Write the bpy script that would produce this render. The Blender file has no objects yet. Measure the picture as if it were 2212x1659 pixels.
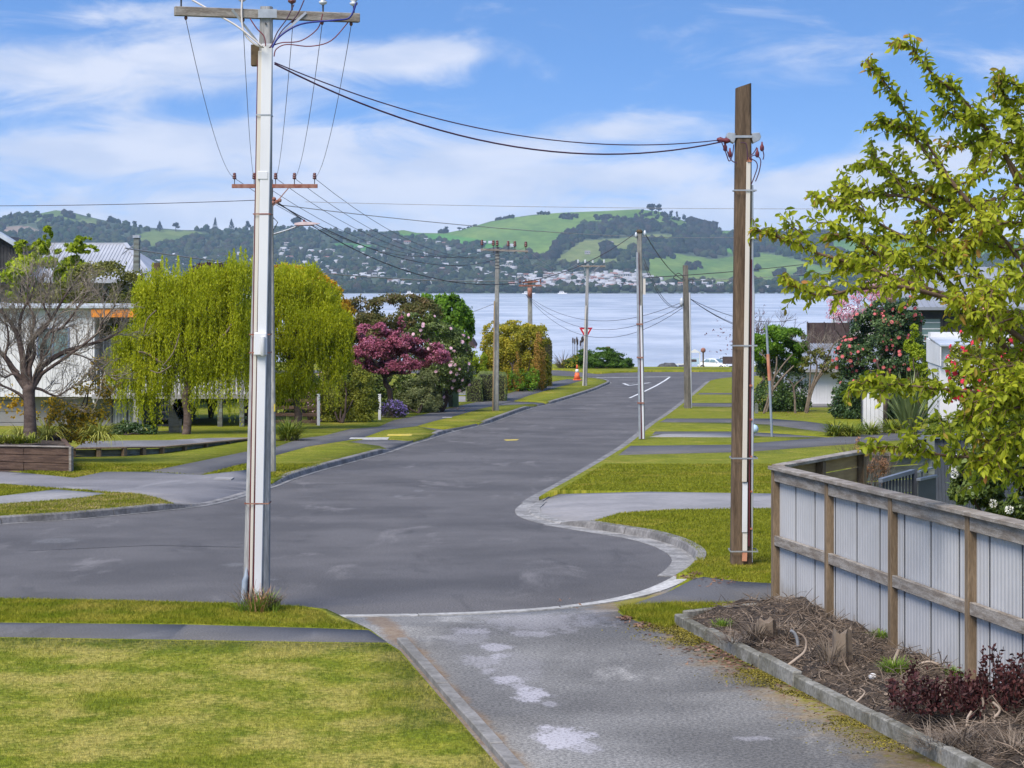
import bpy, bmesh, math, random
import numpy as np
from mathutils import Vector, Matrix
from mathutils.geometry import delaunay_2d_cdt

random.seed(7)
rng = np.random.default_rng(11)
scene = bpy.context.scene
R = math.radians

# ------------------------------------------------------------------ camera
F, U0, HV, CZ = 4800.0, 1106.0, 621.0, 4.1      # focal length, centre column, horizon row (photo viewed 2212 px wide), eye height
cam_d = bpy.data.cameras.new('camera')
cam = bpy.data.objects.new('camera', cam_d)
scene.collection.objects.link(cam)
cam.location = (0, 0, CZ)
cam.rotation_euler = (R(90), 0, 0)
cam_d.sensor_width = 36.0
cam_d.lens = F / 2212.0 * 36.0
cam_d.shift_y = -(829.5 - HV) / 2212.0
cam_d.clip_start = 0.5
cam_d.clip_end = 20000
scene.camera = cam

# ------------------------------------------------------------------ light
SUN_EL, SUN_AZ = 52.0, 215.0       # azimuth clockwise from +Y (the viewing direction)
scene.view_settings.view_transform = 'Standard'
scene.view_settings.look = 'None'
scene.view_settings.exposure = 1.03
scene.view_settings.gamma = 1.0
scene.view_settings.use_curve_mapping = False
scene.cycles.use_denoising = True
scene.cycles.max_bounces = 6
scene.cycles.diffuse_bounces = 4
scene.cycles.glossy_bounces = 3
scene.cycles.transmission_bounces = 3
scene.cycles.transparent_max_bounces = 6
scene.cycles.volume_bounces = 0
scene.cycles.caustics_reflective = False
scene.cycles.caustics_refractive = False

sd = bpy.data.lights.new('sun', 'SUN')
sd.energy = 2.7
sd.angle = R(32)
sd.color = (1.0, 0.93, 0.82)
sun = bpy.data.objects.new('sun', sd)
scene.collection.objects.link(sun)
_a, _e = R(SUN_AZ), R(SUN_EL)
sdir = Vector((math.sin(_a) * math.cos(_e), math.cos(_a) * math.cos(_e), math.sin(_e)))
sun.rotation_euler = sdir.to_track_quat('Z', 'Y').to_euler()
sun.location = (0, 0, 60)


class NT:
    """tiny node-graph helper"""
    def __init__(self, tree):
        self.t = tree
        self.n = tree.nodes
        self.l = tree.links

    def new(self, kind, **kw):
        nd = self.n.new(kind)
        for k, v in kw.items():
            setattr(nd, k, v)
        return nd

    def set(self, sock, val):
        if val is None:
            return
        if isinstance(val, bpy.types.NodeSocket):
            self.l.new(val, sock)
        else:
            if isinstance(val, tuple) and len(val) == 3 and sock.type == 'RGBA':
                val = (*val, 1)
            sock.default_value = val

    def math(self, op, a, b=None, c=None, clamp=False):
        nd = self.new('ShaderNodeMath', operation=op, use_clamp=clamp)
        self.set(nd.inputs[0], a)
        self.set(nd.inputs[1], b)
        self.set(nd.inputs[2], c)
        return nd.outputs[0]

    def noise(self, vec, scale, detail=3, rough=0.55, out=0, dist=0.0):
        nd = self.new('ShaderNodeTexNoise')
        self.set(nd.inputs['Vector'], vec)
        nd.inputs['Scale'].default_value = scale
        nd.inputs['Detail'].default_value = detail
        nd.inputs['Roughness'].default_value = rough
        nd.inputs['Distortion'].default_value = dist
        return nd.outputs[out]

    def mapr(self, val, a, b, c=0.0, d=1.0, smooth=True):
        nd = self.new('ShaderNodeMapRange')
        if smooth:
            nd.interpolation_type = 'SMOOTHSTEP'
        self.set(nd.inputs[0], val)
        for i, x in zip((1, 2, 3, 4), (a, b, c, d)):
            self.set(nd.inputs[i], x)
        return nd.outputs[0]

    def mix(self, fac, a, b, mode='MIX'):
        nd = self.new('ShaderNodeMix', data_type='RGBA', blend_type=mode)
        self.set(nd.inputs[0], fac)
        self.set(nd.inputs[6], a)
        self.set(nd.inputs[7], b)
        return nd.outputs[2]

    def map(self, vec, scale=(1, 1, 1), loc=(0, 0, 0), rot=(0, 0, 0)):
        nd = self.new('ShaderNodeMapping')
        self.set(nd.inputs[0], vec)
        nd.inputs[1].default_value = loc
        nd.inputs[2].default_value = rot
        nd.inputs[3].default_value = scale
        return nd.outputs[0]

    def sep(self, vec):
        nd = self.new('ShaderNodeSeparateXYZ')
        self.set(nd.inputs[0], vec)
        return nd.outputs

    def comb(self, x, y, z):
        nd = self.new('ShaderNodeCombineXYZ')
        for i, s in enumerate((x, y, z)):
            self.set(nd.inputs[i], s)
        return nd.outputs[0]

    def bump(self, h, strength=0.3, dist=0.02, normal=None):
        nd = self.new('ShaderNodeBump')
        nd.inputs['Strength'].default_value = strength
        nd.inputs['Distance'].default_value = dist
        self.set(nd.inputs['Height'], h)
        self.set(nd.inputs['Normal'], normal)
        return nd.outputs[0]


# ------------------------------------------------------------------ sky: Nishita, with broken thin cloud
world = bpy.data.worlds.new('World')
scene.world = world
world.use_nodes = True
world.node_tree.nodes.clear()
g = NT(world.node_tree)
tc = g.new('ShaderNodeTexCoord').outputs['Generated']
dx, dy, dz = g.sep(tc)
zc = g.math('MAXIMUM', dz, 0.0)
vec = g.comb(dx, dy, g.math('MULTIPLY_ADD', zc, 4.6, 0.14))      # the low sky is as blue as the sky higher up
nv = g.new('ShaderNodeVectorMath', operation='NORMALIZE')
g.set(nv.inputs[0], vec)
sky = g.new('ShaderNodeTexSky', sky_type='NISHITA', sun_disc=False, sun_elevation=R(SUN_EL), sun_rotation=R(SUN_AZ))
sky.air_density = 1.1
sky.dust_density = 0.25
sky.ozone_density = 3.0
g.set(sky.inputs[0], nv.outputs[0])
skyc = g.mix(1.0, sky.outputs[0], g.mix(g.mapr(zc, 0.0, 0.11), (0.86, 0.90, 0.95), (0.70, 0.93, 1.13)), 'MULTIPLY')
# cloud layer seen in perspective
den = g.math('ADD', zc, 0.05)
q = g.comb(g.math('DIVIDE', dx, den), g.math('DIVIDE', dy, den), 0.0)
n1 = g.noise(g.map(q, (0.55, 0.42, 1), (3.1, 0.4, 0)), 1.0, 6, 0.58, dist=0.35)
tx = g.math('DIVIDE', dx, g.math('MAXIMUM', g.math('ABSOLUTE', dy), 0.05))
tz = g.math('DIVIDE', dz, g.math('MAXIMUM', g.math('ABSOLUTE', dy), 0.05))
pv = g.comb(tx, tz, 0.0)
warp = g.noise(g.map(pv, (9, 22, 1)), 1.0, 4, 0.55)
n2 = g.noise(g.map(pv, (14, 46, 1), (0, 0, 0), (0, 0, R(-9))), 1.0, 7, 0.62, dist=0.7)
front = g.mapr(dy, 0.2, 0.6)


def cloud_bank(u, v, ru, rv, w, tilt=0.0):
    # an elliptical bank of cloud in the direction (u, v)
    ax, az = (u - U0) / F, (HV - v) / F
    px = g.math('ADD', tx, -ax)
    pz = g.math('ADD', tz, -az)
    if tilt:
        pz = g.math('SUBTRACT', pz, g.math('MULTIPLY', px, math.tan(R(tilt))))
    px = g.math('DIVIDE', px, ru / F)
    pz = g.math('DIVIDE', pz, rv / F)
    r2 = g.math('ADD', g.math('MULTIPLY', px, px), g.math('MULTIPLY', pz, pz))
    return g.math('MULTIPLY', g.math('EXPONENT', g.math('MULTIPLY', r2, -1.0)), w)


banks = [(430, 135, 560, 65, 0.72, 0), (900, 115, 190, 38, 0.6, 3), (130, 180, 330, 80, 0.4, -6), (420, 310, 420, 48, 0.68, 4), (110, 325, 260, 40, 0.4, -6),
         (760, 330, 420, 60, 0.35, 0), (1000, 395, 620, 45, 0.5, 4), (1280, 290, 330, 34, 0.36, 8), (1720, 420, 500, 40, 0.55, 9),
         (1950, 350, 260, 42, 0.5, 12), (1740, 150, 170, 70, 0.34, 0), (2180, 130, 90, 40, 0.4, 0), (300, 30, 200, 25, 0.3, 0),
         (1560, 40, 220, 30, 0.22, 8), (1106, 585, 3600, 190, 0.95, 0), (2230, 250, 160, 60, 0.4, 0)]
tot = None
for b in banks:
    x = cloud_bank(*b)
    tot = x if tot is None else g.math('ADD', tot, x)
tot = g.math('MULTIPLY', g.math('MULTIPLY', tot, 1.22), front)
back = g.math('MULTIPLY', g.mapr(n1, 0.42, 0.7), g.math('SUBTRACT', 1.0, front))
dens = g.math('ADD', tot, g.math('MULTIPLY_ADD', n2, 2.1, -1.13))
dens = g.math('ADD', dens, g.math('MULTIPLY_ADD', warp, 0.8, -0.43))
mask = g.math('MAXIMUM', g.mapr(dens, -0.02, 0.85), back)
mask = g.math('MULTIPLY', mask, 0.9)
shade = g.noise(g.map(pv, (20, 60, 1), (4, 2, 0)), 1.0, 4, 0.5)
ccol = g.mix(g.mapr(shade, 0.35, 0.65), (2.75, 3.1, 3.95), (3.45, 3.65, 4.25))
col = g.mix(mask, skyc, ccol)
bg = g.new('ShaderNodeBackground')
g.set(bg.inputs[0], col)
bg.inputs[1].default_value = 0.118
wo = g.new('ShaderNodeOutputWorld')
g.l.new(bg.outputs[0], wo.inputs[0])

# ------------------------------------------------------------------ helpers
WL = {}


def tag(o, label=None, cat=None, group=None, kind=None):
    for k, v in (('label', label), ('category', cat), ('group', group), ('kind', kind)):
        if v:
            o[k] = v
    return o


def link(name, me, mats=None, parent=None, loc=(0, 0, 0)):
    o = bpy.data.objects.new(name, me)
    scene.collection.objects.link(o)
    if parent is not None:
        o.parent = parent
        o.location = loc
        WL[o.name] = WL[parent.name] + Vector(loc)
    else:
        o.location = loc
        WL[o.name] = Vector(loc)
    if mats is not None and me is not None and len(me.materials) == 0:
        for m in (mats if isinstance(mats, (list, tuple)) else [mats]):
            me.materials.append(m)
    return o


def thing(name, loc, label, cat, group=None):
    return tag(link(name, None, loc=Vector(loc)), label, cat, group)


def raw_mesh(name, verts, faces_flat, nper, smooth=False):
    """fast mesh from numpy: verts (N,3), faces (M,nper)"""
    me = bpy.data.meshes.new(name)
    verts = np.asarray(verts, np.float32)
    faces_flat = np.asarray(faces_flat, np.int32).reshape(-1)
    me.vertices.add(len(verts))
    me.vertices.foreach_set('co', verts.reshape(-1))
    m = len(faces_flat) // nper
    me.loops.add(len(faces_flat))
    me.loops.foreach_set('vertex_index', faces_flat)
    me.polygons.add(m)
    me.polygons.foreach_set('loop_start', np.arange(0, m * nper, nper, dtype=np.int32))
    me.polygons.foreach_set('loop_total', np.full(m, nper, np.int32))
    if smooth:
        me.polygons.foreach_set('use_smooth', np.ones(m, bool))
    me.update(calc_edges=True)
    return me


class MB:
    """collects simple shapes (world coordinates) into one mesh"""
    def __init__(self):
        self.v = []
        self.f = []
        self.m = []
        self.s = []
        self.cur = 0

    def add(self, vs, fs, smooth=False):
        b = len(self.v)
        self.v += [tuple(x) for x in vs]
        for f in fs:
            self.f.append([b + i for i in f])
            self.m.append(self.cur)
            self.s.append(smooth)

    def box(self, lo, hi):
        x0, y0, z0 = lo
        x1, y1, z1 = hi
        self.add([(x0, y0, z0), (x1, y0, z0), (x1, y1, z0), (x0, y1, z0), (x0, y0, z1), (x1, y0, z1), (x1, y1, z1), (x0, y1, z1)],
                 [(3, 2, 1, 0), (4, 5, 6, 7), (0, 1, 5, 4), (1, 2, 6, 5), (2, 3, 7, 6), (3, 0, 4, 7)])

    def bar(self, p, q, w, h, up=(0, 0, 1), w2=None, h2=None):
        """box beam from p to q, width w (sideways) and height h (along up)"""
        p, q, up = Vector(p), Vector(q), Vector(up)
        d = (q - p).normalized()
        s = d.cross(up)
        if s.length < 1e-4:
            s = d.cross(Vector((0, 1, 0)))
        s.normalize()
        t = s.cross(d).normalized()
        w2 = w if w2 is None else w2
        h2 = h if h2 is None else h2
        vs = []
        for c, a, b in ((p, w, h), (q, w2, h2)):
            for i, j in ((-1, -1), (1, -1), (1, 1), (-1, 1)):
                vs.append(c + s * (i * a / 2) + t * (j * b / 2))
        self.add(vs, [(0, 1, 2, 3), (7, 6, 5, 4), (4, 5, 1, 0), (5, 6, 2, 1), (6, 7, 3, 2), (7, 4, 0, 3)])

    def tube(self, pts, rad, n=6, cap=True, smooth=True):
        pts = [Vector(p) for p in pts]
        if not isinstance(rad, (list, tuple)):
            rad = [rad] * len(pts)
        vs, fs = [], []
        ref = None
        for i, p in enumerate(pts):
            d = (pts[min(i + 1, len(pts) - 1)] - pts[max(i - 1, 0)])
            if d.length < 1e-9:
                d = Vector((0, 0, 1))
            d.normalize()
            if ref is None:
                ref = d.orthogonal().normalized()
            a = (ref - d * ref.dot(d))
            if a.length < 1e-5:
                a = d.orthogonal()
            a.normalize()
            ref = a
            b = d.cross(a)
            for k in range(n):
                t = 2 * math.pi * k / n
                vs.append(p + (a * math.cos(t) + b * math.sin(t)) * rad[i])
        for i in range(len(pts) - 1):
            for k in range(n):
                k2 = (k + 1) % n
                fs.append((i * n + k, i * n + k2, (i + 1) * n + k2, (i + 1) * n + k))
        self.add(vs, fs, smooth)
        if cap:
            self.add(vs[:n], [tuple(range(n))[::-1]])
            self.add(vs[-n:], [tuple(range(n))])

    def lathe(self, c, prof, n=12, axis=None, smooth=True):
        """prof: [(r, z)...] around c along z (or along axis)"""
        c = Vector(c)
        ax = Vector(axis).normalized() if axis is not None else Vector((0, 0, 1))
        a = ax.orthogonal().normalized()
        b = ax.cross(a)
        vs, fs = [], []
        for r, z in prof:
            for k in range(n):
                t = 2 * math.pi * k / n
                vs.append(c + ax * z + (a * math.cos(t) + b * math.sin(t)) * r)
        for i in range(len(prof) - 1):
            for k in range(n):
                k2 = (k + 1) % n
                fs.append((i * n + k, i * n + k2, (i + 1) * n + k2, (i + 1) * n + k))
        fs.append(tuple(range(n))[::-1])
        fs.append(tuple((len(prof) - 1) * n + k for k in range(n)))
        self.add(vs, fs, smooth)

    def prism(self, poly, d):
        """closed polygon (3D points) extruded by vector d"""
        n = len(poly)
        d = Vector(d)
        vs = [Vector(p) for p in poly] + [Vector(p) + d for p in poly]
        fs = [tuple(range(n))[::-1], tuple(range(n, 2 * n))] + [(i, (i + 1) % n, n + (i + 1) % n, n + i) for i in range(n)]
        self.add(vs, fs)

    def build(self, name, mats, parent=None, loc=None, bevel=0.0):
        if parent is not None:
            off = WL[parent.name]
        else:
            off = Vector(loc) if loc is not None else Vector((0, 0, 0))
        me = bpy.data.meshes.new(name)
        me.from_pydata([(x - off.x, y - off.y, z - off.z) for x, y, z in self.v], [], self.f)
        me.polygons.foreach_set('material_index', self.m)
        me.polygons.foreach_set('use_smooth', self.s)
        bm = bmesh.new()
        bm.from_mesh(me)
        bmesh.ops.recalc_face_normals(bm, faces=bm.faces)
        if bevel > 0:
            bmesh.ops.bevel(bm, geom=[e for e in bm.edges if len(e.link_faces) == 2], offset=bevel, segments=1, affect='EDGES', clamp_overlap=True)
        bm.to_mesh(me)
        bm.free()
        return link(name, me, mats, parent, (0, 0, 0) if parent is not None else off)


def P(u, v, d):
    """the point seen at (u, v) at distance d"""
    return Vector(((u - U0) * d / F, d, CZ + (HV - v) * d / F))


_gy = np.array([-60, 0, 15, 28, 33, 45, 56, 75, 100, 136, 153, 166, 178, 195])
_gz = np.array([0.5, 0.1, 0.02, 0.0, -0.08, -0.4, -0.7, -1.08, -1.58, -2.02, -2.17, -2.24, -2.3, -2.4])


def edge_y(x):
    return np.interp(x, [-60, -2, 2, 6, 9, 60], [190, 190, 189, 182, 176.5, 176.5])


def ground(x, y):
    x = np.asarray(x, float)
    y = np.asarray(y, float)
    z = np.interp(y, _gy, _gz)
    # smooth the knots
    z = (np.interp(y - 4, _gy, _gz) + 2 * z + np.interp(y + 4, _gy, _gz)) / 4
    e = edge_y(x)
    over = np.maximum(y - e, 0)
    drop = np.interp(over, [0, 4, 22, 108, 122], [0, 0.7, 3.68, 3.74, 5.2])
    return z - drop


def G(u, v, off=0.0):
    """the point of the ground seen at (u, v)"""
    d = np.concatenate([np.linspace(12, 60, 200), np.linspace(60.3, 196, 400)])
    x = (u - U0) * d / F
    row = HV + (CZ - ground(x, d) - off) * F / d
    k = np.where(row <= v)[0]
    if len(k) == 0 or k[0] == 0:
        dd = d[-1] if len(k) == 0 else d[0]
    else:
        i = k[0]
        t = (row[i - 1] - v) / (row[i - 1] - row[i] + 1e-9)
        dd = d[i - 1] + t * (d[i] - d[i - 1])
    xx = (u - U0) * dd / F
    return Vector((xx, dd, float(ground(xx, dd)) + off))


def gz(x, y, off=0.0):
    return float(ground(x, y)) + off


# ------------------------------------------------------------------ materials
def new_mat(name):
    m = bpy.data.materials.new(name)
    m.use_nodes = True
    m.node_tree.nodes.clear()
    return m, NT(m.node_tree)


def finish(g, col, rough=0.7, normal=None, metallic=0.0, spec=0.3, transl=None, coat=0.0):
    bs = g.new('ShaderNodeBsdfPrincipled')
    g.set(bs.inputs['Base Color'], col)
    g.set(bs.inputs['Roughness'], rough)
    g.set(bs.inputs['Metallic'], metallic)
    g.set(bs.inputs['Specular IOR Level'], spec)
    g.set(bs.inputs['Coat Weight'], coat)
    g.set(bs.inputs['Normal'], normal)
    out = g.new('ShaderNodeOutputMaterial')
    s = bs.outputs[0]
    if transl is not None:
        tr = g.new('ShaderNodeBsdfTranslucent')
        g.set(tr.inputs[0], col)
        mx = g.new('ShaderNodeMixShader')
        mx.inputs[0].default_value = transl
        g.l.new(s, mx.inputs[1])
        g.l.new(tr.outputs[0], mx.inputs[2])
        s = mx.outputs[0]
    g.l.new(s, out.inputs[0])


def M(name, c1, c2=None, scale=6.0, rough=0.7, bump=0.0, stretch=(1, 1, 1), detail=4, metallic=0.0, spec=0.3, fine=0.0, lo=0.35, hi=0.65, dist=0.01, island=0.0, coat=0.0):
    m, g = new_mat(name)
    tcn = g.new('ShaderNodeTexCoord').outputs['Object']
    v = g.map(tcn, stretch)
    n = g.noise(v, scale, detail)
    col = g.mix(g.mapr(n, lo, hi), c1, c2 or tuple(x * 0.8 for x in c1))
    if fine:
        f = g.noise(v, scale * 9, 2)
        col = g.mix(fine, col, g.mix(g.mapr(f, 0.3, 0.7), (0.25, 0.25, 0.25), (1.3, 1.3, 1.3)), 'MULTIPLY')
    if island:
        ri = g.new('ShaderNodeNewGeometry').outputs['Random Per Island']
        col = g.mix(island, col, g.mix(ri, (0.45, 0.45, 0.45), (1.4, 1.35, 1.3)), 'MULTIPLY')
    nm = g.bump(g.noise(v, scale * 4, 4), bump, dist) if bump else None
    finish(g, col, rough, nm, metallic, spec, coat=coat)
    return m


def leaf_mat(name, cols, scale=1.2, transl=0.42, tip=None, rough=0.55):
    """cols: dark / mid / light leaf colours, varied leaf by leaf and clump by clump"""
    m, g = new_mat(name)
    tcn = g.new('ShaderNodeTexCoord').outputs['Object']
    ri = g.new('ShaderNodeNewGeometry').outputs['Random Per Island']
    n = g.noise(tcn, scale, 3)
    t = g.math('ADD', g.math('MULTIPLY', ri, 0.55), g.math('MULTIPLY', g.mapr(n, 0.3, 0.7), 0.45))
    rp = g.new('ShaderNodeValToRGB')
    els = rp.color_ramp.elements
    while len(els) < len(cols):
        els.new(0.5)
    for i, c in enumerate(cols):
        els[i].position = i / (len(cols) - 1)
        els[i].color = (*c, 1)
    g.set(rp.inputs[0], t)
    finish(g, rp.outputs[0], rough, None, 0, 0.25, transl)
    return m


m_concrete = M('concrete', (0.25, 0.235, 0.22), (0.16, 0.15, 0.135), 2.5, 0.85, 0.25, fine=0.25)
m_concpole = M('pole_concrete', (0.40, 0.39, 0.385), (0.23, 0.225, 0.22), 3.0, 0.85, 0.25, stretch=(2.5, 2.5, 0.22), fine=0.35, detail=6)
m_concold = M('old_pole_concrete', (0.36, 0.35, 0.31), (0.22, 0.215, 0.20), 2.0, 0.85, 0.2, stretch=(1, 1, 0.3), fine=0.3)
m_kerb = M('kerb_concrete', (0.25, 0.235, 0.225), (0.135, 0.127, 0.12), 1.6, 0.9, 0.25, fine=0.35)
m_chan2 = M('worn_channel_concrete', (0.24, 0.23, 0.225), (0.15, 0.145, 0.14), 1.5, 0.9, 0.25, fine=0.4)
m_chan3 = M('bulb_channel_concrete', (0.33, 0.315, 0.30), (0.20, 0.19, 0.18), 2.2, 0.9, 0.25, fine=0.45)
m_chan = M('channel_concrete', (0.50, 0.485, 0.47), (0.33, 0.32, 0.305), 1.5, 0.9, 0.25, fine=0.35)
m_edging = M('edging_concrete', (0.25, 0.24, 0.215), (0.12, 0.112, 0.085), 3.0, 0.9, 0.35, fine=0.4)
m_pvc = M('white_duct', (0.64, 0.635, 0.65), (0.56, 0.555, 0.57), 1.5, 0.45, 0, stretch=(1, 1, 0.3))
m_cream = M('cream_duct', (0.56, 0.50, 0.42), (0.60, 0.57, 0.53), 0.6, 0.45, 0, stretch=(1, 1, 0.3))
m_rust = M('rusty_steel', (0.22, 0.075, 0.05), (0.30, 0.16, 0.12), 7, 0.8, 0.2)
m_redwire = M('red_brown_wire', (0.16, 0.035, 0.045), None, 4, 0.5)
m_galv = M('galvanised_steel', (0.42, 0.43, 0.45), (0.33, 0.34, 0.36), 6, 0.45, 0, metallic=0.5)
m_darkmetal = M('dark_metal', (0.06, 0.06, 0.065), None, 6, 0.5)
m_bluegrey = M('blue_grey_pipe', (0.20, 0.24, 0.30), (0.26, 0.29, 0.33), 2.5, 0.5)
m_orangepipe = M('faded_red_sleeve', (0.42, 0.13, 0.07), (0.52, 0.24, 0.15), 3, 0.6)
m_wire = M('wire', (0.07, 0.06, 0.075), None, 4, 0.6)
m_wirepale = M('pale_wire', (0.35, 0.33, 0.33), None, 4, 0.6)
m_cable_purple = M('dark_purple_cable', (0.075, 0.03, 0.06), None, 4, 0.5)
m_cable_blue = M('blue_cable', (0.02, 0.03, 0.22), None, 4, 0.4)
m_cable_white = M('pale_cable', (0.6, 0.55, 0.52), None, 4, 0.4)
m_porcelain = M('pale_porcelain', (0.55, 0.58, 0.62), None, 4, 0.2, spec=0.6)
m_brownglaze = M('brown_glazed_insulator', (0.12, 0.035, 0.03), None, 4, 0.25, spec=0.6)
m_woodpole = M('weathered_pole_wood', (0.155, 0.105, 0.068), (0.085, 0.056, 0.036), 2.2, 0.9, 0.5, stretch=(4, 4, 0.35), fine=0.4)
m_greypole = M('grey_pole_wood', (0.20, 0.18, 0.15), (0.11, 0.10, 0.085), 2.2, 0.9, 0.5, stretch=(4, 4, 0.35), fine=0.4)
m_boxwood = M('brown_crate_wood', (0.13, 0.09, 0.05), (0.07, 0.05, 0.03), 8, 0.9, 0.3)
m_oldwood = M('silvered_timber', (0.33, 0.295, 0.26), (0.20, 0.165, 0.135), 3.0, 0.9, 0.4, stretch=(1, 1, 6), fine=0.4)
m_postwood = M('brown_post_timber', (0.23, 0.165, 0.105), (0.15, 0.105, 0.065), 3.0, 0.9, 0.3, stretch=(5, 5, 0.5), fine=0.35)
m, g = new_mat('pale_grey_coated_steel')
pos = g.new('ShaderNodeNewGeometry').outputs['Position']
n = g.noise(pos, 1.1, 5, .65)
col = g.mix(g.mapr(n, .35, .65), (0.43, 0.423, 0.428), (0.375, 0.37, 0.375))
spl = g.math('MULTIPLY', g.mapr(g.math('ADD', g.sep(pos)[2], g.math('MULTIPLY', g.noise(g.map(pos, (6, 6, 2)), 1.0, 5, .7), -.7)), .12, -.12), .5)
col = g.mix(spl, col, (0.20, 0.165, 0.125))
finish(g, g.mix(g.math('MULTIPLY', g.mapr(g.noise(g.map(pos, (9, 9, .5)), 1.0, 4, .6), .55, .75), .3), col, (0.30, 0.29, 0.28)), .45)
m_sheet = m
m_tan = M('tan_timber', (0.36, 0.25, 0.13), (0.28, 0.19, 0.10), 3, 0.8, 0.2, stretch=(1, 1, 6))
m_white = M('white_paint', (0.70, 0.69, 0.70), (0.62, 0.61, 0.62), 1.2, 0.6)
m_orange = M('orange_panel', (0.75, 0.27, 0.035), (0.65, 0.22, 0.03), 2, 0.6)
m_silver = M('silver_roof_trim', (0.55, 0.58, 0.62), (0.40, 0.42, 0.46), 0.8, 0.4, 0, metallic=0.3)
m_greywall = M('grey_wall', (0.30, 0.29, 0.29), (0.24, 0.23, 0.23), 1.2, 0.8)  # one plain grey for walls, garage door, balcony and trim
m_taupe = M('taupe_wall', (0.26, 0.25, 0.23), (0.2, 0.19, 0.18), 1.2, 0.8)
m_dark = M('dark_stained_board', (0.035, 0.033, 0.036), (0.05, 0.048, 0.05), 3, 0.7)
m_roofgrey = M('grey_roof', (0.40, 0.41, 0.44), (0.33, 0.34, 0.37), 0.6, 0.5, 0, stretch=(1, 1, 1))
m_roofblue = M('blue_grey_roof', (0.25, 0.265, 0.30), (0.21, 0.225, 0.26), 0.6, 0.5)
m_brownfence = M('dark_brown_fence', (0.06, 0.04, 0.04), (0.085, 0.06, 0.058), 3, 0.8)
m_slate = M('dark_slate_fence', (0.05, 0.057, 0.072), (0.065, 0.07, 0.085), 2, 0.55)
m_slatecap = M('slate_fence_cap', (0.16, 0.18, 0.22), None, 2, 0.5)
m_sleeper = M('brown_sleeper', (0.135, 0.085, 0.062), (0.075, 0.046, 0.035), 3.5, 0.9, 0.4, stretch=(0.5, 3, 5), fine=0.4)
m_mossywood = M('mossy_timber', (0.20, 0.22, 0.20), (0.11, 0.11, 0.095), 2.5, 0.95, 0.3, stretch=(0.5, 1, 4), fine=0.3)
m_bark = M('grey_brown_bark', (0.145, 0.105, 0.088), (0.08, 0.055, 0.045), 3, 0.95, 0.6, stretch=(1, 1, 3), fine=0.4)
m_twig = M('fine_twig', (0.31, 0.26, 0.21), (0.2, 0.165, 0.13), 5, 0.9)
m_cherrybark = M('cherry_bark', (0.15, 0.09, 0.055), (0.10, 0.06, 0.038), 5, 0.8, 0.3)
m_palebark = M('pale_bark', (0.20, 0.155, 0.115), (0.12, 0.09, 0.068), 4, 0.9, 0.4)
m_darkbark = M('dark_bark', (0.06, 0.04, 0.032), (0.035, 0.025, 0.02), 4, 0.9, 0.4)
m_paint = M('road_paint', (0.75, 0.75, 0.74), (0.5, 0.5, 0.5), 3, 0.7, fine=0.3)
m_rubber = M('black_rubber', (0.02, 0.02, 0.02), None, 4, 0.7)
m_carpaint = M('white_car_paint', (0.75, 0.76, 0.78), (0.72, 0.73, 0.75), 1, 0.25, spec=0.6, coat=0.5)
m_coneorange = M('cone_orange', (0.80, 0.16, 0.055), None, 4, 0.5)
m_signred = M('sign_red', (0.50, 0.012, 0.03), None, 4, 0.5)
m_signwhite = M('sign_white', (0.8, 0.8, 0.8), None, 4, 0.5)
m_rock = M('dark_rock', (0.10, 0.098, 0.1), (0.06, 0.06, 0.062), 2, 0.9, 0.4)
m_soil = M('dry_soil', (0.085, 0.062, 0.045), (0.035, 0.026, 0.02), 5, 0.98, 0.8, fine=0.6, dist=0.03)
m_stick = M('bleached_stick', (0.42, 0.35, 0.29), (0.24, 0.18, 0.14), 4, 0.9, island=0.8)
m_deadtwig = M('dead_twig', (0.235, 0.185, 0.145), (0.12, 0.088, 0.066), 4, 0.95, island=0.9)
m_greenfence = M('green_sheet', (0.10, 0.16, 0.085), (0.08, 0.13, 0.07), 2, 0.5)
m_greenpost = M('dark_green_post', (0.028, 0.035, 0.022), None, 3, 0.8)
m_letter = M('black_plastic', (0.045, 0.045, 0.05), None, 3, 0.4)
m_bluebox = M('pale_blue_plastic', (0.45, 0.58, 0.72), None, 3, 0.4)
m_leaflitter = leaf_mat('leaf_litter', [(0.08, 0.04, 0.025), (0.19, 0.10, 0.06), (0.38, 0.25, 0.17)], 3, 0.1)

m, g = new_mat('window_glass')
tcn = g.new('ShaderNodeTexCoord').outputs['Object']
finish(g, g.mix(g.noise(tcn, 1.5), (0.10, 0.17, 0.19), (0.17, 0.24, 0.26)), 0.06, None, 0, 0.8)
m_glass = m
m, g = new_mat('dark_glass')
finish(g, (0.02, 0.025, 0.03), 0.05, None, 0, 0.8)
m_darkglass = m
m, g = new_mat('curtained_glass')
tcn = g.new('ShaderNodeTexCoord').outputs['Object']
wv = g.noise(g.map(tcn, (14, 14, 0.1)), 1.0, 2)
finish(g, g.mix(g.mapr(wv, 0.35, 0.65), (0.16, 0.17, 0.18), (0.42, 0.43, 0.45)), 0.15, None, 0, 0.7)
m_curtain = m

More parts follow.
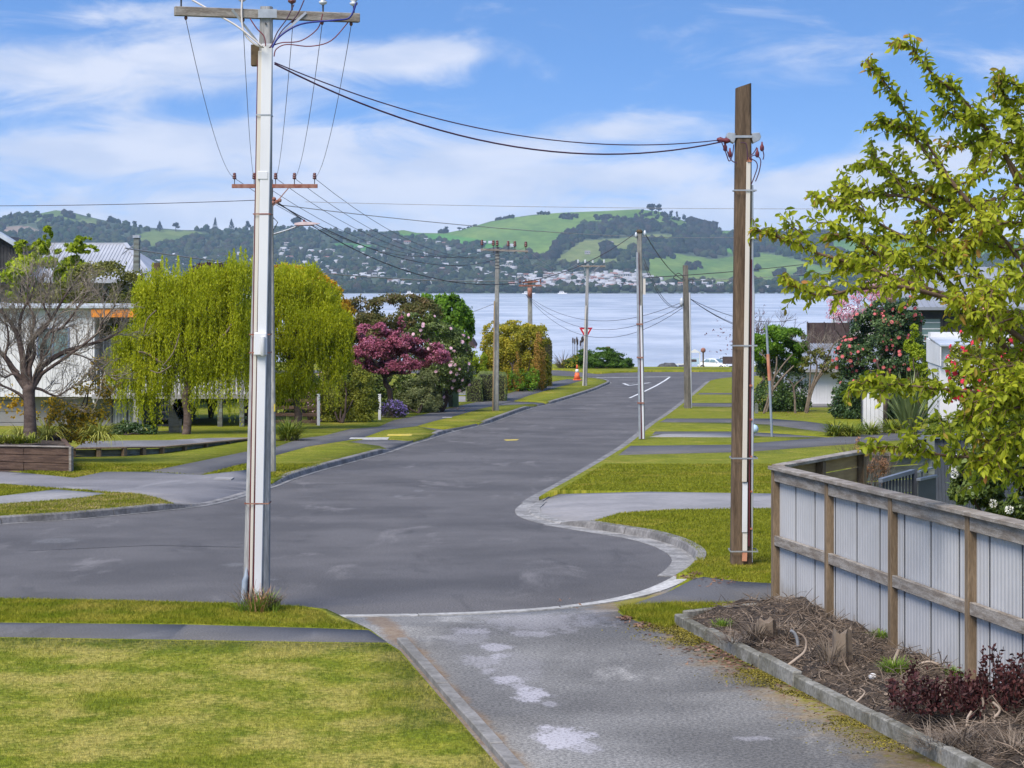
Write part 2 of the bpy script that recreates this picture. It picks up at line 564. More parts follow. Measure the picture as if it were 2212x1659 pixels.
# ------------------------------------------------------------------ ground materials
def grass_mat(name, green, green2, dry, dry_lo, dry_hi, patch=0.35, fine=1.0):
    m, g = new_mat(name)
    geo = g.new('ShaderNodeNewGeometry')
    pos = geo.outputs['Position']
    flat = g.map(pos, (1, 1, 0))
    n1 = g.noise(flat, patch, 4, 0.6)
    n2 = g.noise(flat, 1.7, 4, 0.6)
    n3 = g.noise(flat, 14, 3, 0.6)
    n4 = g.noise(g.map(pos, (1, 0.45, 0)), 60, 2, 0.6)
    col = g.mix(g.mapr(n2, 0.36, 0.64), green, green2)
    tot = g.math('ADD', g.math('MULTIPLY', n1, 0.62), g.math('MULTIPLY', n2, 0.38))
    tot = g.math('ADD', tot, g.math('MULTIPLY_ADD', n3, 0.22, -0.11))
    col = g.mix(g.mapr(tot, dry_lo, dry_hi), col, dry)
    col = g.mix(0.7 * fine, col, g.mix(g.mapr(n3, 0.36, 0.64), (0.55, 0.58, 0.5), (1.35, 1.3, 1.2)), 'MULTIPLY')
    col = g.mix(0.5 * fine, col, g.mix(g.mapr(n4, 0.3, 0.7), (0.5, 0.5, 0.5), (1.4, 1.4, 1.3)), 'MULTIPLY')
    col = g.mix(0.5, col, g.mix(geo.outputs['Random Per Island'], (0.55, 0.6, 0.5), (1.35, 1.25, 1.2)), 'MULTIPLY')
    h = g.math('ADD', n3, g.math('MULTIPLY', n4, 0.6))
    finish(g, col, 0.85, g.bump(h, 0.6, 0.04), 0, 0.15, 0.12)
    return m


m_lawn = grass_mat('mown_grass', (0.175, 0.20, 0.014), (0.235, 0.25, 0.022), (0.34, 0.29, 0.06), 0.50, 0.68)
m_drylawn = grass_mat('dry_patchy_grass', (0.175, 0.215, 0.017), (0.275, 0.285, 0.034), (0.40, 0.35, 0.10), 0.42, 0.64, 1.0)
m_dryverge = grass_mat('worn_verge_grass', (0.14, 0.18, 0.018), (0.21, 0.23, 0.03), (0.42, 0.33, 0.19), 0.42, 0.54, 0.6)
m_lush = grass_mat('lush_grass', (0.155, 0.195, 0.012), (0.235, 0.25, 0.019), (0.34, 0.30, 0.06), 0.46, 0.68)


def asphalt_mat(name, c1, c2, speck=0.5, streak=0.35, extra=None, grain=42):
    m, g = new_mat(name)
    pos = g.new('ShaderNodeNewGeometry').outputs['Position']
    flat = g.map(pos, (1, 1, 0))
    n1 = g.noise(flat, 0.30, 5, 0.6)
    n2 = g.noise(g.map(pos, (0.7, 0.25, 0)), 1.0, 5, 0.65, dist=0.6)
    n3 = g.noise(flat, grain, 5, 0.8)
    n4 = g.noise(g.map(pos, (1.2, 0.35, 0), (5, 2, 0)), 0.9, 5, 0.6, dist=0.8)
    col = g.mix(g.mapr(n1, 0.35, 0.65), c1, c2)
    col = g.mix(g.math('MULTIPLY', g.mapr(n2, 0.56, 0.74), streak), col, tuple(x * 1.9 for x in c1))
    col = g.mix(g.math('MULTIPLY', g.mapr(n4, 0.57, 0.72), streak), col, tuple(x * 0.5 for x in c1))
    col = g.mix(speck, col, g.mix(g.mapr(n3, 0.40, 0.61), (0.5, 0.5, 0.5), (1.55, 1.53, 1.5)), 'MULTIPLY')
    if extra:
        col = extra(g, pos, flat, col, n3)
    finish(g, col, 0.82, g.bump(n3, 0.5, 0.012), 0, 0.3)
    return m


def blot(g, pos, cx, cy, rx, ry, edge=0.9, nscale=1.6, namp=1.2):
    """irregular blot (a real stain of its own shape) round (cx, cy)"""
    x, y, _ = g.sep(pos)
    a = g.math('DIVIDE', g.math('ADD', x, -cx), rx)
    b = g.math('DIVIDE', g.math('ADD', y, -cy), ry)
    r = g.math('SQRT', g.math('ADD', g.math('MULTIPLY', a, a), g.math('MULTIPLY', b, b)))
    n = g.noise(g.map(pos, (1, 0.6, 0), (cx, cy, 0)), nscale, 5, 0.65)
    r = g.math('ADD', r, g.math('MULTIPLY_ADD', n, namp, -namp / 2))
    return g.mapr(r, edge * 1.15, edge * 0.5)


def driveway_extra(g, pos, flat, col, n3):
    # worn pale patches of chip seal
    for (u, v, ru, rv, op) in ((1070, 1419, 34, 9, 0.62), (1040, 1450, 48, 16, 0.32), (1095, 1492, 38, 11, 0.7), (1150, 1526, 42, 15, 0.85), (1220, 1622, 62, 26, 0.9),
                               (1085, 1437, 26, 7, .5), (1125, 1508, 26, 7, .5), (1055, 1472, 18, 6, .4), (1190, 1546, 20, 6, .4), (1180, 1600, 24, 8, .5), (1262, 1642, 40, 12, .5), (1015, 1384, 46, 8, .35), (1150, 1390, 54, 7, .35), (1625, 1622, 40, 6, .4),
                               (1160, 1360, 140, 26, 0.3), (1330, 1345, 90, 22, 0.3), (1115, 1470, 60, 40, 0.15), (1010, 1398, 60, 20, 0.2)):
        c, e, w = G(u, v), G(u, v + rv), G(u + ru, v)
        f = blot(g, pos, c.x, c.y, abs(w.x - c.x) * 1.15, abs(c.y - e.y) * 1.25, 0.95, 4.6, 2.6)
        f = g.math('MULTIPLY', f, g.mapr(g.math('ADD', n3, g.math('MULTIPLY', f, .14)), 0.47, 0.66))
        col = g.mix(g.math('MULTIPLY', f, op), col, (0.42, 0.40, 0.43))
    # rust brown grit along both edges, moss by the garden edging
    x, y, _ = g.sep(pos)
    p, q = G(1465, 1352), G(2050, 1659)
    dx_, dy_ = q.x - p.x, q.y - p.y
    L = math.hypot(dx_, dy_)
    s = g.math('ADD', g.math('MULTIPLY', g.math('ADD', x, -p.x), dy_ / L), g.math('MULTIPLY', g.math('ADD', y, -p.y), -dx_ / L))   # distance from the edging
    dist_ = g.math('ABSOLUTE', s)
    n = g.noise(flat, 2.2, 5, 0.65)
    nf = g.noise(flat, 9, 4, 0.7)
    grit = g.mapr(g.math('ADD', dist_, g.math('MULTIPLY_ADD', n, 1.6, -0.8)), 0.95, 0.25)
    col = g.mix(g.math('MULTIPLY', grit, 0.8), col, g.mix(g.mapr(nf, 0.35, 0.65), (0.20, 0.13, 0.05), (0.30, 0.22, 0.12)))
    moss = g.mapr(g.math('ADD', dist_, g.math('MULTIPLY_ADD', nf, 1.6, -0.8)), 0.55, 0.2)
    moss = g.math('MULTIPLY', moss, g.mapr(n, 0.40, 0.55))
    col = g.mix(g.math('MULTIPLY', moss, 0.9), col, g.mix(nf, (0.16, 0.15, 0.015), (0.30, 0.25, 0.02)))
    p, q = G(890, 1430), G(1085, 1659)
    dx_, dy_ = q.x - p.x, q.y - p.y
    L = math.hypot(dx_, dy_)
    s = g.math('ABSOLUTE', g.math('ADD', g.math('MULTIPLY', g.math('ADD', x, -p.x), dy_ / L), g.math('MULTIPLY', g.math('ADD', y, -p.y), -dx_ / L)))
    grit = g.mapr(g.math('ADD', s, g.math('MULTIPLY_ADD', n, 0.35, -0.17)), 0.2, 0.06)
    return g.mix(g.math('MULTIPLY', grit, 0.75), col, g.mix(g.mapr(nf, 0.35, 0.65), (0.15, 0.09, 0.05), (0.22, 0.16, 0.1)))


def road_extra(g, pos, flat, col, n3):
    # loose pale chip beside the left kerb, small scuffs
    n = g.noise(g.map(pos, (1.5, 0.3, 0), (3, 8, 0)), 1.6, 6, 0.7)
    col = g.mix(g.math('MULTIPLY', g.mapr(n, 0.69, 0.76), 0.55), col, (0.30, 0.29, 0.29))
    for (u, v, ru, rv) in ((505, 1220, 30, 4), (120, 1168, 60, 6), (590, 1252, 12, 2), (860, 1072, 10, 3), (905, 1060, 12, 3)):
        c, e, w = G(u, v), G(u, v + rv), G(u + ru, v)
        f = blot(g, pos, c.x, c.y, abs(w.x - c.x), abs(c.y - e.y), 1.0, 4.0, 1.6)
        col = g.mix(g.math('MULTIPLY', g.math('MULTIPLY', f, g.mapr(n3, .42, .6)), 0.4), col, (0.3, 0.3, 0.3))
    return col


m_road = asphalt_mat('road_asphalt', (0.118, 0.110, 0.108), (0.080, 0.0745, 0.0735), 0.8, 0.6, road_extra)
m_path = asphalt_mat('path_asphalt', (0.118, 0.113, 0.114), (0.088, 0.085, 0.087), 0.5, 0.4)
m_oldseal = asphalt_mat('old_crossing_seal', (0.21, 0.20, 0.205), (0.14, 0.135, 0.14), 0.6, 0.3)
m_drive = asphalt_mat('chip_seal_driveway', (0.215, 0.207, 0.197), (0.115, 0.11, 0.105), 0.85, 0.75, driveway_extra, 30)
m_concdrive = M('concrete_drive', (0.27, 0.255, 0.255), (0.22, 0.21, 0.21), 0.8, 0.9, 0.1, fine=0.12)
m_palepath = M('pale_concrete_path', (0.30, 0.285, 0.28), (0.24, 0.23, 0.225), 1.0, 0.9, 0.1, fine=0.2)

# ------------------------------------------------------------------ the flat plan: traced outlines laid on the ground, one triangulation, one sheet per surface
V_OFF = 0.11          # verges and paths stand this much above the road


def pts(lst, off=0.0):
    return [tuple(G(u, v, off).xy) for u, v in lst]


road_left = [(-420, 1160), (-200, 1150), (0, 1132), (150, 1122), (300, 1108), (410, 1096), (470, 1085), (530, 1068), (585, 1051), (620, 1037), (680, 1018), (740, 1002), (800, 986), (840, 975), (880, 961),
             (918, 950), (969, 934), (1043, 917.6), (1090, 901), (1137.6, 884), (1182, 874), (1224.6, 862), (1278, 845), (1300, 836), (1315, 829), (1312, 824.5), (1296, 821), (1270, 818.5), (1220, 815.5),
             (1100, 812), (800, 809), (300, 808)]
road_far = [(300, 797), (900, 798), (1100, 799), (1200, 799.5), (1235, 802), (1290, 808), (1330, 805.5), (1400, 803.6), (1600, 803.5), (1900, 804), (2700, 805)]
road_right = [(2700, 818), (1900, 816), (1660, 815), (1600, 816), (1582, 817.6), (1541, 823.6), (1530, 830), (1512, 846), (1494, 861), (1464, 885), (1440, 903), (1415, 920), (1360, 965), (1330, 985), (1290, 1010),
              (1225, 1049), (1180, 1074), (1152, 1094), (1145, 1103), (1150, 1113), (1170, 1122), (1200, 1130), (1240, 1136), (1320, 1149), (1400, 1162), (1455, 1177), (1490, 1193), (1507, 1210), (1500, 1228), (1470, 1252),
              (1400, 1282), (1300, 1304), (1150, 1321), (950, 1331), (715, 1335)]
road_near = [(650, 1328), (520, 1322), (250, 1315), (0, 1311), (-250, 1312), (-700, 1315)]
plan = [
    ('road', m_road, pts(road_left + road_far + road_right + road_near), 0.0),
    ('near_driveway', m_drive, pts([(690, 1308), (950, 1295), (1150, 1285), (1300, 1268), (1400, 1250), (1440, 1240), (1500, 1240), (1440, 1280), (1380, 1300), (1340, 1312), (1335, 1320), (1350, 1332), (1385, 1345), (1440, 1362), (1465, 1352)], V_OFF) +
     pts([(1465, 1352), (1520, 1385), (1700, 1478), (1900, 1578), (2050, 1659)], V_OFF) + [(5.2, 11.0), (-0.6, 11.0)] + pts([(1080, 1659), (865, 1406), (840, 1390), (800, 1360)], V_OFF), 'drive'),
    ('near_footpath', m_path, pts([(-700, 1345), (0, 1345), (400, 1349), (690, 1357), (797, 1361), (838, 1388), (690, 1387), (400, 1382), (0, 1376), (-700, 1374)], V_OFF), V_OFF),
    ('right_footpath', m_path, pts([(1380, 1300), (1440, 1280), (1500, 1250), (1520, 1246), (1600, 1256), (1668, 1260), (1900, 1270), (1900, 1305), (1668, 1303), (1450, 1303), (1350, 1312)], V_OFF), V_OFF),
    ('left_crossing', m_oldseal, pts([(410, 1104), (470, 1094), (530, 1078), (592, 1058), (585, 1040), (560, 1033), (531, 1015), (436, 1026), (319, 1019), (225, 1019), (160, 1032), (60, 1022), (-160, 1003), (-300, 1003), (-300, 1040), (0, 1046),
                                            (120, 1055), (240, 1064), (281, 1066), (345, 1078)], V_OFF), 'left_crossing'),
    ('pale_path', m_palepath, pts([(-400, 1078), (0, 1071.5), (120, 1057), (238, 1066), (190, 1075), (137, 1080), (0, 1090.5), (-400, 1102)], V_OFF), V_OFF),
    ('footpath', m_path, pts([(319, 1018.6), (531, 975.6), (593, 967), (649, 947), (700, 941), (755, 927), (819, 921.5), (849, 908), (915, 895), (995, 876), (1062, 861), (1137, 838), (1198, 824), (1225, 819), (1262, 821), (1240, 827),
                                   (1198, 838), (1144, 854), (1110, 866), (1038, 883), (974, 901), (940, 909), (897, 921), (830, 929), (780, 947), (668, 964), (531, 1001), (436, 1026)], V_OFF), V_OFF),
    ('crossing', m_path, pts([(750, 954), (820, 963), (842, 972), (880, 959), (918, 948), (880, 951), (800, 946)], V_OFF), V_OFF - 0.02),
    ('crossing', m_path, pts([(900, 920), (955, 933), (969, 932), (1043, 915.6), (1027, 914), (995, 921), (958, 927)], V_OFF), V_OFF - 0.02),
    ('crossing', m_path, pts([(1038, 882), (1075, 876), (1150, 872), (1171, 876), (1155, 880), (1182, 872), (1171, 869), (1110, 866), (1060, 874)], V_OFF), V_OFF - 0.02),
    ('concrete_driveway', m_concdrive, pts([(1120, 1107), (1135, 1090), (1160, 1075), (1206, 1058), (1400, 1062), (1670, 1066), (1900, 1070), (1900, 1104), (1670, 1098), (1450, 1101), (1340, 1108), (1240, 1138), (1196, 1137), (1145, 1124)], V_OFF), 'conc_drive'),
    ('right_drive', m_path, pts([(1336, 983), (1362, 963), (1580, 960.5), (1640, 956), (1850, 940), (2040, 922), (2300, 905), (2300, 925), (2030, 944), (1840, 959), (1630, 975), (1580, 977)], V_OFF), V_OFF),
    ('right_drive', m_palepath, pts([(1402, 944), (1432, 937), (1500, 936), (1580, 936), (1580, 944.5)], V_OFF), V_OFF),
    ('right_drive', m_path, pts([(1415, 932), (1580, 932), (1636, 934), (1700, 938), (1800, 946), (1740, 944), (1650, 943), (1580, 936), (1432, 937), (1408, 940)], V_OFF), V_OFF),
    ('right_drive', m_path, pts([(1440, 904), (1580, 904), (1660, 904), (1740, 910), (1815, 920), (1805, 936), (1740, 928), (1660, 917), (1580, 913), (1425, 912)], V_OFF), V_OFF),
    ('right_drive', m_path, pts([(1484, 870.5), (1600, 870.5), (1800, 872), (1800, 880), (1600, 879), (1475, 878)], V_OFF), V_OFF),
    ('right_drive', m_path, pts([(1512, 848.6), (1600, 848.6), (1800, 849), (1800, 852.5), (1600, 852), (1508, 852)], V_OFF), V_OFF),
    ('worn_verge', m_dryverge, pts([(-400, 1104), (0, 1091), (137, 1081), (190, 1076), (240, 1067), (281, 1067.5), (345, 1079.5), (410, 1098), (300, 1116), (150, 1129), (0, 1140), (-400, 1160)], V_OFF), V_OFF),
    ('front_lawn', m_drylawn, pts([(-700, 1376), (0, 1378), (400, 1384), (690, 1389), (835, 1390), (862, 1407), (1078, 1659)], V_OFF) + [(-0.75, 11.0), (-9, 11.0), (-14, 20)], V_OFF),
    ('near_verge', m_lush, pts([(-700, 1295), (0, 1293), (250, 1297), (520, 1304), (650, 1310), (700, 1322), (715, 1337), (796, 1360), (690, 1356), (400, 1348), (0, 1344), (-700, 1344)], V_OFF), V_OFF),
    ('garden_verge', m_lush, pts([(1337, 1314), (1450, 1304.5), (1668, 1304.5), (1668, 1330), (1465, 1352), (1440, 1360), (1385, 1343), (1350, 1330)], V_OFF), V_OFF),
]


def inside(poly, px, py):
    poly = np.asarray(poly)
    x, y = poly[:, 0], poly[:, 1]
    x2, y2 = np.roll(x, -1), np.roll(y, -1)
    res = np.zeros(len(px), bool)
    for a, b, c, d in zip(x, y, x2, y2):
        cond = (b > py) != (d > py)
        if b != d:
            res ^= cond & (px < (c - a) * (py - b) / (d - b) + a)
    return res


def densify(poly, step):
    out = []
    n = len(poly)
    for i in range(n):
        a, b = Vector(poly[i]), Vector(poly[(i + 1) % n])
        k = max(1, int((b - a).length / step))
        for j in range(k):
            out.append(tuple(a.lerp(b, j / k)))
    return out


def smooth_px(lst, k=5):
    """Catmull-Rom through traced points"""
    out = []
    n = len(lst)
    for i in range(n - 1):
        p0, p1, p2, p3 = (Vector(lst[max(i - 1, 0)]), Vector(lst[i]), Vector(lst[i + 1]), Vector(lst[min(i + 2, n - 1)]))
        for j in range(k):
            t = j / k
            out.append(0.5 * ((2 * p1) + (p2 - p0) * t + (2 * p0 - 5 * p1 + 4 * p2 - p3) * t * t + (3 * p1 - p0 - 3 * p2 + p3) * t ** 3))
    out.append(Vector(lst[-1]))
    return out


rl, rr = smooth_px(road_left), smooth_px(road_right)
plan[0] = ('road', m_road, [tuple(G(u, v).xy) for u, v in list(rl) + [Vector(x) for x in road_far] + list(rr) + [Vector(x) for x in road_near]], 0.0)
road_line = np.array(plan[0][2])


def road_dist(x, y):
    """distance to the road edge"""
    a = road_line
    b = np.roll(a, -1, 0)
    p = np.stack([x, y], -1)[:, None, :]
    ab = (b - a)[None]
    t = np.clip(((p - a[None]) * ab).sum(-1) / ((ab ** 2).sum(-1) + 1e-9), 0, 1)
    return np.sqrt(((a[None] + ab * t[..., None] - p) ** 2).sum(-1)).min(1)


def offset_of(spec, x, y):
    if isinstance(spec, str):
        d = road_dist(x, y)
        top = {'drive': V_OFF, 'left_crossing': V_OFF, 'conc_drive': V_OFF}[spec]
        return np.interp(d, [0, 0.18, 0.25, 1.4], [0.015, 0.015, 0.04, top])
    return np.full(len(x), float(spec))


def lay_plan():
    X0, X1, Y0, Y1 = -34.0, 34.0, 11.0, 172.0
    vs, es = [], []

    def ring(poly):
        b = len(vs)
        vs.extend(Vector(p) for p in poly)
        es.extend((b + i, b + (i + 1) % len(poly)) for i in range(len(poly)))
    frame = [(X0, Y0), (X1, Y0), (X1, Y1), (X0, Y1)]
    ring(densify(frame, 4.0))
    clip = []
    for nm, mt, poly, off in plan:
        poly = [(min(max(x, X0 + 0.01), X1 - 0.01), min(max(y, Y0 + 0.01), Y1 - 0.01)) for x, y in poly]
        poly = densify(poly, 2.0)
        clip.append(poly)
        ring(poly)
    for y in np.concatenate([np.arange(12, 60, 1.1), np.arange(60, 172, 2.5)]):
        st = 1.1 if y < 60 else 3.0
        for x in np.arange(X0 + 0.5, X1, st):
            vs.append(Vector((x + random.uniform(-.1, .1), y + random.uniform(-.1, .1))))
    ov, oe, of, *_ = delaunay_2d_cdt(vs, es, [], 0, 1e-4)
    co = np.array([tuple(v) for v in ov])
    tri = np.array([f for f in of if len(f) == 3])
    cen = co[tri].mean(1)
    owner = np.full(len(tri), -1)
    for i, poly in enumerate(clip):
        ins = inside(poly, cen[:, 0], cen[:, 1]) & (owner == -1)
        owner[ins] = i
    groups = [('lawn', m_lawn, None, V_OFF, -1)] + [(nm, mt, poly, off, i) for i, (nm, mt, poly, off) in enumerate(plan)]
    for nm, mt, _, off, i in groups:
        t = tri[owner == i]
        if len(t) == 0:
            continue
        used, inv = np.unique(t, return_inverse=True)
        t = inv.reshape(-1, 3)
        xy = co[used]
        z = ground(xy[:, 0], xy[:, 1]) + offset_of(off, xy[:, 0], xy[:, 1])
        v3 = np.column_stack([xy, z])
        # skirt under every border edge so the sheets read as solid ground
        ed = np.concatenate([t[:, [0, 1]], t[:, [1, 2]], t[:, [2, 0]]])
        key = np.sort(ed, 1)
        _, idx, cnt = np.unique(key, axis=0, return_index=True, return_counts=True)
        bd = ed[idx[cnt == 1]]
        low = v3.copy()
        low[:, 2] -= 0.2
        n0 = len(v3)
        sk = np.concatenate([np.column_stack([bd[:, 1], bd[:, 0], bd[:, 0] + n0]), np.column_stack([bd[:, 1], bd[:, 0] + n0, bd[:, 1] + n0])]) if nm != 'road' else np.zeros((0, 3), int)
        me = raw_mesh(nm, np.concatenate([v3, low]) if len(sk) else v3, np.concatenate([t, sk]), 3)
        tag(link(nm, me, mt), kind='structure')
    return clip


clips = lay_plan()

# wide terrain underneath, to the water and behind the camera
xs = np.linspace(-260, 260, 66)
ys = np.concatenate([np.linspace(-60, 170, 60), np.linspace(172, 320, 75)])
gx, gy = np.meshgrid(xs, ys)
gzv = ground(gx, gy) - np.interp(gy, [-60, 168, 173], [0.14, 0.14, -V_OFF])
nx, ny = len(xs), len(ys)
idx = np.arange(nx * ny).reshape(ny, nx)
quads = np.stack([idx[:-1, :-1], idx[:-1, 1:], idx[1:, 1:], idx[1:, :-1]], -1)
tag(link('terrain', raw_mesh('terrain', np.stack([gx, gy, gzv], -1).reshape(-1, 3), quads, 4, True), m_lawn), kind='structure')


# ------------------------------------------------------------------ kerbs and channels
def kerb(name, px, heights, mat, chan=0.3, top=0.14, side=1, seg=2.4, label=None, jointgap=0.012, chan_mat=None):
    """kerb along traced road edge; heights = kerb height at each traced point; side=+1: kerb lies to the left of travel"""
    line = [G(u, v) for u, v in px]
    hs = list(heights)
    # even steps
    P2, H2 = [line[0]], [hs[0]]
    for i in range(len(line) - 1):
        L = (line[i + 1] - line[i]).length
        k = max(1, int(L / 0.6))
        for j in range(1, k + 1):
            P2.append(line[i].lerp(line[i + 1], j / k))
            H2.append(hs[i] + (hs[i + 1] - hs[i]) * j / k)
    root = tag(link(name, None, loc=P2[0]), kind='structure')
    nrm = []
    for i, p in enumerate(P2):
        d = (P2[min(i + 1, len(P2) - 1)] - P2[max(i - 1, 0)])
        d.z = 0
        d.normalize()
        nrm.append(Vector((-d.y, d.x, 0)) * side)
    acc, start = 0.0, 0
    for i in range(1, len(P2)):
        acc += (P2[i] - P2[i - 1]).length
        if acc > seg or i == len(P2) - 1:
            mb, mc = MB(), MB()
            rows, rowc = [], []
            for k in range(start, i + 1):
                p, n, h = P2[k].copy(), nrm[k], H2[k]
                if k in (start, i):
                    o = P2[start + 1] - P2[start] if k == start else P2[i - 1] - P2[i]
                    p = p + o.normalized() * jointgap
                b = gz(p.x, p.y)
                prof = [(-0.055, -0.10), (-0.05, 0.01), (-0.025, h - 0.02), (-0.005, h), (top, h + 0.004), (top + 0.015, -0.10)]
                rows.append([p + n * a + Vector((0, 0, b - p.z + c)) for a, c in prof])
                if chan:
                    prc = [(-chan, 0.010), (-0.10, 0.006), (0.0, 0.012), (0.0, -0.05), (-chan, -0.05)]
                    rowc.append([p + n * a + Vector((0, 0, b - p.z + c)) for a, c in prc])
            for rws, m_ in ((rows, mb), (rowc, mc)):
                if not rws:
                    continue
                w = len(rws[0])
                vs = [v for r in rws for v in r]
                fs = [(r * w + c, r * w + (c + 1) % w, (r + 1) * w + (c + 1) % w, (r + 1) * w + c) for r in range(len(rws) - 1) for c in range(w)]
                fs += [tuple(range(w)), tuple((len(rws) - 1) * w + c for c in range(w))[::-1]]
                m_.add(vs, fs)
            mb.build('kerb_block', mat, root)
            if chan:
                mc.build('channel_block', chan_mat or m_chan, root)
            start, acc = i, 0.0
    return root


def kerb_h(px, table, axis=0):
    a = [t[0] for t in table]
    b = [t[1] for t in table]
    return [float(np.interp(p[axis], a, b)) for p in px]


rl_k = [tuple(p) for p in rl if p[1] > 816.5 and p[0] > -260]
kerb('left_kerb', rl_k, kerb_h(rl_k, [(-300, .135), (360, .135), (450, .03), (575, .03), (625, .135), (825, .135), (850, .035), (925, .035), (945, .135), (962, .135), (980, .035), (1030, .035), (1050, .135), (1140, .135), (1150, .04), (1180, .04), (1192, .13)]), m_kerb, 0.16, side=1, chan_mat=m_chan2)
rr_k = [tuple(p) for p in rr if p[0] < 1600]
i0 = next(i for i, p in enumerate(rr_k) if p[1] > 1085)          # up to the concrete driveway, far part
i1 = next(i for i, p in enumerate(rr_k) if p[1] > 1132 and p[0] > 1200)
kerb('right_kerb', rr_k[:i0 + 1], kerb_h(rr_k[:i0 + 1], [(800, .05), (1040, .05), (1085, .035)], 1), m_kerb, 0.35, side=1, top=0.10, chan_mat=m_chan2)
kerb('driveway_channel', rr_k[i0:i1 + 1], [0.035] * (i1 - i0 + 1), m_chan3, 0.30, side=1, top=0.2, chan_mat=m_chan3)
i2 = next(i for i, p in enumerate(rr_k) if i > i1 and p[1] > 1245)
kerb('bulb_kerb', rr_k[i1:i2 + 1], kerb_h(list(enumerate(rr_k[i1:i2 + 1])), [(0, .03), (5, .13), (i2 - i1 - 6, .13), (i2 - i1, .04)]), m_kerb, 0.40, side=1, top=0.13, chan_mat=m_chan3)
kerb('entrance_channel', rr_k[i2:], [0.04] * len(rr_k[i2:]), m_chan, 0.16, side=1, top=0.17, seg=1.9)

# ------------------------------------------------------------------ road paint
def strip(mb, a, b, w, off=0.006):
    a, b = G(*a), G(*b)
    d = (b - a)
    d.z = 0
    n = Vector((-d.y, d.x, 0)).normalized() * w / 2
    k = max(1, int(d.length / 2))
    for i in range(k):
        p, q = a.lerp(b, i / k), a.lerp(b, (i + 1) / k)
        mb.add([Vector((s.x, s.y, gz(s.x, s.y, off))) for s in (p - n, q - n, q + n, p + n)], [(0, 1, 2, 3)])


mb = MB(); strip(mb, (1251, 816.8), (1447, 813.8), 0.32)
tag(mb.build('limit_line', m_paint), kind='structure')
mb = MB()
cl = [(1447, 814.4), (1436, 822.5), (1416, 834), (1392, 845.6), (1360, 860)]
for a, b in zip(cl, cl[1:]):
    strip(mb, a, b, 0.14, 0.008)
tag(mb.build('centre_line', m_paint), kind='structure')
mb = MB()
for a, b in (((1347, 828.6), (1405, 827.0)), ((1347, 828.6), (1359, 833)), ((1359, 833), (1405, 827.0))):
    strip(mb, a, b, 0.2, 0.010)
tag(mb.build('give_way_triangle_marking', m_paint), kind='structure')
mb = MB()
a, b, c, d = G(1088, 950), G(1122, 949), G(1116, 951.5), G(1094, 952.5)
mb.add([p + Vector((0, 0, 0.006)) for p in (a, b, c, d)], [(0, 1, 2, 3)])
m_yellow = M('yellow_paint', (0.6, 0.45, 0.05), (0.4, 0.32, 0.08), 4, 0.7)
tag(mb.build('yellow_paint_mark', m_yellow), kind='structure')

for nm, ab in (('asphalt_seam', ((606, 1049), (900, 1041), (1150, 1044))), ('asphalt_seam', ((60, 1190), (330, 1178), (520, 1182)))):
    mb = MB()
    for a, b in zip(ab, ab[1:]):
        strip(mb, a, b, 0.05, 0.005)
    tag(mb.build(nm, m_path), kind='structure')
# service covers let into the paths
def cover(u, v, w, label, mat):
    c = G(u, v, V_OFF)
    mb = MB(); mb.box((c.x - w, c.y - w * 1.4, c.z - 0.02), (c.x + w, c.y + w * 1.4, c.z + 0.012))
    tag(mb.build('service_cover', mat, loc=c, bevel=0.004), label, 'service cover')
cover(483, 1034, 0.22, 'pale rectangular service cover set in the old driveway crossing by the concrete pole', m_palepath)
cover(966, 902, 0.2, 'small pale cover in the verge grass near the letterbox', m_palepath)
c = G(868, 940, V_OFF)
mb = MB(); mb.box((c.x - 0.5, c.y - 0.35, c.z - 0.02), (c.x + 0.35, c.y + 0.35, c.z + 0.014))
tag(mb.build('hydrant_cover', m_yellow, loc=c, bevel=0.006), 'yellow painted hydrant cover in the small grass island by the left kerb', 'hydrant cover')
c = G(820, 947, V_OFF)
mb = MB(); mb.box((c.x - 1.0, c.y - 0.6, c.z - 0.03), (c.x + 0.3, c.y + 0.4, c.z + 0.006))
tag(mb.build('concrete_cover_slab', m_chan, loc=c), 'white concrete slab at the corner of the left crossing', 'slab')
# straight concrete edging between front lawn and driveway
a, b = G(868, 1409), G(1083, 1659)
root = thing('lawn_edging', a, 'long low concrete edging strip between front lawn and driveway', 'edging')
n_ = 6
ab = (b - a) * 1.45
for i in range(n_):
    p, q = a + ab * (i / n_ + 0.0012), a + ab * ((i + 1) / n_ - 0.0012)
    mb = MB(); mb.bar((p.x, p.y, p.z + 0.045 + 0.006 * (i % 2)), (q.x, q.y, q.z + 0.045 + 0.006 * (i % 2)), 0.12, 0.25)
    mb.build('edging_block', m_concrete, root, bevel=0.008)

# ------------------------------------------------------------------ poles, wires
def sag_line(a, b, sag, n=14):
    a, b = Vector(a), Vector(b)
    return [a.lerp(b, i / n) - Vector((0, 0, sag * 4 * (i / n) * (1 - i / n))) for i in range(n + 1)]


def curve(ctrl, n=6):
    """smooth 3D line through control points"""
    out = []
    m = len(ctrl)
    for i in range(m - 1):
        p0, p1, p2, p3 = (Vector(ctrl[max(i - 1, 0)]), Vector(ctrl[i]), Vector(ctrl[i + 1]), Vector(ctrl[min(i + 2, m - 1)]))
        for j in range(n):
            t = j / n
            out.append(0.5 * ((2 * p1) + (p2 - p0) * t + (2 * p0 - 5 * p1 + 4 * p2 - p3) * t * t + (3 * p1 - p0 - 3 * p2 + p3) * t ** 3))
    out.append(Vector(ctrl[-1]))
    return out


def wire(name, pts_, r, mat, label, group=None, cat='wire'):
    mb = MB()
    mb.tube(pts_, r, 5)
    return tag(mb.build(name, mat, loc=pts_[0]), label, cat, group)


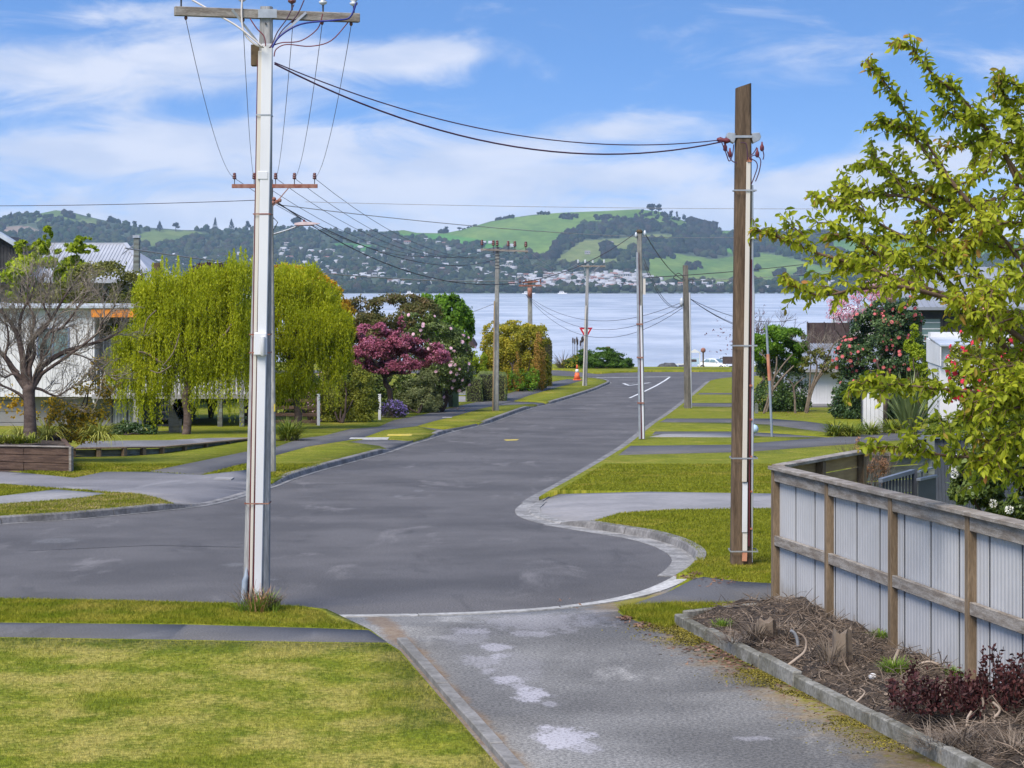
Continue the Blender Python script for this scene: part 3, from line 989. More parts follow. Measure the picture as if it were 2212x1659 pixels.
def shaft(base, top, w0, w1, d0, d1, mat, root, name='shaft', chamfer=0.18):
    """tapered pole shaft with chamfered corners"""
    mb = MB()
    vs = []
    for c, w, d in ((base, w0, d0), (top, w1, d1)):
        k = chamfer * min(w, d)
        for x, y in ((-w / 2 + k, -d / 2), (w / 2 - k, -d / 2), (w / 2, -d / 2 + k), (w / 2, d / 2 - k), (w / 2 - k, d / 2), (-w / 2 + k, d / 2), (-w / 2, d / 2 - k), (-w / 2, -d / 2 + k)):
            vs.append((c[0] + x, c[1] + y, c[2]))
    mb.add(vs, [tuple(range(8))[::-1], tuple(range(8, 16))] + [(i, (i + 1) % 8, 8 + (i + 1) % 8, 8 + i) for i in range(8)])
    return mb.build(name, mat, root)


def strap(root, c, w, d, mat, name='strap', t=0.006, h=0.025, n=1):
    mb = MB()
    x, y, z = c
    for (x0, y0, x1, y1) in ((-w / 2 - t, -d / 2 - t, w / 2 + t, -d / 2), (-w / 2 - t, d / 2, w / 2 + t, d / 2 + t), (-w / 2 - t, -d / 2, -w / 2, d / 2), (w / 2, -d / 2, w / 2 + t, d / 2)):
        mb.box((x + x0, y + y0, z - h / 2), (x + x1, y + y1, z + h / 2))
    return mb.build(name, mat, root)


def insulator(root, p, s=1.0, mat=None, pin=True, down=False):
    mb = MB()
    k = -1 if down else 1
    prof = [(0.02, 0.0), (0.05, 0.02), (0.055, 0.045), (0.028, 0.055), (0.05, 0.075), (0.05, 0.10), (0.03, 0.11), (0.045, 0.13), (0.04, 0.155), (0.012, 0.17)]
    mb.lathe(p, [(r * s, z * s * k + 0.05 * s * k) for r, z in prof], 10)
    o = mb.build('insulator', mat or m_brownglaze, root)
    if pin:
        mb = MB()
        mb.tube([Vector(p) - Vector((0, 0, 0.16 * k * s)), Vector(p) + Vector((0, 0, 0.07 * s * k))], 0.012 * s, 6)
        mb.build('pin', m_darkmetal, o)
    return o


# ---- main concrete pole in the near verge
D = 28.2
S = F / D
def Q(u, v, dd=0.0):
    return P(u, v, D + dd)
base = G(553, 1318, V_OFF)
pole = thing('power_pole', base, 'tall concrete power pole with white cable ducts, growing from tufted grass in the near verge', 'power pole', 'power poles of the street')
b0, t0 = Vector((Q(553, 1330).x, D, base.z - 0.3)), Q(576, 15)
shaft(b0, t0, 0.335, 0.15, 0.25, 0.16, m_concpole, pole)
def ax(v):
    """pole axis at image row v"""
    z = Q(0, v).z
    t = (z - b0.z) / (t0.z - b0.z)
    return b0.lerp(t0, t), 0.335 + (0.15 - 0.335) * t, 0.25 + (0.16 - 0.25) * t
# ducts down the near face
def duct(v0, v1, off0, off1, w0, w1, mat, name, depth=0.05, proud=0.0):
    mb = MB()
    (a, wa, da), (b, wb, db) = ax(v0), ax(v1)
    vs = []
    for c, o, w, d in ((a, off0, w0, da), (b, off1, w1, db)):
        y1 = c.y - d / 2 - 0.003 - proud
        for x, y in ((o - w / 2, y1), (o + w / 2, y1), (o + w / 2, y1 - depth), (o - w / 2, y1 - depth)):
            vs.append((c.x + x, y, c.z))
    mb.add(vs, [(0, 1, 2, 3), (7, 6, 5, 4), (4, 5, 1, 0), (5, 6, 2, 1), (6, 7, 3, 2), (7, 4, 0, 3)])
    return mb.build(name, mat, pole, bevel=0.006)
duct(1305, 97, 0.035, 0.028, 0.093, 0.135, m_pvc, 'wide_duct', 0.055)
duct(1290, 112, -0.055, -0.058, 0.034, 0.052, m_cream, 'narrow_duct', 0.035)
for o0, o1, n_ in ((-0.025, -0.042, 'red_wire'), (-0.083, -0.093, 'red_wire')):
    duct(1285, 130, o0, o1, 0.016, 0.010, m_redwire, n_, 0.02)
for v in (250, 463, 1085):
    a, w, d = ax(v)
    strap(pole, (a.x, a.y - 0.028, a.z), w + 0.004, d + 0.062, m_galv if v == 250 else m_rust, t=0.004, h=0.015)
# duct joint collar
a, w, d = ax(380)
mb = MB(); mb.box((a.x - 0.06, a.y - d / 2 - 0.066, a.z - 0.05), (a.x + 0.07, a.y - d / 2 - 0.001, a.z + 0.05)); mb.build('duct_collar', m_pvc, pole, bevel=0.005)
# white fibre terminal with a cable tube
a, w, d = ax(742)
mb = MB(); mb.box((a.x - 0.06, a.y - d / 2 - 0.13, a.z - 0.145), (a.x + 0.10, a.y - d / 2 - 0.058, a.z + 0.145)); tb = mb.build('fibre_terminal', m_pvc, pole, bevel=0.012)
mb = MB(); mb.tube([(a.x + 0.055, a.y - d / 2 - 0.15, a.z + 0.09), (a.x + 0.055, a.y - d / 2 - 0.15, a.z - 0.14), (a.x + 0.05, a.y - d / 2 - 0.15, a.z - 0.155)], [0.03, 0.03, 0.012], 10); mb.build('cable_tube', m_pvc, tb)
for dz_ in (0.118, -0.112):
    strap(pole, (a.x, a.y - 0.028, a.z + dz_), w + 0.004, d + 0.062, m_rust, t=0.004, h=0.015)
# ground line pipe
mb = MB(); mb.tube([Q(524, 1328, -0.2), Q(529, 1255, -0.17), Q(532, 1245, -0.15), Q(533, 1225, -0.1)], [0.04, 0.036, 0.03, 0.012], 10); mb.build('ground_pipe', m_bluegrey, pole)
# crossarm, turned a little away on the right
L_, R_ = Q(377, 24, -0.35), P(776, 39, D + 0.35)
mb = MB(); mb.bar(L_, R_, 0.10, 0.115); mb.build('crossarm', m_oldwood, pole, bevel=0.006)
aq = lambda t, dy=0.0, dz=0.0: L_.lerp(R_, t) + Vector((0, dy, dz))
for s, t in ((-1, 0.31), (1, 0.71)):
    mb = MB(); mb.bar(aq(t, -0.06, 0.04), ax(92)[0] + Vector((s * 0.10, -0.09, 0)), 0.03, 0.006, (0, 1, 0)); mb.build('brace', m_galv, pole)
mb = MB(); mb.box((aq(.45).x, aq(.5).y - 0.125, aq(.5).z - 0.055), (aq(.555).x, aq(.5).y - 0.108, aq(.5).z + 0.055)); mb.build('clamp_plate', m_galv, pole)
for z in (0.045, -0.05):
    mb = MB(); mb.tube([(ax(30)[0].x, ax(30)[0].y - 0.075, t0.z - 0.17 + z), (ax(30)[0].x, ax(30)[0].y - 0.11, t0.z - 0.17 + z)], 0.012, 8); mb.build('bolt', m_darkmetal, pole)
ins_t = (0.035, 0.36, 0.63, 0.80, 0.97)
for i, t in enumerate(ins_t):
    insulator(pole, aq(t, 0, 0.10), 1.0, m_brownglaze if i == 2 else m_porcelain)
for i, t in enumerate((0.06, 0.365, 0.635, 0.795, 0.955)):
    mb = MB(); mb.lathe(aq(t, 0, -0.058), [(0.012, 0), (0.022, -0.012), (0.022, -0.03), (0.008, -0.05)], 8); mb.build('strain_fitting', m_brownglaze, pole)
# jumper cables from the arm down into the ducts
jx = [((415, 0), (440, 14), (470, 32), (510, 55), (545, 82), (566, 100)), ((523, 0), (522, 35), (528, 72), (550, 95), (570, 102)), ((635, 10), (620, 40), (600, 68), (588, 95), (582, 103)),
      ((657, 0), (640, 35), (610, 65), (594, 92), (584, 103)), ((770, 5), (755, 38), (720, 44), (650, 52), (605, 78), (588, 103)), ((697, 30), (686, 62), (650, 88), (610, 92), (590, 98)),
      ((752, 48), (715, 88), (670, 100), (620, 96), (597, 106), (592, 122)), ((540, 40), (555, 62), (570, 78), (574, 100))]
jm = [m_cable_white, m_cable_white, m_cable_purple, m_cable_purple, m_cable_blue, m_redwire, m_redwire, m_redwire]
for c, m_ in zip(jx, jm):
    mb = MB(); mb.tube(curve([Q(u, v, -0.15 - 0.02 * i) for i, (u, v) in enumerate(c)], 5), 0.013 if m_ in (m_cable_blue, m_cable_white) else 0.008, 6); mb.build('jumper_cable', m_, pole)
# brown timber block
mb = MB(); mb.box((Q(543, 0).x, D - 0.06, Q(0, 143).z), (Q(561.5, 0).x, D + 0.06, Q(0, 97).z)); mb.build('timber_block', m_boxwood, pole, bevel=0.006)

# ---- pole further along the left kerb (behind the first one)
D2 = 56.5
def arm_pole(u, vb, vt, armv, u0, u1, d, w0, w1, label, mat, arm_mat, ins, group='power poles of the street', ins_s=1.0, arm_h=0.10, base_z=None, braces=False, tilt=0.0, ins_mat=None):
    p = P(u[0], vb, d)
    bz = gz(p.x, d, V_OFF) if base_z is None else base_z
    root = thing('power_pole', (p.x, d, bz), label, 'power pole', group)
    tp = P(u[1], vt, d)
    shaft((p.x, d, bz - 0.4), tp, w0, w1, w0 * 0.8, w1 * 0.8, mat, root)
    a, b = P(u0, armv - tilt, d - 0.12), P(u1, armv + tilt, d - 0.12)
    mb = MB(); mb.bar(a, b, 0.09, arm_h); mb.build('crossarm', arm_mat, root, bevel=0.005)
    if braces:
        for t, s in ((0.22, -1), (0.78, 1)):
            mb = MB(); mb.bar(a.lerp(b, t) + Vector((0, -0.05, 0)), Vector((tp.x + s * 0.05, d - 0.11, a.z - 0.62)), 0.03, 0.008, (0, 1, 0)); mb.build('brace', m_galv, root)
    for t in ins:
        insulator(root, a.lerp(b, t) + Vector((0, 0, arm_h / 2 + 0.07)), ins_s, ins_mat)
    return root, a, b


p2, a2, b2 = arm_pole((586, 583), 1030, 388, 402, 501, 686, D2, 0.24, 0.15, 'concrete pole hidden behind the near one, with rusty arm and street light', m_concold, m_rust, (0.03, 0.26, 0.51, 0.73, 0.965))
mb = MB(); mb.tube([P(587, 507, D2), P(620, 497, D2 - .1), P(652, 485, D2 - 0.2)], 0.022, 8); lamp_arm = mb.build('lamp_arm', m_galv, p2)
mb = MB()
lp = P(655, 483.5, D2 - 0.2)
vs = []
for x, z0, z1, hw in ((-0.22, -0.035, 0.02, 0.05), (0.0, -0.035, 0.055, 0.11), (0.25, -0.022, 0.04, 0.12), (0.42, -0.006, 0.012, 0.06)):
    vs += [(lp.x + x, lp.y - hw, lp.z + z0), (lp.x + x, lp.y + hw, lp.z + z0), (lp.x + x, lp.y + hw * 0.7, lp.z + z1), (lp.x + x, lp.y - hw * 0.7, lp.z + z1)]
mb.add(vs, [(0, 1, 2, 3), (15, 14, 13, 12)] + [(4 * k + i, 4 * k + (i + 1) % 4, 4 * k + 4 + (i + 1) % 4, 4 * k + 4 + i) for k in range(3) for i in range(4)])
m_lant = M('lantern_housing', (0.42, 0.34, 0.34), (0.35, 0.26, 0.26), 3, 0.5)
lh = mb.build('lantern', m_lant, p2)
mb = MB(); mb.box((lp.x - 0.16, lp.y - 0.08, lp.z - 0.05), (lp.x + 0.28, lp.y + 0.08, lp.z - 0.036)); mb.build('lens', m_redwire, lh)
mb = MB(); mb.lathe((lp.x + 0.02, lp.y, lp.z + 0.05), [(0.03, 0), (0.03, 0.04), (0.01, 0.06)], 8); mb.build('photocell', m_redwire, lh)
mb = MB(); mb.tube([P(586, 505, D2), P(600, 480, D2), P(590, 470, D2)], 0.012, 6); mb.build('stay_bar', m_darkmetal, p2)
mb = MB()
for (u, v) in ((592, 430), (598, 436), (604, 433), (590, 438)):
    mb.lathe(P(u, v, D2 - 0.15), [(0.02, -0.05), (0.05, -0.02), (0.05, 0.03), (0.02, 0.05)], 8)
mb.build('fuse_cluster', m_rust, p2)
mb = MB(); mb.bar(P(625, 404, D2 - .15), P(590, 445, D2 - .15), 0.04, 0.02); mb.build('brace', m_rust, p2)
mb = MB(); a_ = P(585, 880, D2); mb.box((a_.x + 0.09, D2 - 0.12, a_.z - 0.1), (a_.x + 0.118, D2 + 0.1, a_.z + 0.09)); mb.build('yellow_tag', m_yellow, p2)

# third and fourth along the left kerb, one beyond the hedge
p3, a3, b3 = arm_pole((1071, 1074.5), 893, 533, 541, 1038, 1141, 100.6, 0.27, 0.17, 'leaning concrete pole with brown insulators in the verge by the clipped low hedge', m_concold, m_oldwood, (0.03, 0.27, 0.35, 0.58, 0.72, 0.95), ins_s=1.5, arm_h=0.09, tilt=2.0)
for o in (c for c in p3.children if c.name.startswith('crossarm')):
    pass
mb = MB(); c0, c1 = P(1069.6, 893, 100.6), P(1071.0, 650, 100.6)
mb.bar((c0.x - 0.11, 100.36, c0.z), (c1.x - 0.06, 100.40, c1.z), 0.05, 0.04, (0, 1, 0)); mb.build('duct', m_tan, p3)
for k in range(5):
    a_ = P(1074.5, 552 + k * 7, 100.6); strap(p3, a_, 0.20, 0.16, m_darkmetal, h=0.03)
p4, a4, b4 = arm_pole((1263, 1269.5), 838, 570, 575, 1247, 1308, 136, 0.30, 0.16, 'slim pale concrete pole with braced arm on the corner near the road cone', m_concpole, m_oldwood, (0.03, 0.28, 0.55, 0.95), ins_s=1.3, arm_h=0.10, braces=True, ins_mat=m_porcelain)
mb = MB(); c0, c1 = P(1259.5, 838, 136), P(1266.5, 660, 136)
mb.bar((c0.x - 0.02, 135.8, c0.z), (c1.x - 0.02, 135.85, c1.z), 0.07, 0.05, (0, 1, 0)); mb.build('duct', m_cream, p4)
p5, a5, b5 = arm_pole((1146, 1144.5), 800, 604, 617, 1121, 1170, 158, 0.36, 0.3, 'distant pole with two rusty arms standing beyond the tall golden hedge', m_concold, m_rust, (0.05, 0.3, 0.7, 0.95), ins_s=1.5, arm_h=0.12)
mb = MB(); mb.bar(P(1128, 610, 157.8), P(1162, 608, 157.8), 0.1, 0.12); mb.build('crossarm', m_rust, p5)
mb = MB(); mb.lathe(P(1144.5, 632, 157.6), [(0.17, -0.4), (0.17, 0.35)], 8); mb.build('steel_band', m_rust, p5)

# ---- right kerb: big wooden pole by the fence
DW = 33.6
bw = G(1600, 1219, V_OFF)
DW = bw.y
W = thing('wooden_pole', bw, 'thick brown wooden service pole with cut slanted top, in the grass by the fence', 'power pole', 'power poles of the street')
cb, ct = P(1601.5, 1219, DW), P(1605.5, 180, DW)
mb = MB()
vs = []
for c, w, d, dz0, dz1 in ((Vector((cb.x, DW, bw.z - 0.3)), 0.325, 0.26, 0, 0), (ct, 0.222, 0.20, -0.075, 0.0)):
    k = 0.03
    for x, y in ((-w / 2 + k, -d / 2), (w / 2 - k, -d / 2), (w / 2, -d / 2 + k), (w / 2, d / 2 - k), (w / 2 - k, d / 2), (-w / 2 + k, d / 2), (-w / 2, d / 2 - k), (-w / 2, -d / 2 + k)):
        vs.append((c.x + x, c.y + y, c.z + dz0 + (dz1 - dz0) * (x / w + 0.5)))
mb.add(vs, [tuple(range(8))[::-1], tuple(range(8, 16))] + [(i, (i + 1) % 8, 8 + (i + 1) % 8, 8 + i) for i in range(8)])
mb.build('shaft', m_woodpole, W)
def wx(v):
    z = P(0, v, DW).z
    t = (z - cb.z) / (ct.z - cb.z)
    return Vector((cb.x + (ct.x - cb.x) * t, DW, z)), 0.325 + (0.222 - 0.325) * t, 0.26 + (0.20 - 0.26) * t
def wduct(u0, v0, u1, v1, w0, w1, mat, name, dd=0.03):
    mb = MB()
    mb.bar(P(u0, v0, DW - 0.175), P(u1, v1, DW - 0.14), w0, dd, (0, 1, 0), w1, dd)
    return mb.build(name, mat, W, bevel=0.004)
wduct(1609, 1190, 1610, 1042, 0.068, 0.07, m_cream, 'lower_duct')
wduct(1608.6, 1150, 1609.5, 1042, 0.075, 0.075, m_pvc, 'duct_cover', 0.042)
wduct(1608, 1041, 1617, 350, 0.07, 0.062, m_cream, 'cable_duct')
mb = MB(); mb.box((P(1612, 0, DW).x, DW - 0.17, P(0, 351, DW).z), (P(1622, 0, DW).x, DW - 0.12, P(0, 342, DW).z)); mb.build('duct_cap', m_orangepipe, W)
mb = MB(); mb.bar(P(1608, 1212, DW - 0.18), P(1609, 1190, DW - 0.18), 0.07, 0.028, (0, 1, 0)); mb.build('rusted_guard', m_orangepipe, W)
mb = MB(); mb.tube([P(1622, 1214, DW - 0.09), P(1622.5, 1100, DW - 0.09), P(1624.5, 800, DW - 0.07), P(1625.5, 640, DW - 0.06), P(1622, 570, DW - 0.05), P(1622, 400, DW - 0.03)], [0.03, 0.03, 0.032, 0.034, 0.04, 0.038], 10); mb.build('conduit', m_pvc, W)
mb = MB(); mb.tube([P(1618, 1180, DW - 0.15), P(1623, 560, DW - 0.1)], 0.012, 6); mb.build('earth_wire', m_redwire, W)
for v in (412, 988, 1188, 746):
    a_, w, d = wx(v); strap(W, (a_.x + 0.022, a_.y - 0.02, a_.z), w + 0.075, d + 0.09, m_galv, t=0.005, h=0.02)
a_, w, d = wx(515)
mb = MB(); mb.lathe((P(1625, 515, DW).x, DW - 0.05, a_.z), [(0.055, -0.012), (0.07, 0.0), (0.055, 0.012)], 12); mb.build('conduit_collar', m_pvc, W)
for v in (832, 905, 985, 1060, 1140):
    mb = MB(); mb.box((P(1616, 0, DW).x, DW - 0.135, P(0, v + 2, DW).z), (P(1623, 0, DW).x, DW - 0.115, P(0, v - 2, DW).z)); mb.build('saddle_clip', m_orangepipe, W)
# fuse bracket: band and two hooded fuse carriers
a_, w, d = wx(296)
strap(W, a_, w + 0.004, d + 0.004, m_galv, name='bracket_band', t=0.01, h=0.035)
for s in (-1, 1):
    mb = MB()
    x0 = a_.x + s * (w / 2 + 0.005)
    x1 = a_.x + s * (w / 2 + 0.14)
    zb = a_.z
    poly = [(x0, 0, zb + 0.05), (x0 + s * 0.11, 0, zb + 0.06), (x1, 0, zb + 0.0), (x1 - s * 0.02, 0, zb - 0.05), (x0 + s * 0.02, 0, zb - 0.10), (x0, 0, zb - 0.04)]
    mb.prism([(p[0], DW - 0.11, p[2]) for p in poly], (0, 0.2, 0)); fc = mb.build('fuse_carrier', m_galv, W, bevel=0.006)
    for k, (du, dv) in enumerate(((12, 26), (22, 16))):
        mb = MB(); q_ = Vector((a_.x + s * (w / 2 + du / 143), DW - 0.08, zb - dv / 143 * 1.3)); mb.lathe(q_, [(0.012, -0.07), (0.03, -0.05), (0.03, 0.0), (0.015, 0.03), (0.01, 0.07)], 8); mb.build('fuse', m_redwire, fc)
mb = MB(); mb.lathe(P(1563, 303, DW - 0.1), [(0.02, -0.1), (0.045, -0.05), (0.03, 0), (0.045, 0.05), (0.02, 0.1)], 8, axis=(1, 0, -0.1)); mb.build('strain_insulator', m_redwire, W)
for c in (((1558, 305), (1568, 330), (1575, 348), (1582, 335), (1585, 312)), ((1564, 308), (1574, 335), (1582, 348), (1592, 352)), ((1618, 342), (1630, 335), (1643, 345), (1640, 370), (1632, 392)), ((1620, 343), (1632, 348), (1636, 360), (1630, 380), (1623, 398)),
          ((1600, 308), (1612, 312), (1615, 345)), ((1635, 318), (1628, 330), (1619, 338)), ((1646, 318), (1650, 335), (1648, 345))):
    mb = MB(); mb.tube(curve([P(u, v, DW - 0.18) for u, v in c], 5), 0.008, 5); mb.build('looped_cable', m_cable_purple, W)

# second and third on the right
b6 = G(1386, 949, V_OFF)
p6 = thing('power_pole', b6, 'slender grey pole clad in shiny galvanised ducts at the right kerb', 'power pole', 'power poles of the street')
d6 = b6.y
shaft((P(1387, 949, d6).x, d6, b6.z - 0.3), P(1381, 498, d6), 0.20, 0.16, 0.18, 0.15, m_concold, p6)
mb = MB(); mb.bar(P(1382, 948, d6 - 0.13), P(1376.5, 545, d6 - 0.11), 0.07, 0.06, (0, 1, 0)); mb.build('steel_duct', m_galv, p6)
mb = MB(); mb.bar(P(1385.5, 948, d6 - 0.12), P(1379.0, 545, d6 - 0.10), 0.03, 0.05, (0, 1, 0)); mb.build('dark_seam', m_redwire, p6)
mb = MB(); mb.bar(P(1389.5, 948, d6 - 0.12), P(1384, 660, d6 - 0.10), 0.06, 0.05, (0, 1, 0)); mb.build('white_duct', m_pvc, p6)
for v in (700, 772, 870):
    a_ = P(1376 + (v - 545) / 400 * 6 + 3, v, d6); strap(p6, (a_.x, d6 - 0.05, a_.z), 0.20, 0.25, m_rust, h=0.05)
a_ = P(1381, 500, d6); mb = MB(); mb.lathe((a_.x, d6, a_.z), [(0.10, -0.06), (0.115, 0.0), (0.08, 0.06)], 10); mb.build('pole_cap', m_boxwood, p6)
mb = MB(); mb.lathe(P(1374, 508, d6 - 0.1), [(0.02, -0.1), (0.05, 0), (0.02, 0.1)], 8); mb.build('insulator', m_porcelain, p6)
mb = MB(); mb.lathe(P(1393, 504, d6 - 0.1), [(0.02, -0.1), (0.05, 0), (0.02, 0.1)], 8); mb.build('insulator', m_porcelain, p6)
mb = MB(); a_ = P(1391.5, 620, d6); mb.box((a_.x - 0.04, d6 - 0.08, a_.z - 0.25), (a_.x + 0.04, d6 + 0.05, a_.z + 0.28)); mb.build('meter_box', m_cream, p6)
b7 = G(1485.5, 882, V_OFF)
d7 = b7.y
p7 = thing('wooden_pole', b7, 'square grey wooden pole with thin white conduit, farther along the right kerb', 'power pole', 'power poles of the street')
shaft((P(1485.5, 882, d7).x, d7, b7.z - 0.3), P(1480.5, 573, d7), 0.31, 0.235, 0.28, 0.22, m_greypole, p7, chamfer=0.08)
mb = MB(); mb.tube([P(1492.5, 881, d7 - 0.05), P(1489.5, 632, d7 - 0.05)], 0.05, 8); mb.build('conduit', m_pvc, p7)
mb = MB(); mb.lathe(P(1472.5, 652, d7 - .1), [(0.03, -0.25), (0.09, -0.1), (0.09, 0.1), (0.03, 0.2)], 8); mb.build('insulator', m_porcelain, p7)
mb = MB(); mb.tube(curve([P(1478, 600, d7 - .2), P(1466, 590, d7 - .2), P(1455, 600, d7 - .2), P(1468, 606, d7 - .2)], 5), 0.02, 5); mb.tube(curve([P(1486, 606, d7 - .2), P(1497, 603, d7 - .2), P(1494, 616, d7 - .2)], 5), 0.02, 5); mb.build('looped_cable', m_wire, p7)

# ---- wires
ORD = ('leftmost', 'second from the left', 'middle', 'second from the right', 'rightmost')
OR4 = ('leftmost', 'second from the left', 'third from the left', 'rightmost')
OR3 = ('uppermost', 'middle', 'lowest')
for i, (t, s_) in enumerate(zip((0.06, 0.365, 0.635, 0.795, 0.955), (0.03, 0.26, 0.51, 0.73, 0.965))):
    wire('overhead_conductor', sag_line(aq(t, 0, -0.1), a2.lerp(b2, s_) + Vector((0, 0, 0.2)), 0.42, 18), 0.0045, m_wire, ORD[i] + ' thin conductor from the near pole arm to the rusty arm', 'conductors between the near pole and the second pole')
for i, s_ in enumerate((0.03, 0.35, 0.58, 0.72, 0.95)):
    q_ = a3.lerp(b3, s_) + Vector((0, 0, 0.2))
    wire('overhead_conductor', sag_line(a2.lerp(b2, (0.03, 0.26, 0.51, 0.73, 0.965)[i]) + Vector((0, 0, 0.2)), q_, 1.15, 18), 0.007, m_wire, ORD[i] + ' thin conductor from the rusty arm to the leaning pole', 'conductors between the second pole and the leaning pole')
for i, s_ in enumerate((0.05, 0.3, 0.7, 0.95)):
    wire('overhead_conductor', sag_line(a3.lerp(b3, s_) + Vector((0, 0, 0.15)), a4.lerp(b4, s_) + Vector((0, 0, 0.2)), 0.9, 14), 0.007, m_wirepale, OR4[i] + ' faint conductor between the leaning pole and the corner pole', 'conductors between the leaning pole and the corner pole')
wire('service_cable', sag_line(P(593, 135, D - 0.1), P(1558, 302, DW - 0.1), 0.42, 24), 0.008, m_cable_purple, 'upper of two dark purple service cables slung from the near pole to the wooden pole', cat='cable')
wire('service_cable', sag_line(P(593, 138, D - 0.14), P(1560, 306, DW - 0.14), 0.56, 24), 0.0115, m_cable_purple, 'lower and thicker of two dark purple service cables between near pole and wooden pole', cat='cable')
wire('service_cable', sag_line(P(590, 430, D2), P(1367, 508, d6), 1.9, 24), 0.013, m_wire, 'heavy dark cable sagging from the second pole to the pole in galvanised ducts', cat='cable')
wire('service_cable', sag_line(P(600, 440, D2), P(1072, 560, 100.6), 0.8, 18), 0.014, m_wire, 'heavy dark cable from below the rusty arm to the leaning pole', cat='cable')
wire('service_cable', sag_line(P(1393, 504, d6), P(1478, 606, d7), 0.25, 12), 0.016, m_wire, 'short dark cable from the galvanised duct pole to the square grey pole', cat='cable')
wire('overhead_wire', sag_line(P(-500, 438, 60), P(590, 431, D2 - .1), 0.12, 20), 0.009, m_wire, 'single wire crossing the sky from the far left to the second pole')
wire('overhead_wire', sag_line(P(660, 436, D2 + 3), P(2500, 444, 66), 0.14, 24), 0.007, m_wirepale, 'faint level wire crossing the sky above the green hill')
wire('overhead_wire', sag_line(P(600, 442, D2 + 3), P(1900, 487, 130), 0.8, 24), 0.012, m_wirepale, 'faint wire slanting down over the lake hills to the right')
wire('overhead_wire', sag_line(P(270, 536, 96), P(1130, 606, 157.8), 0.5, 20), 0.034, m_wirepale, 'pale thick cable from the grey roof house to the distant rusty armed pole', cat='cable')
wire('overhead_wire', sag_line(P(1391, 600, d6), P(2050, 520, 110), 0.25, 20), 0.014, m_wire, 'dark wire from the galvanised duct pole across the fields to the right')
wire('overhead_wire', sag_line(P(1488, 606, d7), P(1950, 560, 125), 0.25, 16), 0.014, m_wirepale, 'thin wire running right from the square grey pole')
for i, (u, v, d, s_) in enumerate(((1475, 652, d7, 1.3), (1475, 660, d7, 1.7), (1476, 664, d7, 2.1))):
    wire('overhead_wire', sag_line(P(1135, 636, 150), P(u, v, d), s_, 18), 0.012, m_wire, OR3[i] + ' of three thin wires sagging over the water left of the grey pole', 'wires sagging over the lake')
for i, (u, v, d) in enumerate(((1720, 690, 125), (1690, 712, 118), (1700, 720, 112))):
    wire('overhead_wire', sag_line(P(1490, 645, d7), P(u, v, d), 0.5, 12), 0.014, m_wire, OR3[i] + ' of three wires dropping over the lake right of the grey pole', 'house wires right of the grey pole')
for v_, w_ in ((560, 612), (570, 640)):
    wire('overhead_wire', sag_line(P(1391, v_, d6), P(1477, 655, d7), 0.7, 12), 0.010, m_wire, ('upper' if v_ == 560 else 'lower') + ' slack wire between the galvanised duct pole and the grey pole', 'slack wires between the two right hand poles')
wire('overhead_wire', sag_line(P(735, 660, 140), P(1070, 655, 100.6), 1.0, 14), 0.012, m_wirepale, 'thin wire over the water left of the leaning pole')

# ---- small street furniture
bs_ = G(1668, 943, V_OFF)
sp = thing('leaning_post', bs_, 'thin blue grey steel post with faded red sleeve, leaning in the grass', 'post')
mb = MB(); mb.tube([bs_ - Vector((0, 0, 0.2)), P(1662, 815, bs_.y)], 0.045, 8); mb.build('lower_tube', m_bluegrey, sp)
mb = MB(); mb.tube([P(1662.2, 822, bs_.y), P(1659, 765, bs_.y)], 0.058, 8); mb.build('red_sleeve', m_orangepipe, sp)
mb = MB(); mb.tube([P(1659.2, 768, bs_.y), P(1655, 697, bs_.y)], 0.040, 8); mb.build('upper_tube', m_bluegrey, sp)
# give way sign
gs = Vector((P(1265.5, 800, 143).x, 143, gz(P(1265.5, 800, 143).x, 143, V_OFF)))
sg = thing('give_way_sign', gs, 'red bordered inverted triangle give way sign half hidden by the corner pole', 'road sign')
c = P(1265.5, 716, 143)
mb = MB(); mb.tube([gs, (c.x, 143.06, c.z + 0.1)], 0.04, 8); mb.build('post', m_galv, sg)
def tri(r, y, t, mat, name):
    mb = MB()
    pl = [(c.x + r * math.sin(R(a)), y, c.z + r * math.cos(R(a))) for a in (60, 180, 300)]
    mb.prism(pl, (0, t, 0)); return mb.build(name, mat, sg)
tri(0.50, 142.99, 0.02, m_signwhite, 'plate')
mb = MB()
for a in (60, 180, 300):
    p0 = Vector((c.x + 0.50 * math.sin(R(a)), 0, c.z + 0.50 * math.cos(R(a)))); p1 = Vector((c.x + 0.50 * math.sin(R(a + 120)), 0, c.z + 0.50 * math.cos(R(a + 120))))
    q0 = Vector((c.x + 0.29 * math.sin(R(a)), 0, c.z + 0.29 * math.cos(R(a)))); q1 = Vector((c.x + 0.29 * math.sin(R(a + 120)), 0, c.z + 0.29 * math.cos(R(a + 120))))
    mb.prism([(p.x, 142.983, p.z) for p in (p0, p1, q1, q0)], (0, 0.004, 0))
mb.build('red_border', m_signred, sg)
# cone
cc = G(1246.5, 821, V_OFF)
cn = thing('traffic_cone', cc, 'orange traffic cone with white band on the corner grass', 'traffic cone')
h = 1.0
def band(z0, z1, r0, r1, mat, name):
    mb = MB(); mb.lathe(cc, [(r0, z0), (r1, z1)], 16); return mb.build(name, mat, cn)
band(0.05, 0.50, 0.225, 0.13, m_coneorange, 'lower_cone')
band(0.50, 0.72, 0.131, 0.085, m_signwhite, 'white_band')
band(0.72, 1.02, 0.084, 0.035, m_coneorange, 'upper_cone')
mb = MB(); mb.box((cc.x - 0.27, cc.y - 0.27, cc.z - 0.01), (cc.x + 0.27, cc.y + 0.27, cc.z + 0.05)); mb.build('cone_base', m_coneorange, cn, bevel=0.01)

# ------------------------------------------------------------------ plants
def unit(n):
    v = rng.normal(size=(n, 3))
    return v / np.linalg.norm(v, axis=1, keepdims=True)


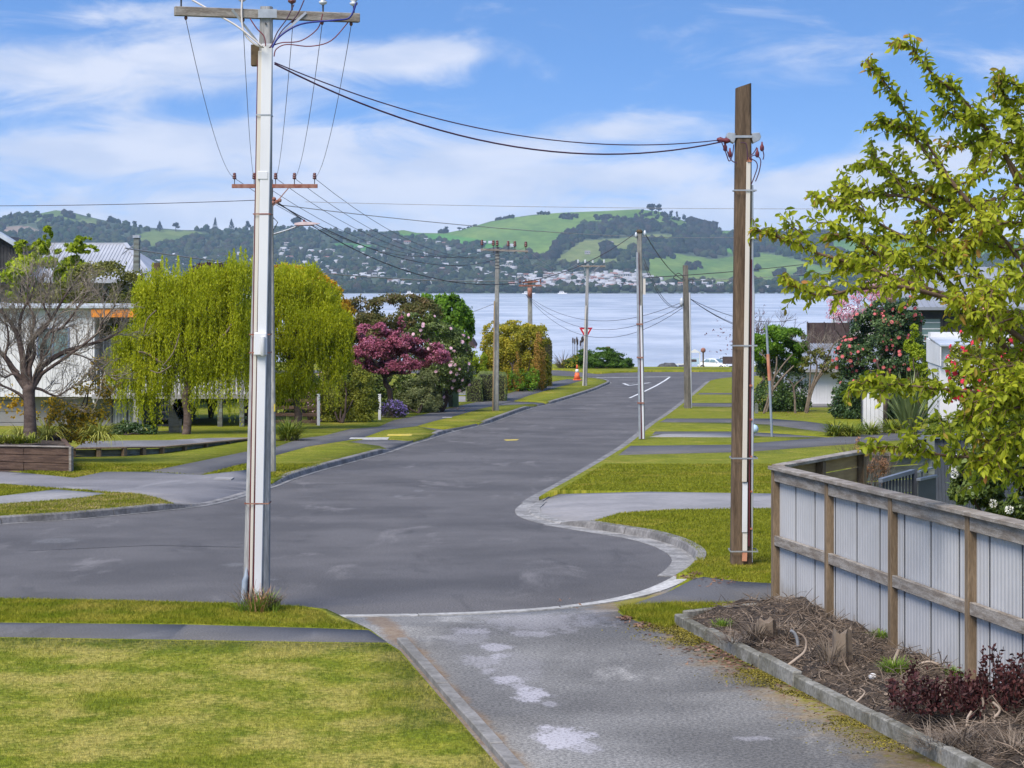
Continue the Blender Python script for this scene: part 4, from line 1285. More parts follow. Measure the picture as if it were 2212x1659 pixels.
def leaves_mesh(name, pos, axis, nrm, length, width, jitter=0.35):
    """one four-cornered leaf per point"""
    n = len(pos)
    axis = axis / (np.linalg.norm(axis, axis=1, keepdims=True) + 1e-9)
    side = np.cross(axis, nrm)
    side /= (np.linalg.norm(side, axis=1, keepdims=True) + 1e-9)
    s = length * (1 + jitter * rng.uniform(-1, 1, (n, 1)))
    w = width * (1 + jitter * rng.uniform(-1, 1, (n, 1)))
    a = pos - axis * s * 0.5
    b = pos + side * w * 0.5 - axis * s * 0.05
    c = pos + axis * s * 0.5
    d = pos - side * w * 0.5 - axis * s * 0.05
    vs = np.stack([a, b, c, d], 1).reshape(-1, 3)
    return raw_mesh(name, vs, np.arange(4 * n), 4)


def px_ells(lst, d, ry=0.8, dd=0.0):
    """(u, v, ru, rv[, depth shift]) -> world ellipsoids"""
    out = []
    for e in lst:
        k = e[4] if len(e) > 4 else 0.0
        c = P(e[0], e[1], d + k)
        rx, rz = e[2] * (d + k) / F, e[3] * (d + k) / F
        out.append((np.array(c), np.array([rx, ry * (rx + rz) / 2, rz])))
    return out


def crown_points(ells, n, nsub=26, sr=(0.17, 0.42), inner=0.25, zmin=None):
    cs, rs, ms = [], [], []
    for c, r in ells:
        for _ in range(nsub):
            dvec = unit(1)[0]
            f = rng.uniform(*sr)
            cs.append(c + dvec * r * (1 - f * 0.55))
            rs.append(r * f * np.array([1, 1, 0.85]))
            ms.append(c)
    cs, rs, ms = np.array(cs), np.array(rs), np.array(ms)
    wts = (rs.prod(1)) ** (2 / 3)
    k = rng.choice(len(cs), n, p=wts / wts.sum())
    dv = unit(n)
    out = cs[k] - ms[k]
    out /= (np.linalg.norm(out, axis=1, keepdims=True) + 1e-9)
    flip = (dv * out).sum(1) < -0.25
    dv[flip] *= -1
    rad = np.where(rng.random(n) < inner, rng.uniform(0.3, 0.9, n), rng.uniform(0.82, 1.06, n))[:, None]
    pos = cs[k] + dv * rs[k] * rad
    pos = pos + rng.normal(0, 0.2, (n, 3)) * rs[k] * (rng.random((n, 1)) < .6)
    dirs = dv * 0.7 + out * 0.5
    if zmin is not None:
        ok = pos[:, 2] > zmin
        pos, dirs = pos[ok], dirs[ok]
    return pos, dirs


def foliage(root, ells, n, leaf, mat, name='foliage', aspect=0.5, droop=0.2, zmin=None, **kw):
    n, leaf, aspect = int(n * 1.06), leaf * 1.18, min(.8, aspect + .12)
    if zmin is not None:        # bushes stay full down to the ground
        ells = ells + [(np.array([c[0], c[1], max(zmin + r[2] * .35, c[2] - r[2] * .7)]), r * np.array([1.02, 1, .85])) for c, r in ells if c[2] - r[2] * 1.5 < zmin + .3]
    pos, dirs = crown_points(ells, n, zmin=zmin, **kw)
    m_ = len(pos)
    ax_ = dirs * 0.5 + unit(m_) * 0.75 + np.array([0, 0, -droop])
    me = leaves_mesh(name, pos - np.array(WL[root.name]), ax_, dirs + 0.6 * unit(m_), leaf, leaf * aspect)
    o = link(name, me, mat, root)
    o['kind'] = 'stuff'
    return o, pos, dirs


_flower_me = {}


def flower_mesh(r, mat, petals=7):
    key = (round(r, 3), mat.name)
    if key not in _flower_me:
        bm = bmesh.new()
        for ring, (rr, zz, k) in enumerate(((r, 0.0, petals), (r * 0.6, r * 0.28, petals - 2))):
            for i in range(k):
                a = 2 * math.pi * (i + 0.5 * ring) / k
                w = math.pi / k * 1.15
                vs = [bm.verts.new((0, 0, zz)), bm.verts.new((rr * 0.8 * math.cos(a - w), rr * 0.8 * math.sin(a - w), zz + rr * 0.25)),
                      bm.verts.new((rr * math.cos(a), rr * math.sin(a), zz + rr * 0.15)), bm.verts.new((rr * 0.8 * math.cos(a + w), rr * 0.8 * math.sin(a + w), zz + rr * 0.25))]
                bm.faces.new(vs)
        me = bpy.data.meshes.new('flower')
        bm.to_mesh(me)
        bm.free()
        me.materials.append(mat)
        _flower_me[key] = me
    return _flower_me[key]


def flowers(root, pos, dirs, n, r, mat, where=None, name='flower', toward=True):
    me = flower_mesh(r, mat)
    base = np.array(WL[root.name])
    cand = np.arange(len(pos))
    if toward:
        cand = cand[dirs[:, 1] < 0.15]
    if where is not None:
        cand = cand[where(pos[cand])]
    for k in rng.choice(cand, min(n, len(cand)), replace=False):
        d = Vector(dirs[k] + np.array([0, -0.5, 0.1]))
        o = link(name, me, None, root, Vector(pos[k] - base) + d.normalized() * r * 0.9)
        o.rotation_euler = d.to_track_quat('Z', 'Y').to_euler()
        s = random.uniform(0.75, 1.2)
        o.scale = (s, s, s)


def blossom_cloud(root, pos, dirs, n, size, mat, name='blossom', spread=0.06):
    k = rng.choice(len(pos), n)
    p = pos[k] + unit(n) * spread + dirs[k] * 0.05
    me = leaves_mesh(name, p - np.array(WL[root.name]), unit(n), dirs[k] + 0.7 * unit(n), size, size * 0.9)
    o = link(name, me, mat, root)
    o['kind'] = 'stuff'
    return o


def limb(mb, a, b, r0, r1, wob=0.06, n=5, sides=6):
    a, b = Vector(a), Vector(b)
    L = (b - a).length
    pts_ = [a.lerp(b, i / n) + (Vector(unit(1)[0]) * wob * L if 0 < i < n else Vector((0, 0, 0))) for i in range(n + 1)]
    pts_ = curve(pts_, 2)
    mb.tube(pts_, [r0 + (r1 - r0) * i / (len(pts_) - 1) for i in range(len(pts_))], sides)
    return pts_


def stems_to(root, base, tops, r0, r1, mat, name='stem'):
    for t in tops:
        mb = MB()
        limb(mb, base, t, r0, r1)
        mb.build(name, mat, root)


def plant(name, label, cat, base, ells, n, leaf, mat, stem_mat=m_darkbark, stems=3, r=0.05, group=None, aspect=0.5, trim=True, stem_name='stem', **kw):
    root = thing(name, base, label, cat, group)
    o, pos, dirs = foliage(root, ells, n, leaf, mat, aspect=aspect, zmin=(base.z + 0.03) if trim else None, **kw)
    tops = [Vector(c) + Vector((random.uniform(-.3, .3) * r_[0], 0, 0)) for c, r_ in ells][:stems]
    while len(tops) < stems:
        c, r_ = ells[random.randrange(len(ells))]
        tops.append(Vector(c) + Vector((random.uniform(-.6, .6) * r_[0], 0, random.uniform(-.2, .3) * r_[2])))
    stems_to(root, base, tops, r, r * 0.4, stem_mat, stem_name)
    return root, pos, dirs


def gbase(u, v, off=V_OFF):
    return G(u, v, off)


# palettes: real leaf colours
L_lime = leaf_mat('lime_leaves', [(0.155, 0.232, 0.0124), (0.31, 0.388, 0.0186), (0.496, 0.558, 0.031)], 0.9)
L_olive = leaf_mat('olive_leaves', [(0.0775, 0.093, 0.0186), (0.186, 0.194, 0.0388), (0.295, 0.271, 0.0775)], 0.9)
L_willow = leaf_mat('willow_leaves', [(0.21, 0.245, 0.009), (0.41, 0.45, 0.014), (0.60, 0.60, 0.035)], 0.6, 0.5)
L_autumn = leaf_mat('golden_orange_leaves', [(0.341, 0.202, 0.0155), (0.62, 0.388, 0.0232), (0.698, 0.264, 0.0465)], 0.9)
L_purple = leaf_mat('dark_purple_leaves', [(0.0465, 0.0155, 0.0248), (0.093, 0.0279, 0.0403), (0.139, 0.0465, 0.0543)], 1)
L_camellia = leaf_mat('camellia_leaves', [(0.0363, 0.0645, 0.0161), (0.101, 0.142, 0.0322), (0.202, 0.242, 0.0605)], 1.2, 0.15, rough=0.35)
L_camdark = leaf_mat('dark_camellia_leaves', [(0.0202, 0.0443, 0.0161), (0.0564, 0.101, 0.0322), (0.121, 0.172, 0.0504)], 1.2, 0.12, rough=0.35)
L_bronze = leaf_mat('bronze_green_leaves', [(0.0605, 0.0706, 0.0202), (0.151, 0.151, 0.0403), (0.302, 0.172, 0.101)], 1)
L_bright = leaf_mat('bright_green_leaves', [(0.0465, 0.109, 0.0093), (0.124, 0.248, 0.0155), (0.248, 0.403, 0.031)], 0.9)
L_bush = leaf_mat('bush_leaves', [(0.0906, 0.111, 0.0161), (0.222, 0.242, 0.0282), (0.403, 0.403, 0.0605)], 1)
L_greybush = leaf_mat('grey_green_leaves', [(0.093, 0.116, 0.0465), (0.217, 0.248, 0.093), (0.403, 0.419, 0.202)], 1)
L_hedge = leaf_mat('hedge_leaves', [(0.0918, 0.131, 0.0393), (0.235, 0.289, 0.0786), (0.446, 0.472, 0.157)], 1)
L_gold = leaf_mat('gold_green_leaves', [(0.136, 0.145, 0.0116), (0.33, 0.31, 0.0232), (0.581, 0.446, 0.0387)], 0.7)
L_goldorange = leaf_mat('orange_gold_leaves', [(0.158, 0.118, 0.0132), (0.369, 0.224, 0.0395), (0.527, 0.251, 0.079)], 0.9)
L_pinkblossom = leaf_mat('magenta_blossom', [(0.21, 0.05, 0.075), (0.45, 0.13, 0.20), (0.68, 0.28, 0.43)], 0.9, 0.4)
L_plum = leaf_mat('plum_leaves', [(0.095, 0.035, 0.032), (0.19, 0.065, 0.065), (0.28, 0.11, 0.12)], 1)
L_palepink = leaf_mat('pale_pink_blossom', [(0.54, 0.192, 0.264), (0.72, 0.312, 0.396), (0.8, 0.576, 0.624)], 1, 0.3)
L_kowhai = leaf_mat('yellow_kowhai_flower', [(0.42, 0.24, 0.012), (0.624, 0.396, 0.018), (0.72, 0.504, 0.048)], 1)
L_flax = leaf_mat('flax_blades', [(0.062, 0.093, 0.031), (0.155, 0.202, 0.0697), (0.341, 0.372, 0.186)], 1, 0.15)
L_strap = leaf_mat('strap_blades', [(0.0543, 0.101, 0.0124), (0.155, 0.202, 0.0217), (0.372, 0.357, 0.0465)], 1, 0.2)
L_yellowblade = leaf_mat('yellow_green_blades', [(0.186, 0.217, 0.031), (0.419, 0.419, 0.0775), (0.651, 0.62, 0.186)], 1, 0.2)
L_lavender = leaf_mat('lavender_flower', [(0.144, 0.096, 0.3), (0.3, 0.204, 0.54), (0.456, 0.336, 0.72)], 1, 0.2)
L_lavleaf = leaf_mat('lavender_leaf', [(0.0775, 0.0853, 0.0465), (0.155, 0.155, 0.109), (0.248, 0.232, 0.186)], 1)
L_cherry = leaf_mat('fresh_cherry_leaves', [(0.19, 0.235, 0.016), (0.38, 0.43, 0.026), (0.60, 0.60, 0.05)], 0.8, 0.55)
L_cherrytip = leaf_mat('bronze_young_leaves', [(0.248, 0.202, 0.0186), (0.388, 0.264, 0.0465), (0.434, 0.171, 0.0543)], 0.8, 0.4)
L_white = leaf_mat('white_flower', [(0.66, 0.6, 0.54), (0.8, 0.792, 0.744), (0.8, 0.8, 0.8)], 1, 0.2)
L_red = leaf_mat('red_flower', [(0.54, 0.018, 0.048), (0.72, 0.036, 0.084), (0.8, 0.108, 0.156)], 1, 0.2)
L_pinkrose = leaf_mat('coral_flower', [(0.58, 0.10, 0.12), (0.66, 0.17, 0.17), (0.70, 0.30, 0.27)], 1, 0.2)
L_lightpink = leaf_mat('light_pink_flower', [(0.8, 0.396, 0.504), (0.8, 0.54, 0.624), (0.8, 0.72, 0.744)], 1, 0.2)
L_conifer = leaf_mat('conifer_sprays', [(0.0465, 0.0853, 0.0124), (0.155, 0.209, 0.0186), (0.31, 0.326, 0.031)], 1)
L_maroon = leaf_mat('maroon_leaves', [(0.025, 0.009, 0.010), (0.065, 0.02, 0.02), (0.13, 0.045, 0.038)], 2, 0.2)
L_straw = leaf_mat('dead_straw', [(0.10, 0.075, 0.055), (0.19, 0.15, 0.115), (0.32, 0.26, 0.21)], 2, 0.1)
L_russet = leaf_mat('russet_twiggy_leaves', [(0.217, 0.093, 0.0465), (0.388, 0.186, 0.093), (0.512, 0.31, 0.171)], 2, 0.2)
L_ivy = leaf_mat('ivy_leaves', [(0.0242, 0.0504, 0.0161), (0.0605, 0.111, 0.0282), (0.142, 0.202, 0.0504)], 1.2, 0.12, rough=0.4)
L_tuft = leaf_mat('tuft_blades', [(0.0775, 0.155, 0.0186), (0.171, 0.264, 0.0279), (0.31, 0.372, 0.062)], 2, 0.2)
L_dome = leaf_mat('dome_bush_leaves', [(0.031, 0.0775, 0.0093), (0.0775, 0.155, 0.0155), (0.139, 0.248, 0.0248)], 0.7)


def blades(root, base, n, length, width, mat, spread=0.25, lean=(0.15, 0.9), droop=0.5, name='blades', seg=4, up=1.0, fan=None, stuff=True):
    """strap leaves curving out of one crown"""
    vs, fs = [], []
    off = WL[root.name]
    for i in range(n):
        a = random.uniform(0, 2 * math.pi) if fan is None else random.uniform(*fan)
        o = Vector((math.cos(a), math.sin(a), 0))
        le = random.uniform(*lean)
        L = length * random.uniform(0.6, 1.1)
        dr = droop * random.uniform(0.4, 1.3)
        w = width * random.uniform(0.7, 1.2)
        p = Vector(base) + o * random.uniform(0, spread)
        side = Vector((-o.y, o.x, 0))
        if random.random() < 0.5:
            side = (side + Vector((random.uniform(-.5, .5), random.uniform(-.5, .5), 0))).normalized()
        b = len(vs)
        ang = le
        for s in range(seg + 1):
            t = s / seg
            ww = w * (1 - t ** 2.2) * 0.5 + 0.0015
            vs.append(p + side * ww - off)
            vs.append(p - side * ww - off)
            d = Vector((0, 0, math.cos(ang) * up)) + o * math.sin(ang)
            p = p + d * (L / seg)
            ang += dr / seg * 2
        for s in range(seg):
            fs.append((b + 2 * s, b + 2 * s + 1, b + 2 * s + 3, b + 2 * s + 2))
    me = raw_mesh(name, np.array([tuple(v) for v in vs]), np.array(fs), 4)
    ob = link(name, me, mat, root)
    if stuff:
        ob['kind'] = 'stuff'
    return ob


def clump(name, label, cat, base, n, length, width, mat, group=None, **kw):
    root = thing(name, base, label, cat, group)
    blades(root, base, n, length, width, mat, **kw)
    return root


# ---------------- left side, far to near
base = gbase(100, 915)
d = 88.0
base = Vector((P(100, 0, d).x, d, gz(0, d, V_OFF)))
plant('maple_tree', 'bright lime green spreading tree before the grey roof house', 'tree', base,
      px_ells([(90, 590, 75, 42), (40, 600, 50, 45), (160, 600, 45, 40), (100, 650, 80, 40), (70, 545, 30, 25), (100, 512, 12, 24), (92, 540, 16, 24), (150, 545, 28, 14), (180, 517, 18, 7), (160, 528, 22, 10), (190, 538, 22, 7), (178, 578, 28, 9), (55, 530, 22, 10), (185, 600, 20, 7)], d, 0.8), 15000, 0.15, L_lime, stems=4, r=0.13, nsub=9, stem_name='trunk', trim=False, inner=0.4)
d = 86.0
base = Vector((P(220, 0, d).x, d, gz(0, d, V_OFF)))
rt, pos, dirs = plant('olive_shrub', 'big olive brown twiggy shrub above the white house roof', 'shrub', base,
      px_ells([(230, 620, 80, 52), (150, 640, 70, 42), (280, 640, 40, 50), (110, 660, 80, 30), (200, 700, 110, 40)], d, 0.6), 16000, 0.11, L_olive, stems=5, r=0.08, trim=False)
d = 92.0
base = Vector((P(455, 0, d).x, d, gz(0, d, V_OFF)))
plant('plum_tree', 'dark purple leaved tree behind the yellow willow', 'tree', base, px_ells([(455, 592, 42, 26), (430, 612, 30, 22), (490, 605, 30, 22), (455, 660, 50, 50)], d), 9000, 0.10, L_purple, stems=3, r=0.1, stem_name='trunk', trim=False)
d = 90.0
base = Vector((P(670, 0, d).x, d, gz(0, d, V_OFF)))
plant('autumn_tree', 'golden orange leaved tree rising behind the willow', 'tree', base,
      px_ells([(610, 600, 45, 28), (660, 620, 50, 38), (700, 650, 40, 45), (735, 690, 38, 45), (655, 585, 24, 12), (640, 680, 70, 60), (340, 610, 25, 25)][:6], d), 16000, 0.11, L_autumn, stems=4, r=0.12, stem_name='trunk', trim=False)
plant('dark_shrub', 'dark brown green shrub with small red tips beside the orange tree', 'shrub', Vector((P(790, 0, 101).x, 101, gz(0, 101, V_OFF))),
      px_ells([(745, 700, 45, 50), (780, 690, 50, 46), (850, 678, 62, 40), (905, 690, 50, 45), (800, 740, 70, 60), (880, 660, 40, 24)], 101), 22000, 0.10, L_bronze, stems=5, r=0.1, trim=False)
rt, pos, dirs = plant('rhododendron_tree', 'rounded glossy bright green tree with drooping leaves before the lake', 'tree', Vector((P(955, 0, 104).x, 104, gz(0, 104, V_OFF))),
      px_ells([(930, 668, 42, 32), (970, 680, 40, 42), (995, 705, 28, 42), (950, 710, 50, 50), (960, 650, 25, 14)], 104), 9000, 0.17, L_bright, stems=4, r=0.1, stem_name='trunk', trim=False, droop=0.7, aspect=0.4)
rt, pos, dirs = plant('pink_camellia', 'tall camellia dotted with light pink flowers beside the green post', 'camellia', Vector((P(955, 0, 99).x, 99, gz(0, 99, V_OFF))),
      px_ells([(930, 735, 62, 48), (965, 775, 55, 55), (985, 800, 35, 45), (905, 700, 40, 25), (940, 830, 50, 30)], 99), 20000, 0.085, L_camellia, stems=5, r=0.07, trim=False)
flowers(rt, pos, dirs, 75, 0.085, L_lightpink)
# magenta blossom tree
d = 94.0
bt = Vector((P(846, 866, d).x, d, gz(0, d, V_OFF)))
rt, pos, dirs = plant('blossom_tree', 'wide flat crabapple tree in magenta blossom on a bent dark trunk', 'blossom tree', bt,
      px_ells([(810, 765, 46, 34), (860, 765, 60, 34), (915, 765, 50, 30), (835, 735, 50, 28), (880, 740, 40, 26), (790, 720, 18, 16), (785, 790, 26, 16), (855, 795, 60, 14), (820, 712, 14, 14), (947, 775, 22, 16), (868, 700, 5, 14)], d, 0.8), 15000, 0.09, L_plum, stems=0, trim=False, inner=0.4, nsub=12)
blossom_cloud(rt, pos[(dirs[:, 2] > -0.35)], dirs[(dirs[:, 2] > -0.35)], 11000, 0.085, L_pinkblossom)
mb = MB(); tp = curve([bt - Vector((0, 0, .1)), P(842, 846, d), P(833, 830, d), P(832, 815, d)], 4)
mb.tube(tp, [0.13 - 0.004 * i for i in range(len(tp))], 8); mb.build('trunk', m_darkbark, rt)
for (u, v) in ((800, 770), (830, 755), (870, 770), (900, 785)):
    mb = MB(); limb(mb, P(832, 816, d), P(u, v, d + random.uniform(-1, 1)), 0.08, 0.03); mb.build('branch', m_darkbark, rt)
# rounded shrubs along the frontage
b_ = gbase(740, 914)
rt, pos, dirs = plant('round_bush', 'large rounded olive green bush between the two white marker posts', 'bush', b_, px_ells([(745, 855, 62, 56), (700, 868, 32, 38), (780, 850, 35, 48), (740, 815, 45, 26), (760, 795, 20, 14)], b_.y + 1.2, 0.7), 22000, 0.075, L_bush, stems=4, r=0.05)
blossom_cloud(rt, pos[pos[:, 0] < P(690, 0, b_.y).x], dirs[pos[:, 0] < P(690, 0, b_.y).x], 500, 0.07, L_lightpink)
b_ = gbase(905, 893)
rt, pos, dirs = plant('pittosporum_bush', 'clipped grey green bush beside the lavender', 'bush', b_, px_ells([(900, 855, 40, 40), (925, 840, 28, 40), (870, 868, 18, 26)], b_.y + 1.0, 0.8), 16000, 0.06, L_greybush, stems=3, r=0.04)
rt, pos, dirs = plant('cream_flowering_bush', 'cream speckled bush behind the clipped grey green one', 'bush', Vector((b_.x + 0.9, b_.y + 2.5, gz(0, b_.y + 2.5, V_OFF))), px_ells([(930, 820, 26, 28), (935, 845, 20, 40)], b_.y + 2.5, 0.8), 6000, 0.07, L_greybush, stems=3, r=0.04)
blossom_cloud(rt, pos, dirs, 1500, 0.05, L_white)
b_ = gbase(848, 903)
rt, pos, dirs = plant('lavender_bush', 'rounded lavender bush with mauve flower heads by a white post', 'lavender', b_, px_ells([(848, 885, 24, 20), (862, 888, 14, 16)], b_.y + 0.4, 0.8), 6000, 0.06, L_lavleaf, stems=3, r=0.02, aspect=0.2, droop=-0.9)
blossom_cloud(rt, pos[dirs[:, 2] > 0.1], dirs[dirs[:, 2] > 0.1], 900, 0.06, L_lavender)
b_ = gbase(640, 905)
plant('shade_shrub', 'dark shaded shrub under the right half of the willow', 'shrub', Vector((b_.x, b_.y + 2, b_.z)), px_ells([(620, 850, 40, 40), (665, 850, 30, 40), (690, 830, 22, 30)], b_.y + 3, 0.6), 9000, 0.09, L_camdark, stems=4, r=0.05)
b_ = gbase(625, 951)
cl_ = clump('flax_clump', 'dense green clump of strap leaves at the path edge right of the pole', 'flax', b_, 420, 0.85, 0.035, L_strap, spread=0.28, lean=(0.05, 0.8), droop=0.7)
blades(cl_, b_ - Vector((0, 0.1, 0.05)), 60, 0.6, 0.03, L_straw, spread=0.4, lean=(0.7, 1.3), droop=0.8, name='dead_blades')
b_ = gbase(815, 890)
plant('filler_shrub', 'dark green shrubbery filling the gap below the magenta tree', 'shrub', Vector((b_.x, 98.5, gz(0, 98.5, V_OFF))), px_ells([(790, 835, 50, 40), (850, 835, 40, 40), (890, 820, 40, 40), (760, 800, 50, 40)], 98.5, 0.5), 12000, 0.1, L_camellia, stems=3, r=0.05)
# clipped hedges
def hedge(name, label, boxes, n, leaf, mat, base, core_mat, rough=0.1, extra=None):
    """clipped hedge: leaf faces over box shapes given as (centre, half sizes)"""
    root = thing(name, base, label, 'hedge')
    P_, D_ = [], []
    A = np.array([h[0] * h[1] + h[1] * h[2] + h[0] * h[2] for c, h in boxes])
    for (c, h), a in zip(boxes, A):
        k = int(n * a / A.sum())
        q_ = rng.uniform(-1, 1, (k, 3))
        ar = np.array([h[1] * h[2], h[0] * h[2], h[0] * h[1]])
        axs = rng.choice(3, k, p=ar / ar.sum())
        sg_ = np.where(rng.random(k) < 0.5, -1.0, 1.0)
        q_[np.arange(k), axs] = sg_
        q_ = np.sign(q_) * np.abs(q_)
        p_ = q_ * h
        # round the corners
        mx = np.abs(q_)
        edge = np.clip((np.sort(mx, 1)[:, 1] - 0.86) / 0.14, 0, 1)[:, None]
        p_ *= 1 - 0.07 * edge
        p_ += unit(k) * rough * rng.random((k, 1))
        lump = np.sin(p_[:, :1] * 2.3 + c[0]) * np.cos(p_[:, 2:] * 2.9 + c[1]) * rough * 0.8
        dv = np.zeros((k, 3)); dv[np.arange(k), axs] = sg_
        P_.append(np.array(c) + p_ + dv * lump)
        D_.append(dv)
    pos, dirs = np.concatenate(P_), np.concatenate(D_)
    ok = pos[:, 2] > base.z - 0.05
    pos, dirs = pos[ok], dirs[ok]
    me = leaves_mesh('foliage', pos - np.array(WL[root.name]), unit(len(pos)) + dirs * 0.3, dirs + 0.7 * unit(len(pos)), leaf, leaf * 0.55)
    o = link('foliage', me, mat, root); o['kind'] = 'stuff'
    mb = MB()
    for c, h in boxes:
        k = 0.88
        mb.box((c[0] - h[0] * k, c[1] - h[1] * k, c[2] - h[2]), (c[0] + h[0] * k, c[1] + h[1] * k, c[2] + h[2] * 0.9))
    mb.build('twigs', core_mat, root)
    return root, pos, dirs


m_hedgecore = M('hedge_twigs', (0.03, 0.028, 0.018), None, 3, 0.95)
b_ = gbase(1046, 868)
dd = b_.y
k = dd / F
rt, pos, dirs = hedge('low_hedge', 'low clipped hedge with light speckled leaves behind the leaning pole', [((P(1024, 0, dd).x, dd + 1.2, b_.z + 0.55), (0.40, 1.2, 0.62)), ((P(1062, 0, dd).x, dd + 2.6, b_.z + 0.62), (0.72, 1.6, 0.72))], 14000, 0.055, L_hedge, b_, m_hedgecore, 0.05)
b_ = gbase(1120, 845)
dd = b_.y + 3
rt, pos, dirs = plant('tall_golden_hedge', 'tall loose golden green hedge standing between path and lake', 'hedge', b_,
     px_ells([(1080, 750, 34, 44), (1075, 715, 30, 22), (1110, 730, 34, 36), (1145, 735, 32, 36), (1105, 790, 40, 42), (1150, 780, 30, 46), (1065, 790, 22, 36), (1115, 705, 26, 14), (1170, 790, 18, 42), (1090, 825, 30, 22), (1140, 820, 34, 24), (1062, 765, 24, 46), (1125, 765, 46, 62), (1160, 735, 26, 34)], dd, 1.2), 52000, 0.11, L_gold, stems=5, r=0.05)
o2, _, _ = foliage(rt, px_ells([(1166, 770, 12, 50, -2), (1158, 800, 12, 24, -2.5), (1118, 800, 8, 40, -3), (1097, 830, 6, 22, -2)], dd, 1.0), 2600, 0.10, L_goldorange, name='orange_leaves', zmin=b_.z)
o2, _, _ = foliage(rt, px_ells([(1118, 818, 18, 26, -3.2), (1150, 815, 16, 20, -3.2)], dd, 1.0), 2600, 0.08, L_bright, name='fern_leaves', zmin=b_.z)
b_ = gbase(1181, 828)
rt, pos, dirs = hedge('clipped_hedge_end', 'narrow dark clipped hedge end at the corner past the golden hedge', [((P(1182, 0, 134).x, 136.5, gz(0, 136, .11) + 1.35), (0.26, 2.2, 1.42))], 9000, 0.07, L_bronze, Vector((P(1182, 0, 134).x, 134, gz(0, 134, V_OFF))), m_hedgecore, 0.08)
plant('lime_shrub', 'fresh lime green shrub between the camellia and the golden hedge', 'shrub', Vector((P(1030, 0, 118).x, 118, gz(0, 118, V_OFF))), px_ells([(1030, 780, 22, 22), (1015, 785, 16, 22), (1030, 815, 24, 30)], 118), 6000, 0.09, L_lime, stems=2, r=0.04)
# lakeside dome bush, reeds
bd = G(1290, 796, V_OFF)
dd = bd.y + 1.5
rt, pos, dirs = plant('dome_bush', 'broad dark green dome shaped bush on the lakeside grass', 'bush', bd, px_ells([(1270, 785, 42, 20), (1290, 775, 46, 26), (1325, 782, 38, 20), (1345, 790, 22, 13), (1240, 788, 24, 14), (1300, 762, 26, 12)], dd, 1.2), 24000, 0.12, L_dome, stems=4, r=0.06, nsub=22, sr=(0.2, 0.32))
blossom_cloud(rt, pos[(pos[:, 0] < P(1250, 0, dd).x)], dirs[(pos[:, 0] < P(1250, 0, dd).x)], 500, 0.16, L_gold, name='yellow_leaves')
rd = Vector((P(1250, 0, dd + 1).x, dd + 1, bd.z))
rt = thing('reed_clump', rd, 'tall dark bulrush stems behind the dome bush', 'reeds')
for i in range(9):
    u_ = 1238 + i * 3.6
    mb = MB(); t_ = P(u_ + random.uniform(-2, 2), 722 + random.uniform(0, 14), dd + 1); mb.tube([Vector((t_.x, t_.y, bd.z)), t_], [0.03, 0.018], 5); mb.lathe(t_ - Vector((0, 0, .5)), [(0.02, 0), (0.06, .1), (0.06, .4), (0.02, .5)], 6); mb.build('reed_stem', m_darkbark, rt)
blades(rt, Vector((P(1215, 0, dd).x, dd, bd.z)), 90, 1.7, 0.05, L_straw, spread=0.5, lean=(0.2, 1.0), droop=0.5, name='dry_blades')

# ---------------- willows
def willow(name, label, base, ells, tops, n_strand, nleaf_top, d, hang, lowest):
    root = thing(name, base, label, 'willow tree')
    c_, dirs = crown_points(ells, nleaf_top // 6, nsub=40, sr=(0.2, 0.4), inner=0.3)
    st_ = unit(len(c_)) * .33 + np.array([0, 0, 1.0]) + dirs * np.array([.35, .35, .1])
    k6 = np.repeat(np.arange(len(c_)), 6)
    f6 = np.tile(np.linspace(-.17, .17, 6), len(c_))[:, None]
    pos = c_[k6] + st_[k6] * f6 + rng.normal(0, .022, (len(k6), 3))
    o = link('foliage', leaves_mesh('foliage', pos - np.array(WL[root.name]), st_[k6] + unit(len(k6)) * .6, dirs[k6] + .8 * unit(len(k6)), .10, .042), L_willow, root); o['kind'] = 'stuff'
    # upright shoots along the top
    P_, A_ = [], []
    for (u, v, h) in tops:
        for j in range(int(h * 4.5)):
            t = j / (h * 4.5)
            P_.append(np.array(P(u + random.gauss(0, 5.5 * (1.1 - t)), v + 26 - (h + 24) * t, d + random.gauss(0, 0.5))))
            A_.append(np.array([random.gauss(0, .4), random.gauss(0, .4), 1.0]))
    # hanging strands
    lower = pos[rng.choice(len(pos), n_strand)]
    for p in lower:
        L = rng.uniform(*hang)
        a = rng.uniform(-.25, .25, 2)
        cut = rng.uniform(-.4, .5) + .55 * math.sin(p[0] * 2.1) + .4 * math.sin(p[0] * 5.3 + 1)
        m_ = int(L / 0.045)
        for j in range(m_):
            t = j / m_
            q_ = p + np.array([a[0] * t * L * .4, a[1] * t * L * .4, -t * L])
            if q_[2] < lowest + cut:
                break
            P_.append(q_ + rng.normal(0, 0.025, 3))
            A_.append(np.array([rng.normal(0, .45), rng.normal(0, .45), -1.0]))
    P_, A_ = np.array(P_), np.array(A_)
    me = leaves_mesh('strands', P_ - np.array(WL[root.name]), A_, unit(len(P_)), 0.10, 0.036)
    o = link('strands', me, L_willow, root); o['kind'] = 'stuff'
    return root


